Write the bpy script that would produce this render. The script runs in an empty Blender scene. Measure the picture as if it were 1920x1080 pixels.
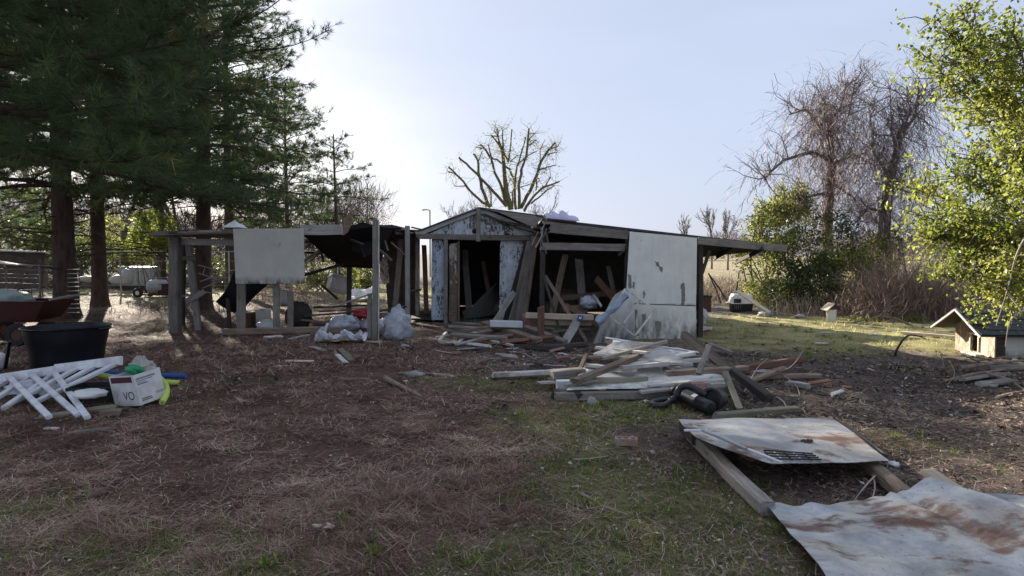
import bpy, math, random
import numpy as np
from mathutils import Vector, Matrix, noise as mnoise

random.seed(7)
RNG = np.random.default_rng(7)
scene = bpy.context.scene
COL = scene.collection

# ------------------------------------------------------------------ camera
F = 1200.0                       # focal length in photograph pixels (1920 wide)
CAMZ = 1.65
PITCH = math.atan(65.0 / F)
cam_data = bpy.data.cameras.new('camera')
cam_data.sensor_width = 36.0
cam_data.lens = 36.0 * F / 1920.0
cam_data.clip_start = 0.05
cam_data.clip_end = 3000.0
cam = bpy.data.objects.new('camera', cam_data)
COL.objects.link(cam)
cam.location = (0, 0, CAMZ)
cam.rotation_euler = (math.pi / 2 - PITCH, 0, 0)
scene.camera = cam

# ------------------------------------------------------------------ sky and sun
SUN_AZ = math.radians(-31.0)     # from +Y towards +X
SUN_EL = math.radians(18.5)
world = bpy.data.worlds.new('World')
scene.world = world
world.use_nodes = True
wn = world.node_tree
for n in list(wn.nodes):
    wn.nodes.remove(n)
w_out = wn.nodes.new('ShaderNodeOutputWorld')
w_bg = wn.nodes.new('ShaderNodeBackground')
w_sky = wn.nodes.new('ShaderNodeTexSky')
w_sky.sky_type = 'NISHITA'
w_sky.sun_disc = False
w_sky.sun_elevation = SUN_EL
w_sky.sun_rotation = SUN_AZ
w_sky.air_density = 1.0
w_sky.dust_density = 1.6
w_sky.ozone_density = 1.6
# thin high cloud veil over the whole sky, thicker in soft streaks
w_tc = wn.nodes.new('ShaderNodeTexCoord')
w_map = wn.nodes.new('ShaderNodeMapping')
w_map.inputs['Scale'].default_value = (1.0, 1.0, 4.0)
w_map.inputs['Rotation'].default_value = (0.15, 0.3, 0.4)
w_noise = wn.nodes.new('ShaderNodeTexNoise')
w_noise.inputs['Scale'].default_value = 2.2
w_noise.inputs['Detail'].default_value = 5.0
w_noise.inputs['Roughness'].default_value = 0.5
w_ramp = wn.nodes.new('ShaderNodeMapRange')
w_ramp.inputs['From Min'].default_value = 0.35
w_ramp.inputs['From Max'].default_value = 0.75
w_ramp.inputs['To Min'].default_value = 0.66
w_ramp.inputs['To Max'].default_value = 0.86
w_hsv = wn.nodes.new('ShaderNodeHueSaturation')
w_hsv.inputs['Saturation'].default_value = 0.72
w_hsv.inputs['Value'].default_value = 0.37
w_mix = wn.nodes.new('ShaderNodeMix')
w_mix.data_type = 'RGBA'
w_mix.inputs['B'].default_value = (2.27, 2.58, 3.38, 1)
L = wn.links.new
L(w_tc.outputs['Generated'], w_map.inputs['Vector'])
L(w_map.outputs['Vector'], w_noise.inputs['Vector'])
L(w_noise.outputs['Fac'], w_ramp.inputs['Value'])
L(w_ramp.outputs[0], w_mix.inputs['Factor'])
L(w_sky.outputs['Color'], w_hsv.inputs['Color'])
L(w_hsv.outputs['Color'], w_mix.inputs['A'])
L(w_mix.outputs['Result'], w_bg.inputs['Color'])
L(w_bg.outputs['Background'], w_out.inputs['Surface'])
w_bg.inputs['Strength'].default_value = 0.09

sun_dir = Vector((math.sin(SUN_AZ) * math.cos(SUN_EL), math.cos(SUN_AZ) * math.cos(SUN_EL), math.sin(SUN_EL)))
sun_data = bpy.data.lights.new('sun', 'SUN')
sun_data.energy = 5.0
sun_data.angle = math.radians(0.6)
sun_data.color = (1.0, 0.90, 0.76)
sun = bpy.data.objects.new('sun', sun_data)
COL.objects.link(sun)
sun.rotation_euler = sun_dir.to_track_quat('Z', 'Y').to_euler()

scene.view_settings.view_transform = 'Standard'
scene.view_settings.look = 'None'
scene.view_settings.exposure = 1.74
scene.view_settings.gamma = 1.0
scene.view_settings.use_curve_mapping = False
scene.render.engine = 'CYCLES'
scene.cycles.max_bounces = 6
scene.cycles.diffuse_bounces = 3
scene.cycles.transmission_bounces = 3
scene.cycles.use_denoising = True

# ------------------------------------------------------------------ small maths
_pc, _ps = math.cos(PITCH), math.sin(PITCH)


def _lat(ix, iy, seed):
    h = (ix * 374761393 + iy * 668265263 + seed * 974634541) & 0xFFFFFFFF
    h = ((h ^ (h >> 13)) * 1274126177) & 0xFFFFFFFF
    return ((h ^ (h >> 16)) & 0xFFFF) / 65535.0


def vn(x, y, seed=0):
    """smooth value noise 0..1, works on arrays"""
    x = np.asarray(x, dtype=np.float64); y = np.asarray(y, dtype=np.float64)
    ix = np.floor(x).astype(np.int64); iy = np.floor(y).astype(np.int64)
    fx = x - ix; fy = y - iy
    fx = fx * fx * (3 - 2 * fx); fy = fy * fy * (3 - 2 * fy)
    a = _lat(ix, iy, seed); b = _lat(ix + 1, iy, seed); c = _lat(ix, iy + 1, seed); d = _lat(ix + 1, iy + 1, seed)
    return (a * (1 - fx) + b * fx) * (1 - fy) + (c * (1 - fx) + d * fx) * fy


def gh(x, y):
    """height of the ground"""
    return (0.07 * (vn(np.asarray(x) * 0.33 + 5, np.asarray(y) * 0.33 + 9, 1) - 0.5) + 0.03 * (vn(np.asarray(x) * 1.4, np.asarray(y) * 1.4, 2) - 0.5))


def ray(x, y):
    dx = (x - 960.0) / F; dy = (540.0 - y) / F
    return Vector((dx, _pc + _ps * dy, -_ps + _pc * dy))


def at(x, y, Y):
    """the point at depth Y that the photograph shows at pixel x, y"""
    d = ray(x, y); t = Y / d.y
    return Vector((d.x * t, Y, CAMZ + d.z * t))


def G(x, y, z=0.0):
    """the point at height z above the ground seen at pixel x, y"""
    d = ray(x, y); h = z
    for _ in range(4):
        t = (h - CAMZ) / d.z
        p = Vector((d.x * t, d.y * t, h))
        h = z + float(gh(p.x, p.y))
    return p


def onground(x, y, dz=0.0):
    return Vector((x, y, float(gh(x, y)) + dz))


# ------------------------------------------------------------------ object helpers
WM = {}


def tag(o, label=None, cat=None, group=None, kind=None):
    if label: o['label'] = label
    if cat: o['category'] = cat
    if group: o['group'] = group
    if kind: o['kind'] = kind
    return o


def place(o, M, parent=None):
    COL.objects.link(o)
    if parent is not None:
        o.parent = parent
        o.matrix_parent_inverse = WM[parent.name].inverted()
    o.matrix_basis = M
    WM[o.name] = M
    return o


def empty(name, loc, label=None, cat=None, group=None, parent=None):
    o = bpy.data.objects.new(name, None)
    o.empty_display_size = 0.2
    place(o, Matrix.Translation(Vector(loc)), parent)
    return tag(o, label, cat, group)


def np_mesh(name, verts, faces_flat, nper, mat, smooth=False, tint=None, tintname='tint'):
    """mesh from numpy arrays; every face has nper corners"""
    me = bpy.data.meshes.new(name)
    nv = len(verts); nf = len(faces_flat) // nper
    me.vertices.add(nv)
    me.vertices.foreach_set('co', np.ascontiguousarray(verts, dtype=np.float32).ravel())
    me.loops.add(nf * nper)
    me.loops.foreach_set('vertex_index', np.ascontiguousarray(faces_flat, dtype=np.int32).ravel())
    me.polygons.add(nf)
    me.polygons.foreach_set('loop_start', np.arange(0, nf * nper, nper, dtype=np.int32))
    if smooth:
        me.polygons.foreach_set('use_smooth', np.ones(nf, dtype=bool))
    me.update(calc_edges=True)
    if tint is not None:
        a = me.attributes.new(tintname, 'FLOAT', 'FACE')
        a.data.foreach_set('value', np.ascontiguousarray(tint, dtype=np.float32))
    if mat is not None:
        me.materials.append(mat)
    return me


class MB:
    def __init__(self):
        self.v = []; self.f = []

    def add(self, vs, fs):
        o = len(self.v)
        self.v.extend([Vector(p) for p in vs])
        self.f.extend([tuple(i + o for i in q) for q in fs])
        return self

    def box(self, c, s, R=None):
        c = Vector(c); hx, hy, hz = s[0] / 2, s[1] / 2, s[2] / 2
        vs = [Vector((sx * hx, sy * hy, sz * hz)) for sz in (-1, 1) for sy in (-1, 1) for sx in (-1, 1)]
        if R is not None: vs = [R @ p for p in vs]
        return self.add([c + p for p in vs], [(0, 2, 3, 1), (4, 5, 7, 6), (0, 1, 5, 4), (2, 6, 7, 3), (0, 4, 6, 2), (1, 3, 7, 5)])

    def beam(self, p0, p1, w, t, up=(0, 0, 1)):
        p0 = Vector(p0); p1 = Vector(p1); X = p1 - p0; ln = X.length; X.normalize()
        U = Vector(up)
        Y = U.cross(X)
        if Y.length < 1e-4: Y = Vector((1, 0, 0)).cross(X)
        Y.normalize(); Z = X.cross(Y)
        R = Matrix((X, Y, Z)).transposed()
        return self.box((p0 + p1) / 2, (ln, w, t), R)

    def tube(self, pts, rad, n=6, cap=True):
        pts = [Vector(p) for p in pts]; m = len(pts)
        if not hasattr(rad, '__len__'): rad = [rad] * m
        o = len(self.v); prev = None
        for i, p in enumerate(pts):
            d = (pts[min(i + 1, m - 1)] - pts[max(i - 1, 0)])
            if d.length < 1e-9: d = Vector((0, 0, 1))
            d.normalize()
            if prev is None:
                a = Vector((0, 0, 1)) if abs(d.z) < 0.9 else Vector((1, 0, 0))
                u = a.cross(d).normalized()
            else:
                u = (prev - d * prev.dot(d))
                u = u.normalized() if u.length > 1e-6 else Vector((1, 0, 0)).cross(d).normalized()
            prev = u; w = d.cross(u)
            for k in range(n):
                an = 2 * math.pi * k / n
                self.v.append(p + (u * math.cos(an) + w * math.sin(an)) * rad[i])
        for i in range(m - 1):
            for k in range(n):
                k2 = (k + 1) % n
                self.f.append((o + i * n + k, o + i * n + k2, o + (i + 1) * n + k2, o + (i + 1) * n + k))
        if cap:
            self.f.append(tuple(o + k for k in reversed(range(n))))
            self.f.append(tuple(o + (m - 1) * n + k for k in range(n)))
        return self

    def lathe(self, prof, n=24, R=None, c=(0, 0, 0), sx=1.0, sy=1.0):
        c = Vector(c); o = len(self.v)
        for r, z in prof:
            for k in range(n):
                an = 2 * math.pi * k / n
                p = Vector((r * math.cos(an) * sx, r * math.sin(an) * sy, z))
                if R is not None: p = R @ p
                self.v.append(c + p)
        for i in range(len(prof) - 1):
            for k in range(n):
                k2 = (k + 1) % n
                self.f.append((o + i * n + k, o + i * n + k2, o + (i + 1) * n + k2, o + (i + 1) * n + k))
        return self

    def patch(self, fn, nu, nv_, thick=0.0):
        """grid from fn(u, v); with thickness it becomes a closed thin slab"""
        o = len(self.v); P = [[Vector(fn(i / nu, j / nv_)) for i in range(nu + 1)] for j in range(nv_ + 1)]
        st = nu + 1
        for r in P: self.v.extend(r)
        for j in range(nv_):
            for i in range(nu):
                a = o + j * st + i
                self.f.append((a, a + 1, a + st + 1, a + st))
        if thick:
            o2 = len(self.v)
            for j in range(nv_ + 1):
                for i in range(nu + 1):
                    du = P[j][min(i + 1, nu)] - P[j][max(i - 1, 0)]
                    dv = P[min(j + 1, nv_)][i] - P[max(j - 1, 0)][i]
                    nn = du.cross(dv)
                    if nn.length > 1e-9: nn.normalize()
                    self.v.append(P[j][i] - nn * thick)
            for j in range(nv_):
                for i in range(nu):
                    a = o2 + j * st + i
                    self.f.append((a, a + st, a + st + 1, a + 1))
            rim = [(0, i) for i in range(nu)] + [(j, nu) for j in range(nv_)] + [(nv_, i) for i in range(nu, 0, -1)] + [(j, 0) for j in range(nv_, 0, -1)]
            for q in range(len(rim)):
                j0, i0 = rim[q]; j1, i1 = rim[(q + 1) % len(rim)]
                a, b = j0 * st + i0, j1 * st + i1
                self.f.append((o + b, o + a, o2 + a, o2 + b))
        return self

    def build(self, name, mat, parent=None, smooth=False, label=None, cat=None, group=None, kind=None, M=None):
        if M is None:
            n = len(self.v)
            c = Vector((sum(p.x for p in self.v) / n, sum(p.y for p in self.v) / n, min(p.z for p in self.v)))
            M = Matrix.Translation(c)
        Mi = M.inverted()
        me = bpy.data.meshes.new(name)
        me.from_pydata([tuple(Mi @ p) for p in self.v], [], self.f)
        me.update()
        if smooth:
            me.polygons.foreach_set('use_smooth', np.ones(len(me.polygons), dtype=bool))
            if smooth != 'soft': me.set_sharp_from_angle(angle=0.75)
        if mat is not None: me.materials.append(mat)
        o = bpy.data.objects.new(name, me)
        place(o, M, parent)
        return tag(o, label, cat, group, kind)


def frame(p0, p1, up=(0, 0, 1), roll=0.0):
    X = (p1 - p0).normalized()
    Y = Vector(up).cross(X)
    if Y.length < 1e-3: Y = Vector((0, 1, 0)).cross(X)
    Y.normalize(); Z = X.cross(Y)
    R = Matrix((X, Y, Z)).transposed().to_4x4()
    return R @ Matrix.Rotation(roll, 4, 'X')


def board(name, p0, p1, w, t, mat, parent=None, roll=0.0, up=(0, 0, 1), bow=0.0, rough=0.09, seg=5, chip=0.4, label=None, cat=None, group=None):
    """a sawn board: length along local X, width w along Y, thickness t along Z, with worn ends and a slight bow"""
    p0 = Vector(p0); p1 = Vector(p1); ln = (p1 - p0).length
    M = Matrix.Translation((p0 + p1) / 2) @ frame(p0, p1, up, roll)
    vs = []; fs = []
    b = min(w, t) * 0.13
    prof = [(-w / 2 + b, -t / 2), (w / 2 - b, -t / 2), (w / 2, -t / 2 + b), (w / 2, t / 2 - b), (w / 2 - b, t / 2), (-w / 2 + b, t / 2), (-w / 2, t / 2 - b), (-w / 2, -t / 2 + b)]
    k = len(prof); ph = random.uniform(0, 6)
    for i in range(seg + 1):
        s = i / seg
        x = (s - 0.5) * ln
        oz = bow * math.sin(math.pi * s) + rough * t * 0.5 * math.sin(7 * s + ph)
        oy = rough * w * 0.3 * math.sin(5 * s + ph * 1.7)
        for (py, pz) in prof:
            jx = random.uniform(-chip, chip) * w if i in (0, seg) else 0.0
            vs.append((x + jx * 0.6, py + oy + random.uniform(-1, 1) * rough * w * 0.12, pz + oz + random.uniform(-1, 1) * rough * t * 0.15))
    for i in range(seg):
        for q in range(k):
            q2 = (q + 1) % k
            fs.append((i * k + q, i * k + q2, (i + 1) * k + q2, (i + 1) * k + q))
    fs.append(tuple(reversed(range(k)))); fs.append(tuple(seg * k + q for q in range(k)))
    me = bpy.data.meshes.new(name)
    me.from_pydata(vs, [], fs); me.update()
    me.materials.append(mat)
    o = bpy.data.objects.new(name, me)
    place(o, M, parent)
    return tag(o, label, cat, group)


def lie(name, a, b, w, t, mat, label=None, cat='board', group=None, roll=0.0, **kw):
    """a board whose two ends are seen at pixels a, b = (x, y, height above the ground)"""
    return board(name, G(*a), G(*b), w, t, mat, roll=roll, label=label, cat=cat, group=group, **kw)

# ------------------------------------------------------------------ materials
class Nodes:
    def __init__(self, name):
        self.m = bpy.data.materials.new(name); self.m.use_nodes = True
        self.t = self.m.node_tree
        self.b = self.t.nodes['Principled BSDF']
        self.out = self.t.nodes['Material Output']

    def n(self, typ, **kw):
        nd = self.t.nodes.new(typ)
        for k, v in kw.items():
            if k.startswith('i_'):
                key = k[2:].replace('_', ' ')
                self.set(nd.inputs[key], v)
            elif k.startswith('x'):
                self.set(nd.inputs[int(k[1:])], v)
            else:
                setattr(nd, k, v)
        return nd

    def set(self, sock, v):
        if isinstance(v, bpy.types.NodeSocket): self.t.links.new(v, sock)
        elif isinstance(v, bpy.types.Node): self.t.links.new(v.outputs[0], sock)
        else:
            if hasattr(sock.default_value, '__len__') and len(sock.default_value) == 4 and len(v) == 3: v = (*v, 1)
            sock.default_value = v

    def coord(self, kind='Object', scale=(1, 1, 1), rnd=True, rot=(0, 0, 0)):
        tc = self.n('ShaderNodeTexCoord')
        v = tc.outputs[kind]
        if rnd:
            oi = self.n('ShaderNodeObjectInfo')
            mul = self.n('ShaderNodeVectorMath', operation='SCALE', x0=(37.0, 19.0, 53.0))
            self.t.links.new(oi.outputs['Random'], mul.inputs['Scale'])
            v = self.n('ShaderNodeVectorMath', operation='ADD', x0=v, x1=mul.outputs[0]).outputs[0]
        mp = self.n('ShaderNodeMapping', i_Vector=v, i_Scale=scale, i_Rotation=rot)
        return mp.outputs[0]

    def noise(self, vec, scale=5, detail=5, rough=0.55, dist=0.0):
        return self.n('ShaderNodeTexNoise', i_Vector=vec, i_Scale=scale, i_Detail=detail, i_Roughness=rough, i_Distortion=dist).outputs['Fac']

    def ramp(self, fac, stops):
        r = self.n('ShaderNodeValToRGB', i_Fac=fac)
        cr = r.color_ramp
        while len(cr.elements) < len(stops): cr.elements.new(0.5)
        for e, (p, c) in zip(cr.elements, stops):
            e.position = p
            e.color = (*c, 1) if hasattr(c, '__len__') else (c, c, c, 1)
        return r.outputs['Color']

    def mix(self, fac, a, b, blend='MIX'):
        x = self.n('ShaderNodeMix', data_type='RGBA', blend_type=blend)
        self.set(x.inputs[0], fac); self.set(x.inputs[6], a); self.set(x.inputs[7], b)
        return x.outputs[2]

    def math(self, op, a, b=0.0, clamp=False):
        x = self.n('ShaderNodeMath', operation=op, use_clamp=clamp)
        self.set(x.inputs[0], a); self.set(x.inputs[1], b)
        return x.outputs[0]

    def bump(self, h, strength=0.3, dist=0.02):
        x = self.n('ShaderNodeBump', i_Strength=strength, i_Distance=dist, i_Height=h)
        self.set(self.b.inputs['Normal'], x.outputs[0])

    def fin(self, color, rough=0.8, metal=0.0, spec=0.3):
        self.set(self.b.inputs['Base Color'], color); self.set(self.b.inputs['Roughness'], rough)
        self.set(self.b.inputs['Metallic'], metal); self.set(self.b.inputs['Specular IOR Level'], spec)
        return self.m

    def vary(self, col, lo=0.72, hi=1.25):
        oi = self.n('ShaderNodeObjectInfo')
        r = self.n('ShaderNodeMapRange', i_Value=oi.outputs['Random'])
        r.inputs['To Min'].default_value = lo; r.inputs['To Max'].default_value = hi
        return self.n('ShaderNodeVectorMath', operation='SCALE', x0=col, i_Scale=r.outputs[0]).outputs[0]


def wood(name, dark, light, stain, scale=1.0, rough=0.85, stain_amt=0.5):
    k = Nodes(name)
    v = k.coord(scale=(1.2 * scale, 16 * scale, 16 * scale))
    g1 = k.noise(v, 2.2, 8, 0.65, 0.6)
    g2 = k.noise(k.coord(scale=(3 * scale, 60 * scale, 60 * scale)), 3.0, 3, 0.6)
    col = k.ramp(g1, [(0.28, dark), (0.5, [(a + b) / 2 for a, b in zip(dark, light)]), (0.72, light)])
    col = k.mix(k.ramp(g2, [(0.35, 0.5), (0.6, 0.0)]), col, dark)
    s = k.noise(k.coord(scale=(1, 1, 1)), 2.4, 6, 0.6)
    col = k.mix(k.math('MULTIPLY', k.ramp(s, [(0.48, 0.0), (0.66, 1.0)]), stain_amt), col, stain)
    knot = k.n('ShaderNodeTexVoronoi', i_Vector=k.coord(scale=(2.2, 7, 7)), i_Scale=1.0, i_Randomness=1.0).outputs['Distance']
    col = k.mix(k.ramp(knot, [(0.05, 0.8), (0.14, 0.0)]), col, [c * 0.45 for c in dark])
    k.bump(k.math('ADD', g1, k.math('MULTIPLY', g2, 0.5)), 0.45, 0.006)
    return k.fin(k.vary(col), rough)


M = {}
M['wood_grey'] = wood('weathered grey wood', (0.150, 0.133, 0.114), (0.377, 0.345, 0.305), (0.104, 0.091, 0.072))
M['wood_silver'] = wood('silvered wood', (0.260, 0.247, 0.234), (0.572, 0.546, 0.507), (0.195, 0.169, 0.143))
M['wood_brown'] = wood('brown wood', (0.137, 0.098, 0.072), (0.325, 0.247, 0.182), (0.078, 0.058, 0.046))
M['wood_red'] = wood('reddish wood', (0.130, 0.065, 0.047), (0.312, 0.169, 0.111), (0.065, 0.046, 0.039))
M['wood_dark'] = wood('dark wet wood', (0.035, 0.03, 0.026), (0.095, 0.083, 0.07), (0.025, 0.022, 0.02))
M['wood_pale'] = wood('pale lumber', (0.468, 0.377, 0.273), (0.715, 0.611, 0.468), (0.325, 0.260, 0.195), stain_amt=0.4)
M['wood_moss'] = wood('mossy lumber', (0.15, 0.14, 0.10), (0.34, 0.32, 0.24), (0.13, 0.14, 0.065))
M['wood_white'] = wood('white painted worn board', (0.40, 0.385, 0.35), (0.74, 0.73, 0.68), (0.17, 0.145, 0.115), stain_amt=0.95)


def plain(name, c, rough=0.6, var=0.12, metal=0.0, spec=0.4, scale=6, bump=0.0, dirt=None, dirt_amt=0.5):
    k = Nodes(name)
    n = k.noise(k.coord(), scale, 6, 0.6)
    col = k.ramp(n, [(0.3, [x * (1 - var) for x in c]), (0.7, [min(1, x * (1 + var)) for x in c])])
    if dirt is not None:
        d = k.noise(k.coord(), scale * 0.55, 7, 0.68)
        col = k.mix(k.math('MULTIPLY', k.ramp(d, [(0.45, 0.0), (0.68, 1.0)]), dirt_amt), col, dirt)
    if bump: k.bump(n, bump, 0.01)
    return k.fin(col, rough, metal, spec)


M['black_plastic'] = plain('black plastic', (0.014, 0.015, 0.018), 0.42, 0.2, dirt=(0.06, 0.055, 0.05), dirt_amt=0.35)
M['navy_plastic'] = plain('dark navy tub plastic', (0.005, 0.006, 0.010), 0.4, 0.2, dirt=(0.025, 0.023, 0.022), dirt_amt=0.4)
M['white_vinyl'] = plain('white vinyl', (0.74, 0.76, 0.79), 0.38, 0.04, scale=9, dirt=(0.34, 0.31, 0.27), dirt_amt=0.6)
M['white_plastic'] = plain('white plastic', (0.72, 0.72, 0.70), 0.45, 0.06, dirt=(0.4, 0.38, 0.34), dirt_amt=0.5)
M['white_scrap'] = plain('white scrap', (0.68, 0.67, 0.63), 0.7, 0.12, scale=18, dirt=(0.25, 0.22, 0.18), dirt_amt=0.8)
M['bag_white'] = plain('white woven bag', (0.66, 0.68, 0.74), 0.4, 0.08, scale=14, dirt=(0.33, 0.33, 0.35), dirt_amt=0.6)
M['bag_grey'] = plain('grey tarp bag', (0.42, 0.45, 0.50), 0.38, 0.2, scale=10, dirt=(0.14, 0.14, 0.15), dirt_amt=0.7)
M['lavender'] = plain('lavender sheet', (0.52, 0.50, 0.66), 0.6, 0.08, dirt=(0.35, 0.33, 0.38), dirt_amt=0.5)
M['red_paint'] = plain('dull red paint', (0.045, 0.007, 0.009), 0.45, 0.3, dirt=(0.05, 0.012, 0.012), dirt_amt=0.7)
M['red_cloth'] = plain('red cloth', (0.30, 0.03, 0.04), 0.85, 0.2, dirt=(0.12, 0.03, 0.03), dirt_amt=0.5)
M['tarp_green'] = plain('pale green tarp', (0.25, 0.30, 0.27), 0.6, 0.15)
M['tarp_black'] = plain('black tarp', (0.010, 0.009, 0.009), 0.75, 0.3)
M['foam'] = plain('pale foam', (0.55, 0.58, 0.60), 0.8, 0.06, dirt=(0.34, 0.33, 0.30), dirt_amt=0.5)
M['rubber'] = plain('black rubber', (0.02, 0.02, 0.02), 0.8, 0.2)
M['steel'] = plain('galvanised tube', (0.42, 0.43, 0.44), 0.42, 0.1, metal=0.7, dirt=(0.22, 0.16, 0.12), dirt_amt=0.5)
M['old_steel'] = plain('dull old steel tube', (0.16, 0.155, 0.15), 0.6, 0.2, metal=0.4, dirt=(0.09, 0.06, 0.045))
M['dull_white'] = plain('dull translucent white plastic', (0.40, 0.41, 0.40), 0.5, 0.12, dirt=(0.22, 0.21, 0.19))
M['wire'] = plain('fence wire', (0.36, 0.36, 0.35), 0.5, 0.1, metal=0.5)
M['rust'] = plain('rusty iron', (0.13, 0.06, 0.035), 0.85, 0.3, dirt=(0.05, 0.03, 0.025), dirt_amt=0.6)
M['noodle_green'] = plain('lime foam', (0.50, 0.62, 0.13), 0.85, 0.06, scale=30)
M['noodle_blue'] = plain('blue foam', (0.035, 0.10, 0.32), 0.85, 0.08, scale=30)
M['green_bag'] = plain('green film', (0.02, 0.30, 0.12), 0.4, 0.2)
M['clear_bag'] = plain('milky film', (0.40, 0.38, 0.33), 0.4, 0.2, dirt=(0.2, 0.17, 0.13), dirt_amt=0.5)
M['print_dark'] = plain('dark print', (0.05, 0.05, 0.055), 0.7, 0.1)
M['print_grey'] = plain('grey print', (0.22, 0.22, 0.24), 0.7, 0.1)
M['print_maroon'] = plain('maroon print', (0.09, 0.016, 0.04), 0.7, 0.15)
M['carton_white'] = plain('white carton', (0.68, 0.68, 0.67), 0.75, 0.05, scale=9, dirt=(0.42, 0.37, 0.30), dirt_amt=0.65)
M['cardboard'] = plain('cardboard', (0.30, 0.21, 0.12), 0.9, 0.12, dirt=(0.2, 0.14, 0.09))
M['yellow_paper'] = plain('ochre lining', (0.30, 0.22, 0.11), 0.9, 0.2)
M['brick'] = plain('fired brick', (0.30, 0.13, 0.095), 0.92, 0.22, scale=25, bump=0.5, dirt=(0.36, 0.33, 0.30), dirt_amt=0.75)
M['stone'] = plain('grey stone', (0.30, 0.29, 0.26), 0.92, 0.2, scale=14, bump=0.6)
M['brick_pale'] = plain('faded brick', (0.30, 0.185, 0.15), 0.92, 0.25, scale=25, bump=0.5, dirt=(0.30, 0.27, 0.24), dirt_amt=0.8)
M['felt'] = plain('roofing felt', (0.045, 0.044, 0.043), 0.92, 0.3, scale=9, bump=0.4, dirt=(0.10, 0.095, 0.09), dirt_amt=0.6)
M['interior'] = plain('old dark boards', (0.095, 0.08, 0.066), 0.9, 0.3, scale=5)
M['shingle'] = plain('dark green grey shingle', (0.052, 0.064, 0.06), 0.9, 0.25, scale=22, bump=0.5)
M['patch'] = plain('bare grey backing', (0.22, 0.22, 0.20), 0.9, 0.35, scale=25)
M['olive_panel'] = plain('olive panel', (0.10, 0.105, 0.085), 0.6, 0.15)
M['cream_plastic'] = plain('crumpled cream plastic', (0.60, 0.54, 0.40), 0.5, 0.12, dirt=(0.3, 0.25, 0.18))
M['fabric_blue'] = plain('blue grey sheet', (0.30, 0.37, 0.46), 0.5, 0.2, scale=7, dirt=(0.13, 0.15, 0.18), dirt_amt=0.6)
M['pine_cone'] = plain('pine cone', (0.07, 0.045, 0.032), 0.9, 0.3)
M['label_white'] = plain('label white', (0.75, 0.75, 0.75), 0.6, 0.03)


def panel_mat(name, base, stain, low):
    k = Nodes(name)
    v = k.coord()
    n = k.noise(v, 3.0, 7, 0.62)
    col = k.ramp(n, [(0.3, [c * 0.86 for c in base]), (0.65, base)])
    streak = k.noise(k.coord(scale=(9, 9, 0.9)), 1.6, 6, 0.6)
    col = k.mix(k.math('MULTIPLY', k.ramp(streak, [(0.52, 0.0), (0.75, 1.0)]), 0.4), col, [c * 0.68 for c in base])
    blot = k.noise(k.coord(scale=(2.4, 2.4, 1.3)), 1.7, 8, 0.66, 0.5)
    col = k.mix(k.ramp(blot, [(0.64, 0.0), (0.74, 0.7)]), col, stain)
    # splash dirt along the foot of the sheet, broken up by noise
    sep = k.n('ShaderNodeSeparateXYZ'); k.t.links.new(k.n('ShaderNodeTexCoord').outputs['Object'], sep.inputs[0])
    hgt = k.math('SUBTRACT', 1.0, k.math('DIVIDE', sep.outputs['Z'], low))
    spl = k.math('MULTIPLY', k.math('MAXIMUM', hgt, 0.0), k.ramp(k.noise(k.coord(scale=(4, 4, 1.4)), 2.0, 7, 0.65), [(0.35, 0.0), (0.65, 1.6)]), True)
    col = k.mix(spl, col, stain)
    k.bump(n, 0.15, 0.01)
    return k.fin(col, 0.6)


M['panel_top'] = panel_mat('upper white wall sheet', (0.82, 0.825, 0.76), (0.30, 0.31, 0.27), 0.05)
M['panel_white'] = panel_mat('white wall sheet', (0.80, 0.805, 0.74), (0.15, 0.155, 0.135), 0.75)
M['panel_grey'] = panel_mat('grey board sheet', (0.60, 0.60, 0.53), (0.16, 0.13, 0.115), 0.16)
M['panel_bent'] = panel_mat('bent white sheet', (0.56, 0.57, 0.54), (0.12, 0.13, 0.13), 0.7)


def paint_mat(name, paint, bare, amount):
    k = Nodes(name)
    v = k.coord(scale=(1.0, 1.0, 0.45))
    big = k.noise(v, 2.6, 3, 0.5)
    fl = k.noise(k.coord(scale=(1.2, 1.2, 0.5)), 17, 10, 0.75, 0.7)
    mask = k.ramp(k.math('ADD', fl, k.math('MULTIPLY', k.math('SUBTRACT', big, 0.5), 0.55)), [(amount, 1.0), (amount + 0.035, 0.0)])
    pc = k.ramp(k.noise(k.coord(), 4, 6, 0.6), [(0.3, [c * 0.7 for c in paint]), (0.65, paint)])
    bc = k.ramp(k.noise(k.coord(scale=(14, 14, 1.2)), 3, 6, 0.6), [(0.3, bare), (0.7, [c * 2.2 for c in bare])])
    wash = k.noise(k.coord(scale=(7, 7, 0.8)), 1.5, 6, 0.65)
    pc = k.mix(k.ramp(wash, [(0.45, 0.0), (0.7, 0.6)]), pc, [c * 0.42 for c in paint])
    col = k.mix(mask, pc, bc)
    k.bump(k.math('SUBTRACT', 1.0, mask), 0.6, 0.004)
    return k.fin(col, 0.75)


M['peeling'] = paint_mat('peeling white paint', (0.676, 0.728, 0.790), (0.075, 0.064, 0.055), 0.42)
M['peeling_blue'] = paint_mat('peeling blue grey paint', (0.52, 0.60, 0.69), (0.06, 0.054, 0.05), 0.445)
M['peeling_cream'] = paint_mat('torn cream lining', (0.585, 0.520, 0.442), (0.091, 0.072, 0.058), 0.47)
M['osb'] = paint_mat('stone patterned panel', (0.50, 0.43, 0.32), (0.15, 0.11, 0.075), 0.455)


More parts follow.
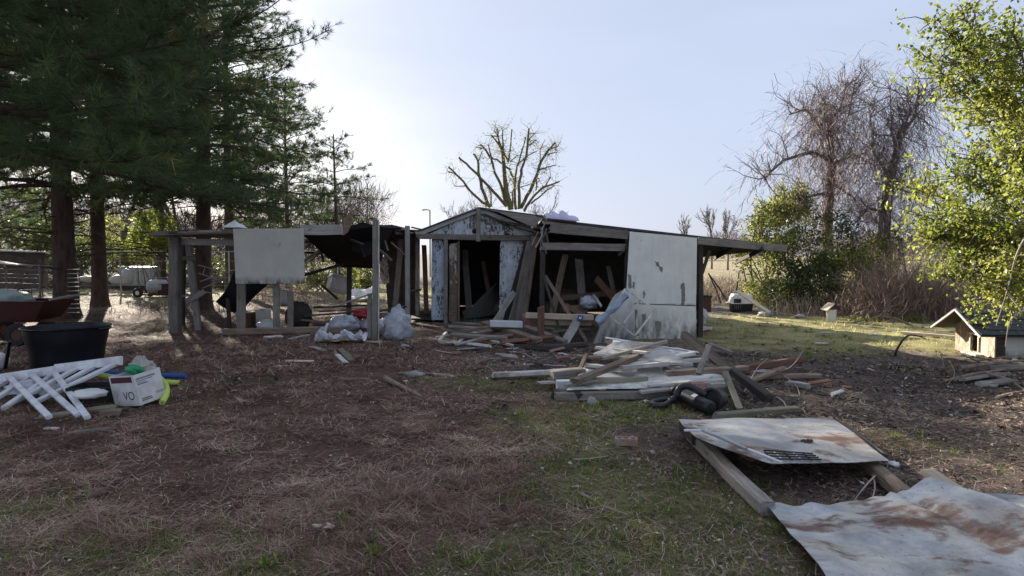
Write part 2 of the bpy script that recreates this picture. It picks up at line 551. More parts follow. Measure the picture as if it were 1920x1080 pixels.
def tin(name, seed, rust_amt):
    k = Nodes(name)
    tc = k.n('ShaderNodeTexCoord')
    base = k.n('ShaderNodeVectorMath', operation='ADD', x0=tc.outputs['Object'], x1=(seed * 3.1, seed * 7.7, seed)).outputs[0]
    st = k.n('ShaderNodeMapping', i_Vector=base, i_Scale=(0.75, 2.1, 1), i_Rotation=(0, 0, 0.9 if seed > 1 else 0.15)).outputs[0]
    big = k.noise(st, 1.9, 7, 0.62, 0.35)
    mid = k.noise(base, 7.0, 8, 0.66)
    fine = k.noise(base, 45, 4, 0.6)
    zinc = k.ramp(mid, [(0.25, (0.22, 0.235, 0.245)), (0.5, (0.38, 0.395, 0.405)), (0.72, (0.54, 0.55, 0.545))])
    chalk = k.ramp(k.noise(st, 3.3, 6, 0.6), [(0.42, 0.0), (0.62, 0.85)])
    zinc = k.mix(chalk, zinc, (0.56, 0.55, 0.49))
    cloud = k.ramp(k.noise(base, 1.7, 5, 0.6), [(0.50, 0.0), (0.62, 0.85)])
    zinc = k.mix(cloud, zinc, (0.20, 0.21, 0.215))
    scuff = k.ramp(k.noise(st, 14, 9, 0.75), [(0.56, 0.0), (0.68, 0.6)])
    zinc = k.mix(scuff, zinc, (0.25, 0.24, 0.22))
    rust = k.ramp(mid, [(0.3, (0.055, 0.03, 0.022)), (0.6, (0.12, 0.058, 0.04)), (0.8, (0.19, 0.11, 0.075))])
    rm = k.ramp(k.math('ADD', big, k.math('MULTIPLY', k.math('SUBTRACT', mid, 0.5), 0.42)), [(rust_amt - 0.02, 0.0), (rust_amt + 0.05, 0.7), (rust_amt + 0.13, 1.0)])
    halo = k.ramp(big, [(rust_amt - 0.10, 0.0), (rust_amt + 0.02, 0.55)])
    col = k.mix(halo, zinc, (0.42, 0.36, 0.28))
    col = k.mix(rm, col, rust)
    col = k.mix(k.ramp(fine, [(0.60, 0.0), (0.70, 0.7)]), col, (0.12, 0.11, 0.10))
    met = k.math('MULTIPLY', k.math('SUBTRACT', 1.0, rm), 0.22)
    rg = k.math('ADD', 0.46, k.math('MULTIPLY', rm, 0.4))
    k.bump(k.math('ADD', mid, k.math('MULTIPLY', rm, 0.3)), 0.12, 0.01)
    return k.fin(col, rg, met, 0.4)


M['tin_a'] = tin('rusty tin', 1.0, 0.545)
M['tin_b'] = tin('streaked rusty tin', 2.0, 0.553)
M['tin_c'] = tin('dull tin', 3.0, 0.66)


def tinted(name, stops, rough=0.8, trans=0.0, trans_gain=1.3, spec=0.25, bump=False):
    """foliage and litter: colour by a per-face random value"""
    k = Nodes(name)
    a = k.n('ShaderNodeAttribute', attribute_name='tint')
    col = k.ramp(a.outputs['Fac'], stops)
    k.fin(col, rough, 0.0, spec)
    if trans:
        tr = k.n('ShaderNodeBsdfTranslucent')
        k.set(tr.inputs['Color'], k.n('ShaderNodeVectorMath', operation='SCALE', x0=col, i_Scale=trans_gain).outputs[0])
        mx = k.n('ShaderNodeMixShader', x0=trans)
        k.t.links.new(k.b.outputs[0], mx.inputs[1]); k.t.links.new(tr.outputs[0], mx.inputs[2])
        k.t.links.new(mx.outputs[0], k.out.inputs['Surface'])
    return k.m


M['needles'] = tinted('pine needles', [(0.0, (0.040, 0.066, 0.026)), (0.6, (0.085, 0.125, 0.046)), (0.93, (0.15, 0.18, 0.06)), (1.0, (0.30, 0.25, 0.08))], 0.6, 0.35, 1.5)
M['needles_far'] = tinted('lighter pine needles', [(0.0, (0.030, 0.048, 0.02)), (0.7, (0.062, 0.088, 0.034)), (1.0, (0.12, 0.13, 0.05))], 0.6, 0.3, 1.6)
M['leaf_spring'] = tinted('young spring leaf', [(0.0, (0.055, 0.08, 0.012)), (0.5, (0.145, 0.18, 0.027)), (1.0, (0.29, 0.30, 0.065))], 0.5, 0.5, 1.5, 0.4)
M['leaf_privet'] = tinted('privet leaf', [(0.0, (0.075, 0.09, 0.022)), (0.5, (0.17, 0.19, 0.045)), (1.0, (0.33, 0.33, 0.10))], 0.5, 0.55, 1.5, 0.4)
M['leaf_dark'] = tinted('dark evergreen leaf', [(0.0, (0.035, 0.052, 0.016)), (0.6, (0.08, 0.105, 0.034)), (1.0, (0.17, 0.18, 0.065))], 0.5, 0.4, 1.5, 0.4)
M['leaf_bud'] = tinted('yellow green bud', [(0.0, (0.12, 0.13, 0.03)), (1.0, (0.26, 0.26, 0.08))], 0.6, 0.5, 1.5)
M['straw'] = tinted('fallen pine needles', [(0.0, (0.055, 0.028, 0.021)), (0.4, (0.20, 0.108, 0.078)), (0.75, (0.42, 0.265, 0.195)), (1.0, (0.68, 0.54, 0.41))], 0.7)
M['grass'] = tinted('grass blade', [(0.0, (0.055, 0.085, 0.016)), (0.45, (0.15, 0.205, 0.04)), (0.75, (0.29, 0.33, 0.085)), (1.0, (0.52, 0.46, 0.26))], 0.6, 0.5, 1.6)
M['dead_grass'] = tinted('dead grass', [(0.0, (0.138, 0.106, 0.075)), (0.6, (0.338, 0.275, 0.194)), (1.0, (0.575, 0.500, 0.375))], 0.8)
M['litter'] = tinted('leaf litter', [(0.0, (0.063, 0.048, 0.039)), (0.55, (0.161, 0.123, 0.098)), (0.85, (0.308, 0.245, 0.196)), (1.0, (0.644, 0.588, 0.504))], 0.7)
M['woods'] = tinted('far bare twigs', [(0.0, (0.06, 0.048, 0.04)), (0.6, (0.13, 0.10, 0.085)), (1.0, (0.22, 0.18, 0.15))], 0.9)
M['brush'] = tinted('dry brush', [(0.0, (0.15, 0.10, 0.078)), (0.6, (0.33, 0.23, 0.18)), (1.0, (0.55, 0.43, 0.34))], 0.85)
M['vines'] = tinted('bare vine', [(0.0, (0.15, 0.11, 0.105)), (0.6, (0.30, 0.23, 0.215)), (1.0, (0.48, 0.40, 0.36))], 0.85)


def bark(name, c1, c2, moss=None):
    k = Nodes(name)
    v = k.coord(scale=(1, 1, 0.3))
    vo = k.n('ShaderNodeTexVoronoi', i_Vector=v, i_Scale=8.0, feature='F1').outputs['Distance']
    n = k.noise(v, 9, 8, 0.68, 0.4)
    h = k.math('ADD', n, k.math('MULTIPLY', vo, 0.6))
    col = k.ramp(h, [(0.35, c1), (0.85, c2)])
    if moss:
        col = k.mix(k.ramp(k.noise(k.coord(), 2.5, 6, 0.6), [(0.42, 0.0), (0.62, 0.8)]), col, moss)
    k.bump(h, 1.0, 0.06)
    return k.fin(col, 0.92)


M['bark_pine'] = bark('pine bark', (0.022, 0.016, 0.013), (0.085, 0.06, 0.046))
M['bark_grey'] = bark('grey bark', (0.075, 0.062, 0.055), (0.20, 0.17, 0.15))
M['bark_moss'] = bark('mossy bark', (0.06, 0.052, 0.04), (0.16, 0.14, 0.10), (0.15, 0.15, 0.035))
M['bark_stick'] = bark('stick bark', (0.12, 0.09, 0.07), (0.32, 0.25, 0.2))
M['twig'] = plain('thin twig', (0.15, 0.12, 0.105), 0.9, 0.2)
M['twig_pale'] = plain('pale twig', (0.34, 0.29, 0.24), 0.9, 0.2)

# ------------------------------------------------------------------ ground
def blob(x, y, cx, cy, rx, ry):
    return np.exp(-(((x - cx) / rx) ** 2 + ((y - cy) / ry) ** 2))


def zones(x, y):
    """how much grass, fallen pine needles and leaf litter lie at a place (world metres)"""
    x = np.asarray(x, float); y = np.asarray(y, float)
    wob = (vn(x * 0.9 + 3, y * 0.9, 11) - 0.5) * 1.0 + (vn(x * 2.7, y * 2.7, 12) - 0.5) * 0.9 + (vn(x * 7, y * 7, 13) - 0.5) * 0.5
    g = (1.5 * blob(x, y, -2.2, 3.2, 2.0, 0.75) + 1.2 * blob(x, y, -0.5, 2.95, 1.2, 0.6) + 0.95 * blob(x, y, 1.15, 6.7, 1.3, 0.9) + 0.75 * blob(x, y, 0.55, 5.0, 0.7, 1.1)
         + 0.7 * blob(x, y, 0.5, 3.3, 1.1, 1.0) + 0.9 * blob(x, y, 3.3, 5.45, 0.6, 0.45) + 0.9 * blob(x, y, 1.45, 3.5, 0.55, 0.7) + 0.8 * blob(x, y, -0.3, 8.3, 1.0, 0.8)
         + 1.15 * blob(x, y, 6.5, 15.0, 4.0, 2.6) + 1.2 * blob(x, y, 7.2, 11.8, 3.4, 1.4) + 0.6 * blob(x, y, 4.5, 13.5, 1.6, 1.5) + 0.8 * blob(x, y, -6, 27, 14, 6) + 0.5 * blob(x, y, -30, 45, 30, 18))
    s = (1.0 * blob(x, y, -3.2, 7.5, 3.9, 4.2) + 0.95 * blob(x, y, -0.7, 4.7, 1.0, 1.1) + 0.6 * blob(x, y, -1.2, 9.0, 2.2, 2.4) + 0.9 * blob(x, y, -8, 15, 6.0, 6.0) + 0.55 * blob(x, y, -2.8, 4.6, 1.6, 0.7))
    d = (1.0 * blob(x, y, 4.8, 7.6, 3.0, 2.2) + 0.8 * blob(x, y, 2.6, 5.2, 1.2, 1.5) + 0.4 * blob(x, y, 0.6, 9.5, 2.0, 1.6) + 0.7 * blob(x, y, 2.5, 10, 2.5, 1.5) + 0.9 * blob(x, y, 7.5, 6.5, 2.5, 3.0))
    g = np.clip(g + wob * 0.55 - 0.12, 0, 1); s = np.clip(s + wob * -0.5 - 0.05, 0, 1); d = np.clip(d + wob * 0.35, 0, 1)
    return g, s, d


def axis(parts):
    out = []
    for a, b, st in parts:
        out.extend(np.arange(a, b, st).tolist())
    out.append(parts[-1][1])
    return np.array(out)


gx = axis([(-700, -120, 60), (-120, -30, 8), (-30, -12, 0.6), (-12, 12, 0.065), (12, 30, 0.6), (30, 120, 8), (120, 700, 60)])
gy = axis([(-60, -4, 4), (-4, 1.6, 0.3), (1.6, 9, 0.045), (9, 18, 0.1), (18, 36, 0.5), (36, 120, 7), (120, 900, 60)])
XX, YY = np.meshgrid(gx, gy)
fade = np.clip(1.0 - (np.hypot(XX, YY) - 30) / 40, 0, 1)
small = (vn(XX * 5.5, YY * 5.5, 21) - 0.5) * 0.030 + (vn(XX * 12, YY * 12, 22) - 0.5) * 0.018
ZZ = gh(XX, YY) + small * fade
# hollow beside the plank heap, and the mound of needles on the left
ZZ -= 0.09 * blob(XX, YY, 0.42, 7.75, 0.35, 0.22)
gv = np.stack([XX, YY, ZZ], -1).reshape(-1, 3)
nx, ny = len(gx), len(gy)
ii = (np.arange(ny - 1)[:, None] * nx + np.arange(nx - 1)[None, :]).ravel()
gf = np.stack([ii, ii + 1, ii + nx + 1, ii + nx], -1)

k = Nodes('ground')
v = k.coord(rnd=False)
ag = k.n('ShaderNodeAttribute', attribute_name='z_grass').outputs['Fac']
as_ = k.n('ShaderNodeAttribute', attribute_name='z_straw').outputs['Fac']
ad = k.n('ShaderNodeAttribute', attribute_name='z_leaf').outputs['Fac']
af = k.n('ShaderNodeAttribute', attribute_name='z_field').outputs['Fac']
n1 = k.noise(v, 3.5, 8, 0.68); n2 = k.noise(v, 24, 8, 0.7); n3 = k.noise(v, 110, 4, 0.7)
mx3 = k.math('ADD', k.math('MULTIPLY', n2, 0.6), k.math('MULTIPLY', n3, 0.5))
soil = k.ramp(mx3, [(0.36, (0.05, 0.039, 0.032)), (0.55, (0.17, 0.138, 0.11)), (0.72, (0.38, 0.325, 0.265))])
straw = k.ramp(mx3, [(0.36, (0.034, 0.019, 0.015)), (0.55, (0.125, 0.074, 0.055)), (0.74, (0.30, 0.20, 0.15))])
grs = k.ramp(mx3, [(0.36, (0.045, 0.05, 0.018)), (0.55, (0.15, 0.148, 0.058)), (0.74, (0.34, 0.30, 0.16))])
leaf = k.ramp(mx3, [(0.38, (0.03, 0.024, 0.021)), (0.56, (0.105, 0.084, 0.071)), (0.73, (0.32, 0.27, 0.225))])
fld = k.ramp(k.noise(k.coord(rnd=False, scale=(1, 0.4, 1)), 0.6, 8, 0.7), [(0.3, (0.20, 0.17, 0.10)), (0.7, (0.36, 0.31, 0.20))])
dry = k.ramp(mx3, [(0.34, (0.18, 0.165, 0.065)), (0.55, (0.37, 0.33, 0.15)), (0.76, (0.52, 0.46, 0.27))])  # dry yellow lawn, lightened further to paint in its sunlight
adry_sunlit = k.n('ShaderNodeAttribute', attribute_name='z_dry_sunlit').outputs['Fac']
grs = k.mix(adry_sunlit, grs, dry)
brk = k.math('MULTIPLY', k.math('SUBTRACT', k.math('ADD', n1, k.math('MULTIPLY', n2, 0.6)), 0.8), 1.3)


def edge(a):
    return k.ramp(k.math('ADD', a, brk), [(0.25, 0.0), (0.6, 1.0)])


col = k.mix(edge(as_), soil, straw)
col = k.mix(edge(ad), col, leaf)
col = k.mix(edge(ag), col, grs)
damp_shade = k.ramp(k.noise(v, 1.3, 7, 0.65), [(0.38, 0.55), (0.58, 1.05)])  # moist soil patches, darkened further to paint shadow contrast into the ground
col = k.mix(1.0, col, damp_shade, 'MULTIPLY')
col = k.mix(af, col, fld)
k.bump(k.math('ADD', n2, k.math('MULTIPLY', n3, 0.7)), 0.9, 0.02)
M['ground'] = k.fin(col, 0.95, 0, 0.15)

gm = np_mesh('ground', gv, gf.ravel(), 4, M['ground'], smooth=True)
zg, zs, zd = zones(XX.ravel(), YY.ravel())
zf = np.clip((YY.ravel() - 24) / 8, 0, 1) * np.clip((XX.ravel() + 1) / 6, 0.0, 1)
for nm, arr in (('z_grass', zg), ('z_straw', zs), ('z_leaf', zd), ('z_field', zf), ('z_dry_sunlit', np.clip((YY.ravel() - 9.5) / 3, 0, 1))):
    a = gm.attributes.new(nm, 'FLOAT', 'POINT')
    a.data.foreach_set('value', arr.astype(np.float32))
ground = bpy.data.objects.new('ground', gm)
place(ground, Matrix.Identity(4))
tag(ground, 'bare yard ground of soil, moss and fallen pine needles', 'ground', kind='structure')


def sample_ground(n, y0=1.7, y1=20.0, power=1.6, margin=1.15, seed=1, x_lo=None, x_hi=None):
    """random places in the yard, closer together near the viewer's end of it"""
    r = np.random.default_rng(seed)
    u = r.random(n)
    p = 1.0 - power
    y = (y0 ** p + u * (y1 ** p - y0 ** p)) ** (1 / p)
    x = (r.random(n) * 2 - 1) * (0.8 * margin * y + 0.8)
    return x, y, r


def slivers(x, y, z, ang, pitch, ln, wd, tint, mat, name, curl=None):
    """thin flat blades: two-segment strips (3 points wide at base, tip)"""
    n = len(x)
    d = np.stack([np.cos(ang) * np.cos(pitch), np.sin(ang) * np.cos(pitch), np.sin(pitch)], -1)
    s = np.stack([-np.sin(ang), np.cos(ang), np.zeros(n)], -1)
    b = np.stack([x, y, z], -1)
    if curl is None: curl = np.zeros(n)
    mid = b + d * (ln * 0.55)[:, None]
    tip = mid + (d * (ln * 0.45)[:, None]) + s * (curl * ln * 0.35)[:, None]
    tip[:, 2] -= np.abs(curl) * ln * 0.15 * (np.sin(pitch) > 0.2)
    w = (wd / 2)[:, None]
    v = np.stack([b - s * w, b + s * w, mid + s * w * 0.8, mid - s * w * 0.8, tip], 1).reshape(-1, 3)
    o = np.arange(n) * 5
    f = np.stack([o, o + 1, o + 2, o + 3], -1)
    t = np.stack([o + 3, o + 2, o + 4, o + 4], -1)     # triangle is written separately below
    tri = np.concatenate([np.stack([o, o + 1, o + 2], -1), np.stack([o, o + 2, o + 3], -1), np.stack([o + 3, o + 2, o + 4], -1)], 0)
    return np_mesh(name, v, tri.ravel(), 3, mat, tint=np.concatenate([tint, tint, tint]))


def zsurf(x, y):
    f = np.clip(1.0 - (np.hypot(x, y) - 30) / 40, 0, 1)
    return gh(x, y) + ((vn(x * 5.5, y * 5.5, 21) - 0.5) * 0.030 + (vn(x * 12, y * 12, 22) - 0.5) * 0.018) * f - 0.09 * blob(x, y, 0.42, 7.75, 0.35, 0.22)


def stuff(name, me, label, cat):
    o = bpy.data.objects.new(name, me)
    place(o, Matrix.Identity(4))
    return tag(o, label, cat, kind='stuff')


# fallen needles
x, y, r = sample_ground(540000, 1.9, 17.0, 1.9, seed=3)
zg, zs, zd = zones(x, y)
clump = np.clip((vn(x * 3.3, y * 3.3, 31) - 0.3) * 2.2, 0.10, 1)
keep = r.random(len(x)) < np.clip(zs * clump + 0.06 + 0.10 * zd, 0, 1)
x, y = x[keep], y[keep]; n = len(x)
lod = np.clip(y / 4.5, 0.75, 3.0)
ang = r.random(n) * 6.283 + (vn(x * 2, y * 2, 32) - 0.5) * 3
lift = np.abs(r.normal(0, 0.012, n)) + 0.004 + 0.03 * np.clip(vn(x * 2.1 + 4, y * 2.1, 33) - 0.62, 0, 1) * 2 * r.random(n)
pit = r.normal(0.02, 0.16, n)
me = slivers(x, y, zsurf(x, y) + lift, ang, pit, 0.07 + 0.09 * r.random(n), 0.0027 * lod * (0.65 + 0.7 * r.random(n)), np.clip(r.normal(0.45, 0.27, n) + (vn(x * 1.3, y * 1.3, 34) - 0.5) * 0.6 + (vn(x * 4.5, y * 4.5, 35) - 0.5) * 0.5, 0, 1), M['straw'], 'pine_straw', r.normal(0, 0.5, n))
stuff('pine_straw', me, 'reddish brown fallen pine needles matted over the yard', 'pine needles')

# thicker thatch of needles in clumps
xc, yc, r = sample_ground(1500, 2.2, 11.0, 1.6, seed=16)
zg, zs, zd = zones(xc, yc)
keep = r.random(len(xc)) < np.clip(zs * 1.2 - 0.15, 0.0, 1) * np.clip((vn(xc * 1.2, yc * 1.2, 37) - 0.3) * 2.4, 0.0, 1)
xc, yc = xc[keep], yc[keep]
ex = np.random.default_rng(61); xc = np.concatenate([xc, ex.normal(-0.75, 0.42, 90)]); yc = np.concatenate([yc, ex.normal(4.15, 0.32, 90)])
m = len(xc); per = 70; idx = np.repeat(np.arange(m), per); n = m * per
sp = (0.04 + 0.09 * r.random(m))[idx]; a = r.random(n) * 6.283; q = np.abs(r.normal(0, 1, n))
x = xc[idx] + np.cos(a) * q * sp; y = yc[idx] + np.sin(a) * q * sp
hh = (0.012 + 0.05 * r.random(m))[idx] * np.exp(-q * q * 0.7) * r.random(n)
base_dir = (r.random(m) * 6.283)[idx]
me = slivers(x, y, zsurf(x, y) + 0.004 + hh, base_dir + r.normal(0, 0.8, n), r.normal(0.08, 0.3, n), 0.09 + 0.11 * r.random(n), 0.0029 * np.clip(y / 4.5, 0.8, 2.5), np.clip((r.normal(0.44, 0.14, m))[idx] + r.normal(0, 0.18, n), 0, 1), M['straw'], 'straw_clumps', r.normal(0, 0.5, n))
stuff('straw_clumps', me, 'raised clumps of reddish pine straw standing out of the mat', 'pine needles')
# grass
x, y, r = sample_ground(300000, 1.9, 19.0, 1.7, seed=5)
zg, zs, zd = zones(x, y)
clump = np.clip((vn(x * 4.5, y * 4.5, 41) - 0.36) * 2.6, 0.04, 1) * np.clip((vn(x * 1.4, y * 1.4, 46) - 0.2) * 2.2, 0.15, 1)
keep = r.random(len(x)) < np.clip(zg * clump * 1.15 + 0.02, 0, 1)
x, y = x[keep], y[keep]; n = len(x)
lod = np.clip(y / 4.0, 0.8, 3.2)
hgt = (0.018 + 0.035 * r.random(n)) * (0.7 + 0.9 * vn(x * 1.7, y * 1.7, 42)) * np.clip(0.7 + y / 22, 0.7, 1.4)
hgt *= np.where(r.random(n) < 0.03, 2.0, 1.0)
me = slivers(x, y, zsurf(x, y) - 0.004, r.random(n) * 6.283, np.abs(r.normal(0.75, 0.4, n)), hgt * 1.5, 0.0034 * lod, np.clip(r.normal(0.34, 0.22, n) + 0.5 * (vn(x * 1.1, y * 1.1, 43) - 0.5) + 0.40 * np.clip((y - 9.5) / 3, 0, 1) * (x > 2), 0, 1), M['grass'], 'grass', r.normal(0, 0.9, n))  # farther blades tinted paler: dry, with sunlight put into the colour
stuff('grass', me, 'short patchy green grass and moss growing in the yard', 'grass')

# thicker tufts in the grass
xc, yc, r = sample_ground(5200, 1.9, 15.0, 1.6, seed=15)
zg, zs, zd = zones(xc, yc)
keep = r.random(len(xc)) < np.clip(zg * 1.3 - 0.25, 0.02, 1) * np.clip((vn(xc * 1.6, yc * 1.6, 44) - 0.25) * 2, 0.1, 1)
xc, yc = xc[keep], yc[keep]; m = len(xc); per = 22
idx = np.repeat(np.arange(m), per); n = m * per
sp = (0.02 + 0.035 * r.random(m))[idx]
a = r.random(n) * 6.283; q = np.abs(r.normal(0, 1, n))
x = xc[idx] + np.cos(a) * q * sp; y = yc[idx] + np.sin(a) * q * sp
big = (0.035 + 0.055 * r.random(m) ** 1.5)[idx]
me = slivers(x, y, zsurf(x, y) - 0.004, a + r.normal(0, 0.7, n), np.abs(r.normal(0.95, 0.3, n)), big * (0.6 + 0.7 * r.random(n)), 0.0045 * np.clip(y / 4.0, 0.8, 2.5), np.clip((r.normal(0.36, 0.16, m))[idx] + r.normal(0, 0.13, n), 0, 1), M['grass'], 'grass_tufts', r.normal(0, 0.9, n))
stuff('grass_tufts', me, 'thicker green grass tufts standing out of the short turf', 'grass')
# dead grass stems
x, y, r = sample_ground(120000, 1.9, 18.0, 1.7, seed=6)
zg, zs, zd = zones(x, y)
pile = blob(x, y, -0.75, 4.1, 0.55, 0.45) * 1.2 + blob(x, y, 0.4, 3.1, 1.0, 0.7) * 0.5
keep = r.random(len(x)) < np.clip(0.10 + 0.2 * zg * vn(x * 2, y * 2, 51) + pile, 0, 0.95) * 0.6
x, y = x[keep], y[keep]; n = len(x)
lod = np.clip(y / 4.0, 0.8, 3.0)
me = slivers(x, y, zsurf(x, y) + 0.006 + 0.02 * r.random(n), r.random(n) * 6.283, r.normal(0.12, 0.25, n), 0.05 + 0.13 * r.random(n) ** 2, 0.0032 * lod, np.clip(r.normal(0.5, 0.25, n), 0, 1), M['dead_grass'], 'dead_grass', r.normal(0, 0.7, n))
stuff('dead_grass', me, 'pale dead grass stems strewn over moss and needles', 'dead grass')


def leaf_quads(pos, dirs, nrm, ln, wd, fold, tint, mat, name):
    """folded leaves: two triangles each side of the midrib"""
    n = len(pos)
    d = dirs / np.linalg.norm(dirs, axis=1, keepdims=True)
    s = np.cross(nrm, d); s /= np.maximum(np.linalg.norm(s, axis=1, keepdims=True), 1e-6)
    u = np.cross(d, s)
    L_ = ln[:, None]; W_ = wd[:, None] / 2; H_ = (fold * wd)[:, None]
    base = pos; tip = pos + d * L_
    mid = pos + d * L_ * 0.48
    lft = mid - s * W_ + u * H_; rgt = mid + s * W_ + u * H_
    v = np.stack([base, lft, tip, rgt], 1).reshape(-1, 3)
    o = np.arange(n) * 4
    tri = np.concatenate([np.stack([o, o + 2, o + 1], -1), np.stack([o, o + 3, o + 2], -1)], 0)
    return np_mesh(name, v, tri.ravel(), 3, mat, tint=np.concatenate([tint, tint]))


# leaf litter, chips and bits
x, y, r = sample_ground(170000, 1.9, 18.0, 1.65, seed=8)
zg, zs, zd = zones(x, y)
keep = r.random(len(x)) < np.clip(zd * np.clip((vn(x * 2.6, y * 2.6, 61) - 0.2) * 1.6, 0.1, 1) + 0.05, 0, 1) * 0.75
x, y = x[keep], y[keep]; n = len(x)
a = r.random(n) * 6.283
d = np.stack([np.cos(a), np.sin(a), r.normal(0, 0.25, n)], -1)
nr = np.stack([r.normal(0, 0.35, n), r.normal(0, 0.35, n), np.ones(n)], -1)
sz = (0.022 + 0.045 * r.random(n)) * np.clip(y / 6, 0.7, 1.6)
me = leaf_quads(np.stack([x, y, zsurf(x, y) + 0.006 + 0.012 * r.random(n)], -1), d, nr, sz, sz * (0.35 + 0.35 * r.random(n)), r.normal(0.12, 0.15, n), np.clip(r.normal(0.42, 0.24, n), 0, 1), M['litter'], 'leaf_litter')
stuff('leaf_litter', me, 'grey brown dead leaves and bark chips on dark soil', 'leaf litter')
# scattered light chips
x, y, r = sample_ground(2600, 1.8, 17.0, 1.5, seed=9)
n = len(x); a = r.random(n) * 6.283
d = np.stack([np.cos(a), np.sin(a), r.normal(0, 0.1, n)], -1)
nr = np.stack([r.normal(0, 0.3, n), r.normal(0, 0.3, n), np.ones(n)], -1)
sz = (0.010 + 0.022 * r.random(n)) * np.clip(y / 5, 0.8, 1.8)
me = leaf_quads(np.stack([x, y, zsurf(x, y) + 0.012], -1), d, nr, sz, sz * 0.6, r.normal(0.1, 0.1, n), np.clip(0.75 + 0.3 * r.random(n), 0, 1), M['dead_grass'], 'wood_chips')
stuff('wood_chips', me, 'small pale wood chips and paper bits dotted over the soil', 'wood chips')
# sunlit twigs and crumbs of straw under the pines
x, y, r = sample_ground(150000, 8.5, 26.0, 0.6, seed=10)
keep = (x < -0.42 * y + 3.2) & (r.random(len(x)) < 0.85 * np.clip(vn(x * 1.8, y * 1.8, 36) * 1.6 - 0.2, 0.1, 1))
x, y = x[keep], y[keep]; n = len(x)
me = slivers(x, y, zsurf(x, y) + 0.005 + 0.03 * r.random(n), r.random(n) * 6.283, np.abs(r.normal(0.1, 0.3, n)), 0.08 + 0.11 * r.random(n), 0.004 + 0.005 * r.random(n), np.clip(r.normal(0.5, 0.27, n), 0, 1), M['straw'], 'straw_tufts', r.normal(0, 0.6, n))
stuff('straw_tufts', me, 'tufted brown pine straw lying under the pine trees', 'pine needles')

# field grass and weeds behind the shed
r = np.random.default_rng(14)
n = 26000
y = 17 + 16 * r.random(n) ** 1.3; x = r.uniform(-12, 22, n)
keep = (~((x > -7) & (x < 7) & (y < 20))) & ((x > 3) | (r.random(n) < 0.12))
x, y = x[keep], y[keep]; n = len(x)
me = slivers(x, y, zsurf(x, y), r.random(n) * 6.283, np.abs(r.normal(1.1, 0.3, n)), (0.15 + 0.5 * r.random(n)) * np.where(x > 5, 1.3, 0.5), 0.012 + 0.01 * r.random(n), np.clip(r.normal(0.5, 0.22, n), 0, 1), M['dead_grass'], 'tall_weeds', r.normal(0, 0.6, n))
stuff('tall_weeds', me, 'tall dry weeds standing in the field behind the shed', 'weeds')

# ------------------------------------------------------------------ trees
def vrand(r, s=1.0):
    return Vector((r.gauss(0, s), r.gauss(0, s), r.gauss(0, s)))


def needle_mesh(name, base, axis_, ln, per, r, mat, shoot=0.16, width=0.005, spread=(0.35, 1.15), tint_c=0.45):
    """shoots: per needles each, radiating round the shoot's axis"""
    n = len(base)
    ax = axis_ / np.linalg.norm(axis_, axis=1, keepdims=True)
    ref = np.where(np.abs(ax[:, 2:3]) < 0.9, np.array([[0, 0, 1.0]]), np.array([[1.0, 0, 0]]))
    u = np.cross(ref, ax); u /= np.linalg.norm(u, axis=1, keepdims=True)
    w = np.cross(ax, u)
    N = n * per
    idx = np.repeat(np.arange(n), per)
    t = r.random(N); phi = r.random(N) * 6.283; th = spread[0] + (spread[1] - spread[0]) * r.random(N) ** 0.8
    A, U, Wv = ax[idx], u[idx], w[idx]
    d = A * np.cos(th)[:, None] + (U * np.cos(phi)[:, None] + Wv * np.sin(phi)[:, None]) * np.sin(th)[:, None]
    L0 = np.repeat(ln, per) * (0.7 + 0.45 * r.random(N))
    p0 = base[idx] + A * (t * shoot * np.repeat(ln, per) / 0.16)[:, None]
    p1 = p0 + d * L0[:, None]
    p1[:, 2] -= 0.06 * L0
    sd = np.cross(d, A + 0.3 * r.normal(size=(N, 3))); sd /= np.maximum(np.linalg.norm(sd, axis=1, keepdims=True), 1e-6)
    hw = (width / 2) * np.repeat(ln, per)[:, None] / 0.16
    v = np.stack([p0 - sd * hw, p0 + sd * hw, p1], 1).reshape(-1, 3)
    tint = np.clip(np.repeat(r.normal(tint_c, 0.2, n), per) + r.normal(0, 0.12, N), 0, 1)
    return np_mesh(name, v, np.arange(N * 3), 3, mat, tint=tint)


